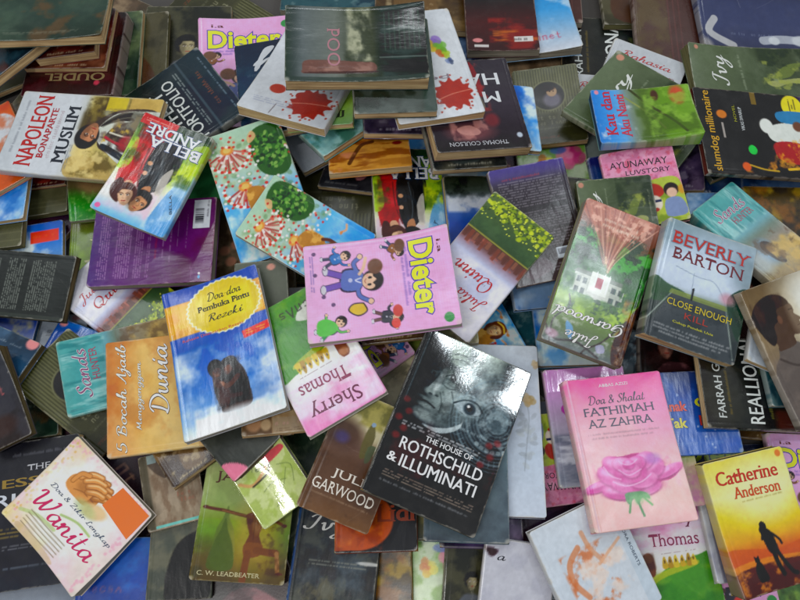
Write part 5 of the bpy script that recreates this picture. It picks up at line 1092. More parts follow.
def build_book(rec, label, group, cat='book'):
    bid, des, back, t, c, ex, ey, w, h, fc = rec
    fn, texts, pages, rough, hero = D[des]
    rng = random.Random(bid); seed = abs(hash_str(bid if not hero else des)) % 100000
    ex = Vector(ex).normalized(); ey = Vector(ey).normalized(); nz = ex.cross(ey)
    root = bpy.data.objects.new('book', None); root.empty_display_size = .05; COL.objects.link(root)
    M4 = Matrix((ex, ey, nz)).transposed().to_4x4(); base = Vector(c) - nz * t
    M4.translation = base; root.matrix_world = M4
    root['label'] = label; root['category'] = cat; root['group'] = group; root['kind'] = 'thing'
    # gentle warp of a much-handled paperback: free corners lift a little
    lift = [(rng.uniform(.002, .008) * (1.6 if rng.random() < .3 else .6) if f else 0) for f in fc]
    crease = .0005 if t > .0085 else .0003
    if bid in LIFT: lift = LIFT[bid]
    cps = [(-w / 2, h / 2), (w / 2, h / 2), (w / 2, -h / 2), (-w / 2, -h / 2)]
    sag = rng.uniform(-.0006, .0006)
    def dz(x, y):
        z = 0 * x
        for (cx, cy), A in zip(cps, lift):
            if A:
                d = np.hypot(x - cx, y - cy) / .095
                z = z + A * np.clip(1 - d, 0, 1) ** 1.7
        return z + CYL.get(bid, 0) * (x / (w / 2)) ** 2
    res = .0011 if hero else .0018
    p = Print(w, h, res, seed); fn(p)
    for tx in texts:
        if tx[0] == 'mark': print_marks(p, tx)
    p.tex(26, a=.05); p.tex(6, a=.025)
    # handling marks: a few hairline scratches and bruised corners
    for k in range(int(p.rng.integers(2, 7))):
        a = p.rng.random() * 6.28; x, y = p.rng.random(2); L = .08 + .25 * p.rng.random()
        p.l([(x, y), (x + L * .5 * math.cos(a), y + L * .5 * math.sin(a) + .01), (x + L * math.cos(a), y + L * math.sin(a))], .003, 'd8d4cc', .3 * p.rng.random() + .08)
    for cx_, cy_ in ((0, 0), (1, 0), (0, 1), (1, 1)):
        if p.rng.random() < .6: p.e(cx_, cy_, .03 + .03 * p.rng.random(), .02 + .04 * p.rng.random(), 'c8c2b4', .55, .5, 45)
    # rubbed edges: the print wears to paper along the rim
    ed = np.minimum(np.minimum(p.x, 1 - p.x) * w, np.minimum(p.y, 1 - p.y) * h)
    wn = fbm(p.nx, p.ny, 14, 20, p.rng, 3)
    p.mix(np.clip((.0016 - ed) / .001 + (wn - .62) * 4, 0, 1) * np.clip((.004 - ed) / .002, 0, 1) * .5, 'c4beb0')
    im = albedo(p.im)
    ny, nx = p.ny, p.nx
    X = (p.x - .5) * w; Y = (.5 - p.y) * h
    Z = t + dz(X, Y)
    sp = 1 if back else -1                      # the side the spine is on
    dsp = np.clip(1 - np.abs(X - sp * w / 2) / .0022, 0, 1); Z = Z - .0011 * dsp ** 2
    Z = Z - crease * np.clip(1 - np.abs(X - sp * (w / 2 - .007)) / .0016, 0, 1)      # hinge crease beside the spine
    # blunted corners
    for cx, cy in cps:
        dd = np.hypot(X - cx, Y - cy); k = np.clip(1 - dd / .0028, 0, 1); X = X - np.sign(cx) * k * .0011; Y = Y - np.sign(cy) * k * .0011
    wob = (fbm(nx, ny, 1.5, 2, p.rng, 2) - .5) * .0016 * np.clip(1 - ed / .03, 0, 1) ** 2; Z = Z + np.abs(wob)
    def zat(x, y):
        u = np.clip((x / w + .5) * (nx - 1), 0, nx - 1.001); v = np.clip((.5 - y / h) * (ny - 1), 0, ny - 1.001)
        i, j = np.floor(u).astype(int), np.floor(v).astype(int); a, b = u - i, v - j
        return (Z[j, i] * (1 - a) + Z[j, i + 1] * a) * (1 - b) + (Z[j + 1, i] * (1 - a) + Z[j + 1, i + 1] * a) * b
    V = [np.stack([X, Y, Z], -1).reshape(-1, 3)]; C = [im.reshape(-1, 3)]
    idx = np.arange(nx * ny).reshape(ny, nx)
    F = [np.stack([idx[1:, :-1], idx[1:, 1:], idx[:-1, 1:], idx[:-1, :-1]], -1).reshape(-1, 4)]
    nV = nx * ny
    th = .00055
    def skirt(ids, down, flip):
        nonlocal nV
        src = V[0][ids].copy(); prev = ids; cc = C[0][ids]
        for dn, ox in down:
            q = src.copy(); q[:, 2] = np.maximum(q[:, 2] - dn, 0) if dn < .5 else .0002; q[:, 0] += ox
            V.append(q); C.append(cc * .92 + .01); new = np.arange(nV, nV + len(ids)); nV += len(ids)
            a = np.stack([prev[:-1], prev[1:], new[1:], new[:-1]], -1)
            F.append(a[:, ::-1] if flip else a); prev = new
        return prev
    top, bot, lef, rig = idx[0], idx[-1], idx[:, 0], idx[:, -1]
    skirt(top, [(th, 0)], False if True else True); skirt(bot, [(th, 0)], True)
    # spine side runs down to the back board, the other side is only the board's thickness
    sd = [(.0012, sp * .0004), (t * .4, sp * .0006), (t * .75, sp * .0006), (9, 0)]
    skirt(lef, sd if sp < 0 else [(th, 0)], True); skirt(rig, sd if sp > 0 else [(th, 0)], False)
    # back board
    bb = np.array([(-w / 2, -h / 2, 0), (w / 2, -h / 2, 0), (w / 2, h / 2, 0), (-w / 2, h / 2, 0), (-w / 2, -h / 2, .0005), (w / 2, -h / 2, .0005), (w / 2, h / 2, .0005), (-w / 2, h / 2, .0005)])
    V.append(bb); mean = im.reshape(-1, 3).mean(0); C.append(np.tile(mean, (8, 1)))
    F.append(np.array([(3, 2, 1, 0), (4, 5, 6, 7), (0, 1, 5, 4), (1, 2, 6, 5), (2, 3, 7, 6), (3, 0, 4, 7)]) + nV); nV += 8
    V = np.concatenate(V); C = np.concatenate(C); F = np.concatenate(F)
    co = mesh_obj('cover', V, F, [cover_material(rough, bid in WRAPPED)], root, smooth=True)
    at = co.data.color_attributes.new('print', 'FLOAT_COLOR', 'POINT')
    at.data.foreach_set('color', np.concatenate([C, np.ones((len(C), 1))], 1).astype(np.float32).ravel())
    # page block
    ins = .0009
    x0, x1 = (-w / 2 + .0004, w / 2 - ins) if sp < 0 else (-w / 2 + ins, w / 2 - .0004)
    y0, y1 = -h / 2 + ins, h / 2 - ins
    n = 14
    gx, gy = np.meshgrid(np.linspace(x0, x1, n), np.linspace(y0, y1, n))
    zt = t - .0012 + dz(gx, gy) * .55
    A = np.stack([gx, gy, zt], -1).reshape(-1, 3); B = np.stack([gx, gy, 0 * gx + .0007], -1).reshape(-1, 3)
    PV = np.concatenate([A, B]); g = np.arange(n * n).reshape(n, n); o2 = n * n
    fs = [np.stack([g[:-1, :-1], g[:-1, 1:], g[1:, 1:], g[1:, :-1]], -1).reshape(-1, 4), np.stack([g[:-1, :-1], g[1:, :-1], g[1:, 1:], g[:-1, 1:]], -1).reshape(-1, 4) + o2]
    for e, fl in ((g[0], 1), (g[-1], 0), (g[:, 0], 0), (g[:, -1], 1)):
        q = np.stack([e[:-1], e[1:], e[1:] + o2, e[:-1] + o2], -1); fs.append(q[:, ::-1] if fl else q)
    mesh_obj('page_block', PV, np.concatenate(fs), [page_material(pages)], root, smooth=False)
    # lettering, one mesh per kind of text
    parts = {}
    for tx in texts:
        if tx[0] == 'mark': continue
        part, style, s, cx, cy, tw, thh, colr, rot, oc = tx
        if tw * w * 700 < 6: continue
        parts.setdefault(part, []).append(tx)
    for part, L in parts.items():
        VV, FF, MI, mats = [], [], [], []
        nv = 0
        for li, (part, style, s, cx, cy, tw, thh, colr, rot, oc) in enumerate(L):
            layers = ([(oc, 1, .00022)] if oc else []) + [(colr, 0, .00034)]
            ref, _f = letter_mesh(style, s, 0)
            mn, mxx = ref[:, :2].min(0), ref[:, :2].max(0)
            for colx, fat, dzz in layers:
                vv, ff = letter_mesh(style, s, fat)
                sx = tw * w / (mxx[0] - mn[0]); sy = thh * h / (mxx[1] - mn[1])
                lx = (vv[:, 0] - (mn[0] + mxx[0]) / 2) * sx; ly = (vv[:, 1] - (mn[1] + mxx[1]) / 2) * sy
                a = R(rot); X = cx * w - w / 2 + lx * math.cos(a) - ly * math.sin(a); Y = h / 2 - cy * h + lx * math.sin(a) + ly * math.cos(a)
                ok = [k for k, f in enumerate(ff) if all(abs(X[i]) < w / 2 - .0015 and abs(Y[i]) < h / 2 - .0015 for i in f)]
                ZT = zat(X, Y) + dzz + vv[:, 2] * .001 + li * .00002
                VV.append(np.stack([X, Y, ZT], -1)); FF += [tuple(i + nv for i in ff[k]) for k in ok]
                m = ink_material(colx)
                if m not in mats: mats.append(m)
                MI += [mats.index(m)] * len(ok); nv += len(vv)
        if FF: 
            o = mesh_obj(part, np.concatenate(VV), FF, mats, root, MI)
    if bid in EXTRA: EXTRA[bid](root, w, h, 0, zat)
    return root

def hash_str(s):
    v = 7
    for ch in s: v = (v * 131 + ord(ch)) & 0x7fffffff
    return v

def sheet_part(name, pts, t, dz, matl, root, w, h, zo=.0004):
    """a thin sticker lying on the cover; pts in cover fractions"""
    n = 10
    P = [np.array(((q[0] - .5) * w, (.5 - q[1]) * h)) for q in pts]
    V = []
    for lay in (0, 1):
        for j in range(n + 1):
            for i in range(n + 1):
                u, v = i / n, j / n
                q = (P[0] * (1 - u) + P[1] * u) * (1 - v) + (P[3] * (1 - u) + P[2] * u) * v
                V.append((q[0], q[1], t + float(dz(np.array(q[0]), np.array(q[1]))) + (zo if lay else .0001)))
    F = []
    g = lambda i, j, l: l * (n + 1) ** 2 + j * (n + 1) + i
    for j in range(n):
        for i in range(n): F.append((g(i, j + 1, 1), g(i + 1, j + 1, 1), g(i + 1, j, 1), g(i, j, 1)))
    for k in range(n):
        F += [(g(k, 0, 1), g(k + 1, 0, 1), g(k + 1, 0, 0), g(k, 0, 0)), (g(k + 1, n, 1), g(k, n, 1), g(k, n, 0), g(k + 1, n, 0)), (g(0, k + 1, 1), g(0, k, 1), g(0, k, 0), g(0, k + 1, 0)), (g(n, k, 1), g(n, k + 1, 1), g(n, k + 1, 0), g(n, k, 0))]
    return mesh_obj(name, V, F, [matl], root)

EXTRA = {'wanita': lambda root, w, h, t, dz: sheet_part('price_sticker', [(.64, .03), (.985, .03), (.975, .33), (.61, .28)], t, dz, ink_material('e47418', .35), root, w, h)}
CAMZ, TILT = 0.98, 20.5
WORLD, EXPO = .42, .38
LAMPS = [('ceiling_lamp', (1.28, .47, 2.4), (.13, .2, 0.1), .1, .2, 4.5, (.86, .95, 1), 20),
         ('ceiling_tube', (-.8, -.56, 2.4), (-.1, .2, 0), 1.0, .06, 12, (1, .98, .95), 70),
         ('ceiling_tube', (.1, 1.9, 2.4), (.1, 1.2, 0), 1.2, .05, 5, (.92, .97, 1), 0),
         ('ceiling_tube', (-1.5, 1.3, 2.4), (-.8, .8, 0), 1.2, .05, 6, (.92, .97, 1), 0),
         ('ceiling_tube', (2.0, 1.6, 2.4), (1.0, .9, 0), 1.2, .05, 6, (.92, .97, 1), 0)]
FILL_LABEL = ''
LABELS = {
'fill10': 'brown sepia book deep in the heap, glimpsed just above the thick maroon book',
'fill14': 'brown sepia book deep in the heap, glimpsed just below the flame-streaked book',
'fill22': 'blue and white book deep in the heap, glimpsed just right of the orange wavy cover',
'fill34': 'dim pictorial book deep in the heap, glimpsed just above the right-hand teal cover',
'fill09': 'olive ribbed book deep in the heap, glimpsed just left of the thick maroon book',
'fill11': 'olive ribbed book deep in the heap, glimpsed just above the topmost pink cartoon book',
'fill13': 'dim pictorial book deep in the heap, glimpsed just above the right blood-stained white book',
'fill19': 'brown sepia book deep in the heap, glimpsed just left of the white rider book',
'fill21': 'leafy green book deep in the heap, glimpsed just below the left blood-stained white book',
'fill23': 'maroon book deep in the heap, glimpsed just below the THOMAS COULSON book',
'fill25': 'dim pictorial book deep in the heap, glimpsed just below the black millionaire novel',
'fill27': 'maroon book deep in the heap, glimpsed just above the face-down black book',
'fill31': 'blue and white book deep in the heap, glimpsed just below the THOMAS COULSON book',
'fill43': 'dark photo book deep in the heap, glimpsed just below the BEVERLY BARTON novel',
'fill49': 'landscape book deep in the heap, glimpsed just above the black dollar-face book',
'fill55': 'maroon book deep in the heap, glimpsed just above the pale pink Wanita cover',
'fill57': 'dim pictorial book deep in the heap, glimpsed just left of the JULIE GARWOOD cover',
'fill59': 'blue-grey book deep in the heap, glimpsed just left of the pink rose cover',
'fill63': 'blue-grey book deep in the heap, glimpsed just below the pale pink Wanita cover',
'fill65': 'dark photo book deep in the heap, glimpsed just below the stretching-pose cover',
'fill71': 'leafy green book deep in the heap, glimpsed just below the yellow sunset cover',
'tl_four': 'dark portrait book with a pale face, left of the pink book at the top',
'rib_mid': 'olive ribbed cover lying upside down between the red-flower covers and the orange wavy book',
'real_top': 'black book with upright white capitals at the top, left of the slanted olive book',
'u17': 'navy book with green title letters just above the yellow silhouette cover',
'blue76': 'deep blue book just below the lower right edge of the pale pink Wanita cover',
'gray119': 'blue-grey cover just right of the small landscape cover at the left',
'top2': 'olive painted cover at the top edge above the slanted olive Ivy book',
'top3': 'dark teal cover at the top edge behind the grey-green log book',
'top4': 'brown striped cover at the top edge behind the flame-streaked book',
'brownlady': 'brown sepia photo cover showing between the purple book and the red-flower covers',
'tl_three': 'olive book with two painted faces standing out left of the pink top cover',
'u11': 'black book with a small pink mark, tucked under the orange wavy cover',
'bella_b': 'green cover with red-shirted couple, upside down above the pink cartoon book',
'rahasia_s': 'white book corner with a red letter below the black capitals book at the top',
'brown33': 'brown book with thin red stripes at the top between white and navy covers',
'gold41': 'brown and gold mottled book at the right edge behind the slanted teal cover',
'gray75': 'grey cover with a dark rounded shape left of the stretching-pose cover',
'maroon': 'plain maroon book in the gap above the white sketch cover',
'teal94': 'dark teal book in the gap left of the mansion cover',
'tulip': 'green cover with pink and yellow flowers below the upright olive ribbed cover',
'u102': 'black book in the gap right of the pink AYUNAWAY comic',
'lb103': 'pale blue cover behind the top corner of the slanted teal cover at right',
'lime117': 'lime green cover left of the purple face-down book',
'land118': 'yellow, green and blue landscape cover below the face-down black book',
'blue120': 'deep blue book lying slanted under the ribbed olive cover at the left',
'green123': 'dark green book at the left edge just above the black gold-lettered book',
'glit136': 'grey glittery cover below the mansion book',
'bot2': 'green flowered cover at the bottom edge below the black dollar-face book',
'top1': 'plain pictorial cover at the top edge behind the right blood-stained white book',
'u19': 'thin dark booklet below the black REALLIONAIRE book',
'tl_two': 'dark photo book just right of the thick maroon one at the upper left',
'dieter_top': 'pink cartoon book with yellow title at the top, between dark covers',
'x18': 'grey-white book with pages facing the viewer, left of the orange wavy cover',
'orangewood': 'orange and brown wavy patterned book below the dark green one in the top pile',
'rahasia_a': 'white book with red cursive title behind the slanted olive Ivy cover',
'dieter_r': 'pink cartoon book at the right edge beside the yellow sunset cover',
'blue56': 'blue sky cover below the mansion book and above the lilac one',
'rib_low': 'olive ribbed cover lying slanted at the left under the teal cursive cover',
'essential': 'black book with gold and white capitals under the pale pink Wanita cover',
'tan74': 'tan cover with tree texture and cyan line, right of the pale pink Wanita book',
'ayun_b': 'pink comic cover lying upside down between white flower book and pink rose book',
'dieter_b': 'pink cartoon book at the bottom edge, left of the yellow sunset cover',
'u31': 'beige mottled cover right of the upside-down SHERRY THOMAS cover',
'blue98': 'blue cover with snowy mountain band left of the face-down brown text book',
'navy100': 'navy book edge just left of the pink AYUNAWAY comic',
'olive112': 'olive striped book right of the left-edge sky cover',
'woman135': 'dark photo cover of a woman under the BEVERLY BARTON novel',
'bot1': 'brown and gold mottled cover at the bottom edge under the orange disc cover',
'bot3': 'dark portrait cover at the bottom edge right of the green flowered one',
'y18': 'teal water-coloured book wedged under the left blood-stained white book',
'blue114': 'blue cloud cover with a red-orange label above the face-down black book',
'leafgreen': 'plain bright green book peeking out right of the red-shirted couple cover',
'tl_loud': 'thick maroon book with tan capitals along its edge, above the white rider book',
'hbook': 'navy book with a large white cursive letter h under the left blood-stain cover',
'u8': 'dark book with tan pages under the plain dark green book at the top pile',
'u10': 'bright lime green book poking out beside the left blood-stained white book',
'u12': 'dark book directly below the thick THOMAS COULSON book, only its page edge showing',
'rib_top': 'olive ribbed cover with an oval portrait, right of the thin bright blue sky strip',
'ivy_a': 'olive book with white cursive title lying slanted behind the blue and green field book',
'navy32': 'navy cover with pale bottle shapes in the top right corner',
'ayun_a': 'pink comic cover reading AYUNAWAY with cartoon faces, below the blue and green field book',
'slumdog': 'black novel with yellow title slumdog millionaire and a green dot, at the right edge',
'u21': 'grey and mustard cover peeking out below the black dollar-face book',
'ivy_low': 'dark navy book with white cursive title between the stretching-pose cover and the orange disc cover',
'small81': 'dark book corner showing under the smooth blue-grey cover',
'u33': 'blue and lilac painted cover below the red cursive JULIA QUINN cover',
'lblue95': 'pale blue shiny cover poking out below the face-down brown text book',
'dark101': 'dark portrait cover between the face-down brown text book and the mansion cover',
'olive112a': 'dark book showing just below the white rider book at the left',
'green113': 'grassy green cover with brown top, left of the red-shirted couple book',
'olive115': 'olive striped book at the left edge just above the face-down black book',
'white131': 'white corner with red cursive lettering left of the large pink Dieter book',
'bot4': 'pale lilac-white cover at the bottom edge left of the white sketch cover',
'blue24': 'bright blue sky cover sticking out right of the thick THOMAS COULSON book',
'sky111': 'blue sky cover at the left edge under the orange and white one',
'ayat_a': 'lower of the twin garden covers with red flowers and trees, longer part visible',
'jq_a': 'white cover with red cursive lettering and leafy green end, half under the purple book',
'tl_thin': 'thin dark booklet lying on the thick maroon book in the upper left',
'hm': 'thick dark book with white letters and author line THOMAS COULSON along its bottom edge',
'bluewhite': 'blue and white book with faded red lettering right of the flame-streaked one',
'ivy_c': 'olive book with white cursive letter in front of the pink AYUNAWAY comic cover',
'sands_b': 'teal cover with cursive title at the left beside the orange 5 Bocah Ajaib book',
'lilac55': 'lilac shiny cover sticking out behind the upper left of the pink rose book',
'white58': 'white book with a faint grey flower sprig, right of the black dollar-face book',
'yoga': 'green cover with a person in a stretching pose, at the bottom left of centre',
'dark73': 'dark worn cover below the orange 5 Bocah Ajaib book',
'lid': 'black cover with a large orange disc, below the JULIE GARWOOD cover',
'sherry_b': 'pink and green cover reading Thomas at the bottom edge, below the pink rose book',
'white88': 'pale grey book lying against the left side of the yellow sunset cover',
'dieter_m': 'small lilac cartoon cover peeking out below the large pink Dieter book',
'u32': 'beige mottled cover corner between the pink Dieter book and black dollar-face book',
'manback': 'brown and purple book lying face down with lines of small text, behind the yellow leaves',
'orange110': 'orange and white cover at the left edge below the white rider book',
'blackback': 'black book lying face down with blocks of grey text at the left edge',
'navy121': 'navy shiny cover at the left edge with a small pink heart in its corner',
'red122': 'dark shiny cover with red cursive marks at the left edge, below the navy one',
'olive130': 'grey-olive cover with a pink mark, right of the yellow badge',
'yellow87': 'yellow-green cover showing as a strip right of the pink rose book',
'nora': 'white cover with orange brush sketch and NORA ROBERTS along its side',
'gigi': 'dark blue book with red and yellow letters right of the pink rose cover',
'buffett': 'dark book whose white capitals read BUFFETT PORTFOLIO, under the red-shirted couple cover',
'ayat_b': 'upper of the twin garden covers, its corner under the large pink Dieter book',
'purpleback': 'purple book lying face down with barcode sticker and columns of small text',
'jq_b': 'white cover with red cursive JULIA QUINN and yellow leaves, right of the pink cartoon book',
'tl_strip2': 'small dark book sandwiched under the wide green one at the upper left',
'tl_diag': 'dark teal book lying slanted at the very top left edge',
'blood_a': 'white book with dark red blood stain, left one of the two, under the grey-green book',
'blood_b': 'white book with red stain and small flowers, lying across the THOMAS COULSON book',
'flame': 'book lying face down with orange flame streaks and small white labels, at the top',
'ivy_b': 'olive Ivy book at the right edge, lying on the black millionaire novel',
'kanfield': 'book with blue end, red serif letters and a green field, above the pink AYUNAWAY cover',
'sands_a': 'teal cover with cursive title lying slanted at the right above the BEVERLY BARTON novel',
'gray59': 'smooth blue-grey cover directly under the right side of the black dollar-face book',
'bocah': 'orange book with white cursive title 5 Bocah Ajaib Menggenggam Dunia',
'green71': 'glossy curved pale green sheet-like booklet with a red mark, on the stretching-pose cover',
'u30': 'dark book with tan pages directly beneath the large pink Dieter book',
'real_b': 'black book with white REALLIONAIRE capitals below the BEVERLY BARTON novel',
'u16': 'dark teal book whose page edge shows below the white picture cover',
'dark72': 'dark grey cover with a pink corner, above the glossy pale green booklet',
'white43': 'white picture cover poking out left of the large head-in-profile book',
'u22': 'tan cover with small pictures sticking out below the blue sky badge book',
'garwood': 'brown cover with author name JULIE GARWOOD, left of the black dollar-face book',
'napoleon': 'white book with big red serif title and a rider in a dark coat on gold',
'tl_strip': 'wide dark green book with a tan page edge at the top left corner',
'dark16': 'plain dark green book directly beneath the grey-green log book',
'forest': 'forest cover with white mansion and red branching roots, lying upside down at the right',
'catherine': 'yellow and orange sunset cover with woman and dog silhouettes at the lower right',
'fathimah': 'pink cover with a large magenta rose and title FATHIMAH AZ ZAHRA',
'sherry_a': 'pink, white and green cover with SHERRY THOMAS upside down, in the middle of the heap',
'wanita': 'square pale pink cover with cupped hands, red cursive Wanita and an orange sticker',
'bella_a': 'blue and green romance with red-shirted couple, lying across the white rider book and purple book',
'logbook': 'grey-green book with a brown log and pink letters, topmost of the top pile',
'beverly': 'grey-blue novel with red author name BEVERLY BARTON, beside the mansion cover',
'rezeki': 'blue sky book with a yellow badge reading Doa-doa Pembuka Pintu Rezeki',
'silhouette': 'large brown-grey cover with a dark head in profile, at the right edge',
'roth': 'large black glossy book with an engraved face and title THE HOUSE OF ROTHSCHILD & ILLUMINATI',
'dieter': 'large pink cartoon book with yellow title Dieter in the middle of the heap',
}
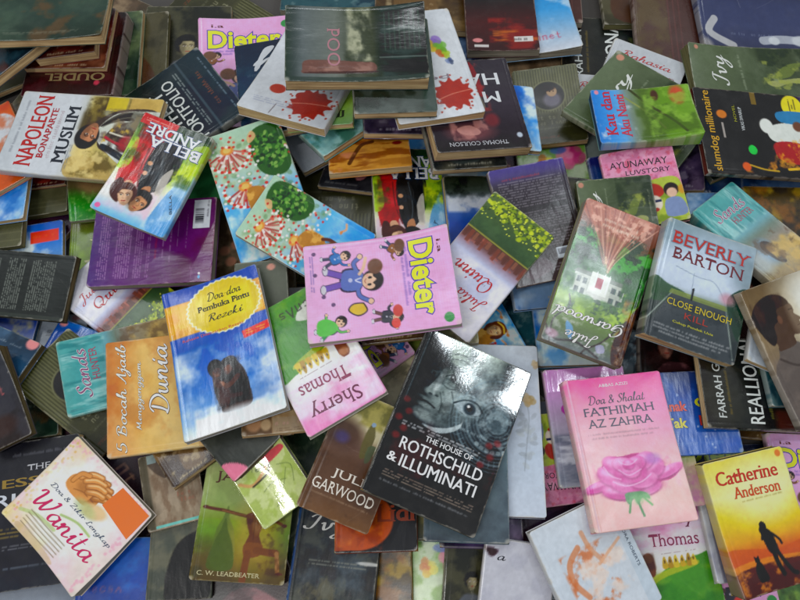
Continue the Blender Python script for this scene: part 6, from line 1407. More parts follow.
POSES = [
('fill10','sepia_people',0,0.0140,(-0.4953,0.8277,0.0149),(-0.8904,0.4551,0),(-0.4551,-0.8904,-0),0.1589,0.2087,(0, 0, 1, 0)),
('fill14','sepia_people',0,0.0090,(0.225,0.8329,0.0099),(-0.6875,-0.7262,0),(0.7262,-0.6875,0),0.1501,0.2239,(0, 0, 0, 0)),
('fill22','blue_sky',0,0.0140,(-0.0206,0.6629,0.0149),(0.9996,0.027,0),(-0.027,0.9996,0),0.1578,0.2243,(0, 0, 0, 0)),
('fill34','dark_photo',0,0.0140,(0.5676,0.4973,0.0149),(0.1478,0.989,0),(-0.989,0.1478,0),0.1520,0.2496,(0, 0, 0, 0)),
('fill09','ribbed',0,0.0090,(-0.6998,0.8459,0.0186),(0.8877,0.4587,0.0396),(-0.457,0.8883,-0.0457),0.1416,0.2504,(1, 1, 0, 1)),
('fill11','ribbed',0,0.0110,(-0.2942,0.8599,0.021),(-0.5567,-0.8302,0.0298),(0.828,-0.5574,-0.0611),0.1379,0.2282,(0, 0, 0, 1)),
('fill13','dark_photo',0,0.0110,(0.0514,0.8139,0.025),(0.951,0.3087,-0.0162),(-0.3091,0.9497,-0.0499),0.1525,0.2239,(0, 0, 0, 0)),
('fill19','sepia_people',0,0.0110,(-0.5055,0.6796,0.027),(-0.483,-0.8734,-0.0623),(0.8741,-0.4769,-0.0916),0.1320,0.2372,(0, 0, 0, 0)),
('fill21','leaf_cover',0,0.0140,(-0.187,0.6715,0.0242),(0.4413,-0.8971,0.0231),(0.8948,0.4418,0.0637),0.1498,0.2335,(0, 0, 0, 0)),
('fill23','maroon_plain',0,0.0090,(0.1479,0.6385,0.0288),(-0.9758,0.1948,0.0991),(-0.2049,-0.9732,-0.1047),0.1547,0.2115,(0, 0, 0, 0)),
('fill25','dark_photo',0,0.0110,(0.5197,0.6885,0.0204),(0.9044,0.4253,-0.0331),(-0.4266,0.9029,-0.0527),0.1673,0.2178,(0, 0, 0, 0)),
('fill27','maroon_plain',0,0.0110,(-0.6006,0.4953,0.0119),(0.8378,-0.5459,0),(0.5459,0.8378,0),0.1720,0.2206,(0, 0, 0, 0)),
('fill31','blue_sky',0,0.0140,(0.0404,0.4834,0.0308),(-0.9778,0.2093,0.0001),(-0.2072,-0.9679,-0.1423),0.1578,0.2178,(0, 0, 0, 0)),
('fill43','woman_photo',0,0.0140,(0.4782,0.3432,0.024),(0.4121,-0.9095,-0.055),(0.9111,0.4106,0.0372),0.1443,0.2633,(0, 0, 0, 0)),
('fill49','landscape',0,0.0140,(0.0543,0.2238,0.0149),(-0.5998,-0.8002,0),(0.8002,-0.5998,0),0.1631,0.2554,(0, 0, 0, 0)),
('fill55','maroon_plain',0,0.0140,(-0.4332,0.092,0.0149),(0.615,-0.7885,0),(0.7885,0.615,0),0.1789,0.2446,(0, 0, 0, 0)),
('fill57','dark_photo',0,0.0140,(-0.1359,0.0868,0.0149),(-0.719,-0.695,0),(0.695,-0.719,0),0.1631,0.2686,(0, 0, 0, 0)),
('fill59','gray_text',0,0.0140,(0.1368,0.0768,0.0277),(-0.9974,-0.025,0.0679),(0.0214,-0.9983,-0.0539),0.1704,0.2538,(0, 0, 0, 0)),
('fill63','gray_text',0,0.0090,(-0.4983,-0.0213,0.0248),(-0.7864,0.6177,0),(-0.6177,-0.7864,-0),0.1858,0.2400,(1, 1, 0, 0)),
('fill65','woman_photo',0,0.0090,(-0.2254,-0.0243,0.0248),(0.8991,0.4378,0),(-0.4378,0.8991,0),0.1646,0.2719,(0, 0, 0, 1)),
('fill71','leaf_cover',0,0.0140,(0.5821,-0.0353,0.0149),(-0.2828,0.9592,0),(-0.9592,-0.2828,-0),0.1577,0.2914,(1, 0, 1, 1)),
('tl_four','dark_lady',0,0.0120,(-0.357,0.7867,0.0375),(0.9972,0.0522,-0.0531),(-0.051,0.9984,0.0234),0.1442,0.2088,(0, 0, 0, 0)),
('rib_mid','ribbed',0,0.0120,(-0.1029,0.4761,0.0324),(-0.9831,0.0743,-0.1674),(-0.06,-0.9942,-0.0889),0.1368,0.1827,(0, 0, 0, 0)),
('real_top','reallion',0,0.0110,(0.3803,0.7819,0.0277),(0.0695,0.9959,-0.058),(-0.9976,0.0695,-0.0022),0.1940,0.2149,(0, 0, 0, 0)),
('u17','navy_green_title',0,0.0100,(0.4505,0.0819,0.019),(0.999,0.0369,0.0246),(-0.0344,0.9948,-0.0961),0.1324,0.1322,(0, 0, 0, 0)),
('blue76','blue_deep',0,0.0090,(-0.3583,-0.0238,0.0347),(0.9999,0.0169,0),(-0.0169,0.9999,0),0.1007,0.1000,(0, 0, 0, 0)),
('gray119','gray_text',0,0.0080,(-0.5028,0.2967,0.0089),(0.9991,0.0414,0),(-0.0414,0.9991,0),0.0837,0.0856,(0, 0, 0, 0)),
('top2','olive_people',0,0.0120,(0.442,1.0167,0.025),(1,-0.0067,-0.0014),(0.0066,0.9973,-0.0729),0.1826,0.3269,(0, 1, 0, 0)),
('top3','dark_teal',0,0.0120,(-0.1214,1.0394,0.0237),(0.9998,-0.0207,0.0051),(0.021,0.9975,-0.0673),0.1669,0.3060,(1, 0, 0, 0)),
('top4','brown_lines',0,0.0120,(0.2347,1.0253,0.0252),(0.9986,-0.0429,0.0307),(0.0446,0.9973,-0.0586),0.1707,0.3295,(1, 1, 0, 0)),
('brownlady','sepia_people',0,0.0100,(-0.224,0.4441,0.0235),(0.9847,0.1006,0.1423),(-0.1074,0.9934,0.041),0.1247,0.1872,(0, 0, 0, 0)),
('tl_three','olive_people',0,0.0100,(-0.4527,0.7817,0.0511),(0.996,0.0709,0.0542),(-0.0722,0.9971,0.0224),0.1384,0.1578,(0, 0, 0, 0)),
('u11','dark_pink',0,0.0090,(-0.0607,0.5793,0.0552),(0.9586,-0.2258,0.1734),(0.2438,0.9656,-0.0902),0.1062,0.1218,(0, 0, 0, 0)),
('bella_b','bella',0,0.0100,(0.0145,0.489,0.072),(-0.9819,-0.0851,0.1694),(0.0691,-0.9928,-0.0981),0.1071,0.1824,(0, 0, 0, 0)),
('rahasia_s','rahasia',0,0.0080,(0.3258,0.6637,0.0378),(0.9962,-0.0868,-0.0023),(0.0855,0.977,0.1955),0.1200,0.1479,(0, 0, 0, 0)),
('brown33','brown_lines',0,0.0120,(0.4533,0.8295,0.048),(0.9999,-0.0105,-0.0026),(0.0107,0.9974,0.071),0.1177,0.1581,(1, 0, 0, 0)),
('gold41','gold_brown',0,0.0120,(0.5919,0.4469,0.043),(0.9909,0.0455,-0.1265),(-0.0456,0.999,0.0021),0.1329,0.1775,(0, 0, 1, 0)),
('gray75','gray_shape',0,0.0090,(-0.279,0.0186,0.0406),(0.9898,0.0486,-0.1342),(-0.0496,0.9988,-0.0045),0.0788,0.1332,(0, 0, 0, 1)),
('maroon','maroon_plain',0,0.0090,(0.2122,0.0789,0.0325),(0.9975,-0.0108,-0.0698),(0.0144,0.9986,0.0514),0.1091,0.1177,(0, 0, 0, 0)),
('teal94','dark_teal',0,0.0090,(0.1784,0.308,0.0181),(0.9984,0.0335,-0.045),(-0.0384,0.993,-0.112),0.0741,0.1171,(0, 0, 0, 0)),
('tulip','tulip',0,0.0090,(0.2422,0.5653,0.0293),(0.9965,0.0741,0.0393),(-0.0792,0.9859,0.1475),0.1090,0.1016,(0, 0, 0, 0)),
('u102','dark_photo',0,0.0120,(0.4375,0.6052,0.0338),(0.9788,-0.0814,0.1881),(0.0736,0.9961,0.048),0.0785,0.1389,(0, 0, 0, 0)),
('lb103','pale_blue',0,0.0080,(0.4697,0.4587,0.0645),(0.9947,-0.0432,0.0928),(0.0536,0.9922,-0.1125),0.0820,0.1195,(0, 0, 0, 0)),
('lime117','lime_frame',0,0.0090,(-0.4438,0.4317,0.0162),(0.9968,0.0762,-0.0222),(-0.0742,0.9941,0.0785),0.1178,0.1243,(0, 0, 0, 0)),
('land118','landscape',0,0.0080,(-0.5941,0.2866,0.014),(0.9943,-0.0721,0.0783),(0.0718,0.9974,0.0057),0.1226,0.0940,(0, 0, 0, 0)),
('blue120','blue_deep',0,0.0090,(-0.4609,0.263,0.0222),(0.9377,-0.3457,0.0363),(0.3466,0.9377,-0.0226),0.1167,0.1032,(0, 0, 0, 0)),
('green123','dark_green',0,0.0100,(-0.5345,0.1792,0.0235),(0.9812,0.1084,0.1596),(-0.1194,0.9909,0.0615),0.1340,0.0564,(0, 0, 0, 0)),
('glit136','gray_glitter',0,0.0090,(0.324,0.2687,0.0216),(0.9862,-0.0679,0.151),(0.0491,0.9909,0.125),0.0785,0.0838,(0, 0, 0, 0)),
('bot2','tulip',0,0.0090,(0.0438,-0.034,0.0366),(0.9956,-0.0083,0.0929),(0.0034,0.9986,0.0527),0.0881,0.1190,(0, 0, 0, 0)),
('top1','dark_photo',0,0.0120,(0.0395,0.99,0.0339),(0.9965,-0.0086,-0.0835),(0.0031,0.9978,-0.0657),0.1637,0.3039,(1, 1, 0, 1)),
('u19','dark_photo',0,0.0070,(0.5384,0.2055,0.0192),(0.9877,-0.0714,-0.1394),(0.0717,0.9974,-0.0026),0.1554,0.1110,(0, 0, 0, 0)),
('tl_two','dark_photo',0,0.0120,(-0.4935,0.7696,0.0616),(0.9966,0.062,0.054),(-0.0633,0.9977,0.0229),0.1421,0.1659,(0, 0, 0, 0)),
('dieter_top','dieter',0,0.0090,(-0.2517,0.7539,0.0418),(0.995,0.0907,-0.0429),(-0.0897,0.9957,0.0246),0.1589,0.2128,(1, 1, 0, 0)),
('x18','blue_white',0,0.0120,(-0.1466,0.6672,0.0606),(0.8589,0.5086,0.0592),(-0.5079,0.861,-0.0285),0.1189,0.2019,(0, 0, 0, 0)),
('orangewood','orange_wave',0,0.0120,(-0.0497,0.6023,0.0977),(0.9947,0.1023,0.0116),(-0.0981,0.9758,-0.1952),0.1201,0.1621,(0, 0, 0, 0)),
('rahasia_a','rahasia',0,0.0090,(0.3764,0.7003,0.0559),(0.919,-0.3892,-0.0636),(0.3941,0.9003,0.1848),0.1242,0.1554,(0, 0, 0, 0)),
('dieter_r','dieter',0,0.0090,(0.5595,0.0775,0.031),(0.9947,-0.0226,-0.1),(0.0195,0.9993,-0.032),0.1308,0.1637,(0, 0, 1, 0)),
('blue56','blue_sky',0,0.0090,(0.2528,0.3069,0.0313),(0.998,0.0171,0.0617),(-0.01,0.9934,-0.1143),0.1167,0.1041,(0, 0, 0, 0)),
('rib_low','ribbed',0,0.0110,(-0.4355,0.2169,0.0418),(0.5816,0.8082,-0.0921),(-0.7936,0.5886,0.1543),0.1043,0.1602,(0, 0, 0, 0)),
('essential','essential',0,0.0140,(-0.4829,0.0557,0.0485),(0.9876,0.1372,0.0765),(-0.1401,0.9895,0.0345),0.1424,0.1840,(0, 0, 0, 1)),
('tan74','tan_tree',0,0.0090,(-0.2958,0.087,0.0521),(0.9559,0.2625,-0.132),(-0.2616,0.9649,0.0245),0.0736,0.0961,(0, 0, 0, 0)),
('ayun_b','ayun',0,0.0090,(0.2136,0.126,0.0448),(-0.989,-0.1348,0.0615),(0.1311,-0.9895,-0.061),0.0821,0.1200,(0, 0, 0, 0)),
('dieter_b','dieter',0,0.0090,(0.4113,0.0044,0.0335),(0.1007,-0.9913,-0.0845),(0.9945,0.0979,0.0366),0.1431,0.1209,(0, 0, 0, 0)),
('u31','map_beige',0,0.0090,(-0.0021,0.2286,0.0248),(0.9913,-0.1314,0),(0.1314,0.9913,0),0.0893,0.0979,(0, 0, 0, 0)),
('blue98','blue_mountain',0,0.0120,(0.1301,0.4566,0.0615),(-0.9809,-0.0975,0.1682),(0.0814,-0.9916,-0.1002),0.1206,0.1671,(0, 0, 0, 0)),
('navy100','navy_plain',0,0.0090,(0.3468,0.5111,0.0768),(0.9868,0.1607,0.0189),(-0.1617,0.9755,0.1491),0.1171,0.1216,(0, 0, 0, 0)),
('olive112','olive_lines',0,0.0120,(-0.556,0.5553,0.0302),(0.9887,0.1359,0.0638),(-0.1392,0.9889,0.0515),0.0726,0.1177,(0, 0, 0, 0)),
('woman135','woman_photo',0,0.0090,(0.3854,0.2675,0.0356),(0.9909,-0.059,-0.1212),(0.074,0.9896,0.1233),0.1000,0.0997,(0, 0, 0, 0)),
('bot1','gold_brown',0,0.0090,(-0.0338,-0.0376,0.0361),(0.9817,0.0114,0.1901),(-0.0199,0.9989,0.043),0.0993,0.1116,(0, 0, 0, 0)),
('bot3','dark_lady',0,0.0090,(0.0884,-0.0377,0.0503),(0.996,-0.0856,-0.0269),(0.0869,0.995,0.0503),0.0708,0.1100,(0, 0, 0, 0)),
('y18','teal_water',0,0.0120,(-0.1329,0.6611,0.097),(0.7708,0.6352,-0.0479),(-0.6314,0.7519,-0.1898),0.1183,0.2195,(0, 0, 0, 0)),
('blue114','blue_label',0,0.0090,(-0.5645,0.4245,0.0241),(0.9845,0.171,0.0379),(-0.1711,0.9853,-0.0009),0.1139,0.1107,(0, 0, 0, 0)),
('leafgreen','plain_green',0,0.0100,(-0.298,0.5544,0.0576),(0.9509,-0.2798,0.1322),(0.2808,0.9597,0.0117),0.0930,0.1309,(0, 0, 0, 0)),
('tl_loud','maroon_title',0,0.0260,(-0.5159,0.7517,0.0869),(-0.9985,0.0201,-0.0519),(-0.0187,-0.9995,-0.0272),0.1472,0.1587,(0, 0, 0, 0)),
('hbook','hbook',0,0.0140,(-0.1846,0.6818,0.104),(0.9806,0.1896,0.0504),(-0.177,0.9659,-0.1891),0.1285,0.2036,(1, 0, 0, 0)),
('u8','dark_photo',0,0.0110,(-0.0013,0.6476,0.1201),(0.9942,0.0506,-0.0949),(-0.0664,0.983,-0.1712),0.1108,0.1569,(0, 0, 0, 0)),
('u10','lime_pink',0,0.0090,(-0.1159,0.6489,0.126),(0.9963,0.0292,0.0807),(-0.0144,0.9839,-0.1783),0.0961,0.1395,(0, 0, 0, 0)),
('u12','dark_photo',0,0.0110,(0.0871,0.5793,0.1344),(0.962,0.1904,-0.1958),(-0.1949,0.9808,-0.0043),0.1104,0.1356,(0, 0, 0, 0)),
('rib_top','ribbed',0,0.0140,(0.2369,0.675,0.0592),(0.9908,0.0585,0.1224),(-0.0652,0.9965,0.052),0.1030,0.1390,(0, 0, 0, 0)),
('ivy_a','ivy',0,0.0110,(0.3709,0.6414,0.0922),(0.6343,0.7683,-0.0854),(-0.773,0.6315,-0.0605),0.1615,0.1896,(0, 1, 0, 0)),
('navy32','navy_bottle',0,0.0120,(0.6281,0.8668,0.0424),(0.9812,0.0721,-0.179),(-0.0585,0.9951,0.08),0.2659,0.1315,(1, 1, 1, 0)),
('ayun_a','ayun',0,0.0100,(0.3495,0.5007,0.1072),(0.9774,0.1193,0.1747),(-0.1363,0.9867,0.0885),0.1030,0.1211,(0, 0, 0, 0)),
('slumdog','slumdog',0,0.0100,(0.5551,0.5998,0.089),(-0.0347,0.9982,0.0498),(-0.9809,-0.0436,0.1894),0.1441,0.2296,(0, 0, 0, 1)),
('u21','gray_yellow',0,0.0090,(0.0491,0.097,0.0563),(0.9975,-0.043,0.0566),(0.0482,0.9944,-0.0944),0.1038,0.1511,(0, 0, 0, 0)),
('ivy_low','ivy_dark',0,0.0100,(-0.0831,-0.0017,0.0437),(0.9845,-0.1018,0.1426),(0.1039,0.9946,-0.0076),0.1116,0.1415,(0, 0, 1, 0)),
('small81','dark_photo',0,0.0090,(0.1022,0.0862,0.0701),(0.9997,-0.023,-0.0016),(0.0227,0.9954,-0.0934),0.1025,0.1477,(0, 0, 0, 0)),
('u33','kebaya',0,0.0090,(0.1107,0.2991,0.0298),(0.4021,-0.9086,0.1133),(0.915,0.4031,-0.0154),0.0967,0.1143,(0, 0, 0, 0)),
('lblue95','pale_blue',0,0.0100,(0.2129,0.3878,0.0529),(0.9771,0.1499,-0.151),(-0.1354,0.9855,0.1021),0.1142,0.1018,(0, 0, 0, 0)),
('dark101','dark_lady',0,0.0080,(0.2564,0.4548,0.0957),(0.966,-0.2207,0.1346),(0.2016,0.9691,0.1423),0.0767,0.1226,(0, 0, 0, 0)),
('olive112a','dark_photo',0,0.0070,(-0.5565,0.5864,0.04),(0.9911,0.1172,0.0628),(-0.1206,0.9913,0.0527),0.0673,0.0951,(0, 0, 0, 0)),
('green113','grass_girl',0,0.0090,(-0.459,0.5478,0.0413),(0.9651,0.2085,-0.1583),(-0.2036,0.9779,0.0468),0.1044,0.1278,(0, 0, 0, 0)),
('olive115','olive_lines',0,0.0100,(-0.6332,0.4851,0.0357),(0.9877,0.0678,0.1407),(-0.0782,0.9945,0.0695),0.1306,0.1044,(0, 0, 0, 0)),
('white131','rahasia',0,0.0080,(-0.1175,0.3051,0.0315),(0.9967,0.0777,-0.0229),(-0.0753,0.9929,0.0916),0.0908,0.1382,(0, 0, 0, 0)),
('bot4','bw_scribble',0,0.0090,(0.1398,-0.0342,0.0784),(0.9899,-0.1382,-0.0312),(0.1416,0.971,0.1925),0.0869,0.1106,(0, 0, 0, 1)),
('blue24','blue_sky',0,0.0100,(0.1398,0.6023,0.1342),(0.9807,0.0328,-0.1927),(-0.0403,0.9986,-0.0352),0.1254,0.1146,(0, 0, 0, 0)),
('sky111','blue_sky',0,0.0090,(-0.6379,0.543,0.0494),(0.987,0.0782,0.1401),(-0.0764,0.9969,-0.0184),0.1500,0.1523,(0, 0, 0, 0)),
('ayat_a','kebaya',0,0.0100,(-0.1984,0.4897,0.1154),(-0.944,-0.3215,-0.0745),(0.3298,-0.9266,-0.1805),0.1139,0.1982,(0, 0, 0, 0)),
('jq_a','jquinn',0,0.0100,(-0.4125,0.3596,0.0317),(0.5905,0.8052,-0.0551),(-0.8064,0.5913,-0.0009),0.1118,0.1516,(0, 0, 0, 0)),
('tl_thin','dark_photo',0,0.0100,(-0.5216,0.7722,0.0981),(0.9983,-0.0258,0.0517),(0.0244,0.9993,0.0275),0.1301,0.1145,(0, 0, 0, 0)),
('hm','hmurder',0,0.0200,(0.1027,0.5998,0.1629),(-0.9606,-0.1974,0.1958),(0.2018,-0.9794,0.0029),0.1405,0.1532,(0, 0, 0, 1)),
('bluewhite','blue_script',0,0.0130,(0.2246,0.8746,0.0479),(0.994,0.1076,0.0215),(-0.1061,0.9924,-0.0625),0.1328,0.1912,(0, 1, 1, 0)),
('ivy_c','ivy',0,0.0090,(0.3062,0.4581,0.1131),(-0.0839,0.9871,0.1361),(-0.996,-0.0788,-0.0428),0.0982,0.1058,(0, 0, 0, 0)),
('sands_b','sands',0,0.0080,(-0.3888,0.2521,0.0453),(-0.2904,0.9543,0.0702),(-0.9445,-0.2976,0.1392),0.1084,0.1547,(0, 0, 0, 0)),
('lilac55','lilac_butterfly',0,0.0090,(0.2571,0.1682,0.054),(0.9935,0.0903,-0.0699),(-0.0864,0.9946,0.0568),0.1129,0.1561,(0, 0, 0, 0)),
('white58','white_flower',0,0.0110,(0.1289,0.1628,0.0747),(0.9995,-0.0329,-0.0007),(0.0326,0.9951,-0.0934),0.1116,0.2283,(0, 0, 0, 0)),
('yoga','yoga',0,0.0140,(-0.1976,0.0476,0.0513),(0.9785,-0.0658,-0.1952),(0.0667,0.9978,-0.002),0.1160,0.1502,(0, 0, 1, 1)),
('dark73','dark_photo',0,0.0090,(-0.2917,0.1436,0.0664),(0.7862,0.6171,-0.0346),(-0.6127,0.7708,-0.1748),0.0675,0.1030,(0, 0, 0, 0)),
('lid','lid',0,0.0090,(-0.0316,0.0758,0.0611),(0.9852,0.0311,0.1688),(-0.0144,0.9949,-0.0995),0.1052,0.1359,(0, 0, 0, 0)),
('sherry_b','sherry',0,0.0090,(0.3487,-0.0091,0.0405),(0.9894,0.1337,0.0566),(-0.1381,0.987,0.0826),0.1024,0.1531,(0, 0, 0, 0)),
('white88','white_gray',0,0.0080,(0.4384,0.0392,0.0542),(0.992,0.0956,-0.0824),(-0.0941,0.9953,0.021),0.1064,0.1269,(0, 0, 0, 0)),
('dieter_m','dieter',0,0.0080,(-0.0461,0.3119,0.0399),(-0.5893,0.804,0.0794),(-0.8071,-0.5904,-0.0118),0.1427,0.0653,(0, 0, 0, 0)),
('u32','map_beige',0,0.0080,(0.0723,0.3161,0.0723),(0.9966,0.0676,0.0473),(-0.0666,0.9975,-0.022),0.0658,0.0855,(0, 0, 0, 0)),
('manback','text_back',1,0.0090,(0.1929,0.4343,0.1266),(0.9666,0.2453,-0.0746),(-0.2288,0.9565,0.1813),0.1108,0.1677,(0, 1, 0, 0)),
('orange110','orange_white',0,0.0080,(-0.6365,0.584,0.0583),(0.8515,0.511,0.1175),(-0.505,0.8595,-0.0784),0.1260,0.1560,(1, 0, 0, 1)),
('blackback','black_back',1,0.0130,(-0.572,0.3759,0.0451),(0.1096,0.9849,0.134),(-0.9896,0.1207,-0.0776),0.0980,0.1961,(0, 1, 0, 0)),
('navy121','navy_glare',0,0.0120,(-0.5773,0.2786,0.0605),(0.9108,-0.3894,0.137),(0.4014,0.9129,-0.0738),0.1633,0.0637,(1, 0, 0, 1)),
('red122','dark_redtext',0,0.0110,(-0.5337,0.1963,0.0806),(0.8959,0.4109,0.1686),(-0.4302,0.8972,0.0996),0.0672,0.1293,(1, 1, 0, 1)),
('olive130','olive_heart',0,0.0080,(-0.1881,0.3302,0.0923),(0.9962,0.0824,0.0276),(-0.0861,0.9774,0.1933),0.0722,0.1117,(0, 0, 0, 0)),
('yellow87','yellow_green',0,0.0090,(0.3282,0.1429,0.0677),(0.9916,0.1047,0.0755),(-0.1065,0.9941,0.0202),0.1005,0.1697,(0, 0, 0, 0)),
('nora','nora',0,0.0120,(0.2345,-0.0073,0.091),(0.9032,0.4099,-0.1272),(-0.3912,0.9082,0.1487),0.1203,0.1355,(0, 0, 1, 1)),
('gigi','gigi',0,0.0080,(0.3812,0.1795,0.0809),(0.9974,0.0566,-0.044),(-0.0558,0.9983,0.0175),0.1161,0.1093,(0, 0, 0, 0)),
('buffett','buffett',0,0.0120,(-0.3405,0.6327,0.1047),(-0.5657,0.8085,-0.1622),(-0.8039,-0.5845,-0.1102),0.1648,0.1738,(0, 0, 1, 0)),
('ayat_b','kebaya',0,0.0100,(-0.1293,0.4193,0.1168),(-0.5042,-0.8605,-0.0727),(0.8594,-0.4917,-0.1405),0.1018,0.1657,(0, 0, 0, 1)),
('purpleback','purple_back',1,0.0160,(-0.3602,0.4324,0.0657),(-0.0086,0.9976,0.0681),(-0.992,0.0001,-0.1265),0.1308,0.1871,(1, 0, 0, 0)),
('jq_b','jquinn',0,0.0080,(0.1087,0.3664,0.1287),(-0.7657,0.6397,0.0668),(-0.6396,-0.7463,-0.1843),0.1020,0.1845,(0, 0, 1, 0)),
('tl_strip2','dark_photo',0,0.0170,(-0.5212,0.7771,0.1161),(0.9913,0.1191,0.0552),(-0.1204,0.9925,0.0197),0.0933,0.1079,(0, 0, 0, 0)),
('tl_diag','plain_teal',0,0.0160,(-0.6216,0.7747,0.1206),(0.7663,0.6179,0.1761),(-0.6134,0.7851,-0.0857),0.1235,0.1665,(1, 0, 0, 0)),
('blood_a','bloodwhite',0,0.0150,(-0.1365,0.6716,0.1409),(-0.9419,0.3275,-0.0748),(-0.3355,-0.9281,0.1614),0.1351,0.1955,(0, 1, 1, 0)),
('blood_b','bloodwhite',0,0.0120,(0.0349,0.6488,0.1879),(-0.9603,-0.2458,0.1316),(0.2476,-0.9689,-0.003),0.1228,0.1876,(1, 0, 0, 0)),
('flame','flame_back',1,0.0140,(0.1678,0.8663,0.0617),(0.9996,0.0092,0.0276),(-0.0075,0.9982,-0.0601),0.1176,0.1883,(1, 1, 1, 1)),
('ivy_b','ivy',0,0.0130,(0.581,0.7379,0.0583),(-0.096,0.9916,0.0868),(-0.9783,-0.1101,0.1758),0.0932,0.2479,(0, 1, 1, 1)),
('kanfield','field_blue',0,0.0130,(0.3584,0.6098,0.1247),(-0.0124,0.9839,-0.1782),(-0.9963,-0.0272,-0.081),0.1049,0.1443,(1, 1, 1, 1)),
('sands_a','sands',0,0.0160,(0.5083,0.4315,0.0883),(0.785,0.6168,-0.0576),(-0.6193,0.7791,-0.0969),0.0897,0.1672,(1, 1, 0, 0)),
('gray59','gray_teal',0,0.0090,(0.0829,0.0984,0.0919),(0.9971,-0.0361,0.0671),(0.0424,0.9946,-0.0943),0.1033,0.1602,(0, 0, 0, 0)),
('bocah','bocah',0,0.0090,(-0.2671,0.2112,0.0861),(-0.1243,0.9905,0.0585),(-0.99,-0.1198,-0.0749),0.1531,0.2419,(0, 1, 0, 0)),
('green71','green_sheet',0,0.0070,(-0.1621,0.0955,0.0874),(0.815,0.5571,0.1595),(-0.5757,0.8098,0.113),0.0776,0.0965,(0, 0, 0, 0)),
('u30','dark_photo',0,0.0090,(-0.0128,0.3214,0.1206),(0.9817,0.0566,0.1816),(-0.0709,0.9948,0.073),0.0845,0.1138,(0, 0, 0, 0)),
('real_b','reallion',0,0.0110,(0.4811,0.2171,0.0827),(0.0073,1,0.0042),(-0.9808,0.0063,0.195),0.1221,0.1834,(0, 0, 0, 0)),
('u16','dark_teal',0,0.0090,(0.5419,0.2368,0.0808),(0.9793,0.0565,-0.1943),(-0.0543,0.9984,0.0164),0.1267,0.0972,(0, 0, 0, 0)),
('dark72','dark_script',0,0.0080,(-0.207,0.1478,0.1002),(0.7071,0.6915,0.1476),(-0.6902,0.7204,-0.0682),0.0793,0.0880,(0, 0, 0, 1)),
('white43','white_pic',0,0.0090,(0.5162,0.2599,0.0961),(0.9247,-0.3324,-0.1857),(0.327,0.9431,-0.0597),0.1130,0.0759,(0, 0, 0, 0)),
('u22','tan_pics',0,0.0080,(-0.1477,0.197,0.1115),(0.9934,0.1023,-0.052),(-0.1079,0.9869,-0.1197),0.1072,0.1015,(0, 0, 0, 0)),
('garwood','garwood',0,0.0120,(-0.0529,0.1146,0.1169),(0.9167,-0.3595,-0.1742),(0.3782,0.9215,0.0886),0.0922,0.1533,(0, 0, 0, 1)),
('napoleon','napoleon',0,0.0120,(-0.4726,0.5858,0.1074),(0.1646,0.9852,0.0478),(-0.976,0.1697,-0.1368),0.1383,0.2346,(1, 0, 0, 0)),
('tl_strip','dark_green',0,0.0130,(-0.5362,0.7777,0.1498),(0.9985,0.0543,-0.0039),(-0.0544,0.9929,-0.1062),0.1856,0.1212,(1, 1, 1, 1)),
('dark16','dark_forest',0,0.0120,(-0.0108,0.631,0.2083),(0.9954,0.0754,-0.0587),(-0.0759,0.9971,-0.0068),0.1107,0.1578,(0, 0, 0, 0)),
('forest','forest_house',0,0.0200,(0.2705,0.3458,0.1258),(-0.9333,0.3283,0.1454),(-0.3471,-0.9286,-0.1311),0.1122,0.2059,(0, 0, 1, 0)),
('catherine','catherine',0,0.0180,(0.4456,0.0446,0.083),(0.9732,0.2213,-0.0619),(-0.208,0.9628,0.1723),0.1094,0.1614,(0, 0, 1, 1)),
('fathimah','fathimah',0,0.0150,(0.2838,0.1288,0.1074),(0.988,0.1221,-0.0942),(-0.1242,0.9921,-0.0165),0.1305,0.1871,(0, 0, 1, 1)),
('sherry_a','sherry',0,0.0090,(-0.1086,0.2446,0.1299),(-0.8605,-0.5041,-0.0741),(0.4855,-0.8553,0.1807),0.1096,0.1894,(0, 0, 0, 0)),
('wanita','wanita',0,0.0110,(-0.4072,0.054,0.0658),(0.747,-0.6644,0.0233),(0.661,0.746,0.0807),0.1498,0.1276,(1, 1, 1, 1)),
('bella_a','bella',0,0.0100,(-0.344,0.5047,0.1323),(-0.921,0.3887,0.0255),(-0.389,-0.9143,-0.1126),0.1110,0.1595,(1, 1, 1, 1)),
('logbook','logbook',1,0.0170,(-0.0588,0.6488,0.2289),(-0.0519,0.9986,-0.0082),(-0.997,-0.0513,0.0585),0.1258,0.1894,(1, 1, 1, 1)),
('beverly','beverly',0,0.0170,(0.3947,0.3307,0.1313),(0.9469,-0.283,-0.1525),(0.3005,0.9477,0.1072),0.1296,0.1670,(1, 0, 0, 1)),
('rezeki','rezeki',0,0.0090,(-0.2292,0.253,0.1205),(0.9451,0.2931,0.1448),(-0.2751,0.9523,-0.1317),0.1351,0.2111,(1, 1, 1, 1)),
('silhouette','silhouette',0,0.0110,(0.5467,0.2663,0.1148),(0.926,0.3605,-0.1122),(-0.3411,0.9262,0.1605),0.1609,0.1883,(1, 1, 1, 1)),
('roth','rothschild',0,0.0170,(0.0614,0.1492,0.1303),(0.9136,-0.3692,-0.1705),(0.3752,0.927,0.0028),0.1454,0.2154,(0, 1, 1, 1)),
('dieter','dieter',0,0.0090,(-0.0261,0.3343,0.1424),(0.1061,-0.989,0.1027),(0.99,0.1147,0.0821),0.1429,0.1955,(1, 1, 1, 1)),
]
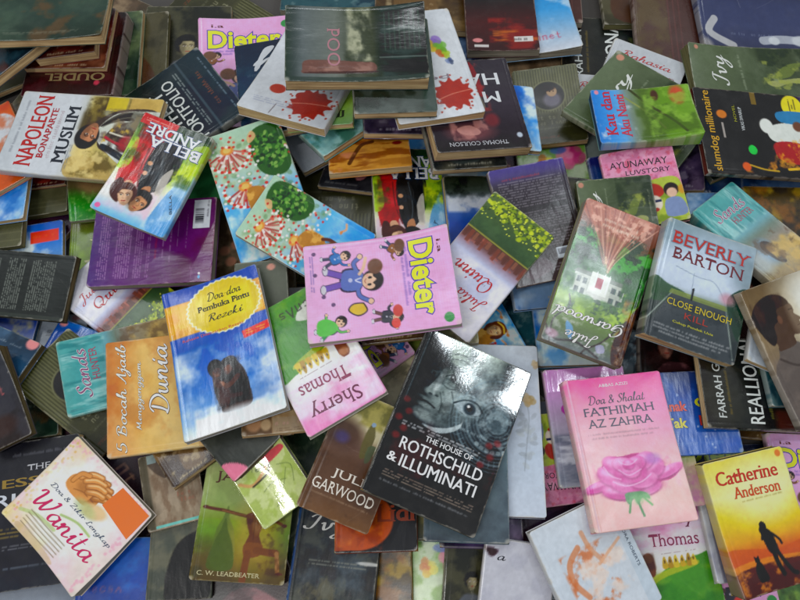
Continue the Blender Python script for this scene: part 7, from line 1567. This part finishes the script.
# ================================================================ build
WRAPPED = {'purpleback', 'green71', 'dieter', 'blackback', 'silhouette', 'navy121', 'red122', 'lblue95', 'lilac55', 'rezeki'}
LIFT = {'roth': [.003, 0, 0, .003], 'fathimah': [0, .004, .003, 0], 'garwood': [0, 0, .004, 0]}
CYL = {'green71': .010}
WRAPPED |= {r[0] for r in POSES if hash_str(r[0]) % 5 < 2 and not r[0].startswith('fill')} - {'roth', 'forest', 'beverly', 'fathimah', 'catherine', 'garwood', 'yoga', 'wanita'}
for rec in POSES:
    bid = rec[0]
    lab, grp = LABELS.get(bid, (None, None)) if isinstance(LABELS.get(bid), tuple) else (LABELS.get(bid), None)
    if lab is None:
        if bid.startswith('fill'): lab, grp = FILL_LABEL, 'books buried at the bottom of the pile'
        else: lab = 'book ' + bid
    build_book(rec, lab, grp or 'books heaped in the pile')

# floor the pile lies on
fm = bpy.data.materials.new('worn_floor'); nt, b = nodes_of(fm)
tc = nt.nodes.new('ShaderNodeTexCoord'); n = noise(nt, tc.outputs['Object'], 6, 5)
mx = nt.nodes.new('ShaderNodeMix'); mx.data_type = 'RGBA'; nt.links.new(n, mx.inputs[0]); mx.inputs[6].default_value = (.05, .045, .04, 1); mx.inputs[7].default_value = (.11, .1, .09, 1)
nt.links.new(mx.outputs[2], b.inputs['Base Color']); b.inputs['Roughness'].default_value = .7
fl = mesh_obj('floor', [(-3, -2.5, 0), (3, -2.5, 0), (3, 3.5, 0), (-3, 3.5, 0), (-3, -2.5, -.05), (3, -2.5, -.05), (3, 3.5, -.05), (-3, 3.5, -.05)],
              [(0, 1, 2, 3), (7, 6, 5, 4), (0, 4, 5, 1), (1, 5, 6, 2), (2, 6, 7, 3), (3, 7, 4, 0)], [fm], None)
fl['kind'] = 'structure'

# camera
cd = bpy.data.cameras.new('camera'); cam = bpy.data.objects.new('camera', cd); COL.objects.link(cam)
cd.sensor_width = 36; cd.lens = 36 * 693 / 800; cd.clip_end = 50; cd.clip_start = .02
cam.location = (0, 0, CAMZ); cam.rotation_euler = (R(TILT), 0, 0)
SC.camera = cam

# light of a plain hall: soft pale surroundings and ceiling lamps
wd = bpy.data.worlds.new('World'); SC.world = wd; wd.use_nodes = True
nt = wd.node_tree; bg = nt.nodes['Background']
tc = nt.nodes.new('ShaderNodeTexCoord'); sx = nt.nodes.new('ShaderNodeSeparateXYZ'); nt.links.new(tc.outputs['Generated'], sx.inputs[0])
rp = nt.nodes.new('ShaderNodeValToRGB'); nt.links.new(mathn(nt, 'ADD', mathn(nt, 'MULTIPLY', sx.outputs[2], .5), .5), rp.inputs[0])
rp.color_ramp.elements[0].color = (.26, .25, .24, 1); rp.color_ramp.elements[0].position = .45
rp.color_ramp.elements[1].color = (.8, .84, .9, 1); rp.color_ramp.elements[1].position = .95
nt.links.new(rp.outputs[0], bg.inputs[0]); bg.inputs[1].default_value = WORLD

def lamp(name, loc, aim, sx_, sy_, power, col, roll=0):
    ld = bpy.data.lights.new(name, 'AREA'); ld.shape = 'RECTANGLE'; ld.size = sx_; ld.size_y = sy_; ld.energy = power; ld.color = col
    o = bpy.data.objects.new(name, ld); COL.objects.link(o); o.location = loc
    d = Vector(aim) - Vector(loc); q = d.to_track_quat('-Z', 'Y'); o.rotation_euler = q.to_euler(); o.rotation_euler.rotate_axis('Z', R(roll))
    return o
for L in LAMPS: lamp(*L)

SC.view_settings.view_transform = 'Standard'; SC.view_settings.look = 'None'; SC.view_settings.exposure = EXPO; SC.view_settings.gamma = 1
SC.cycles.max_bounces = 6; SC.cycles.diffuse_bounces = 3; SC.cycles.glossy_bounces = 3; SC.cycles.use_denoising = True
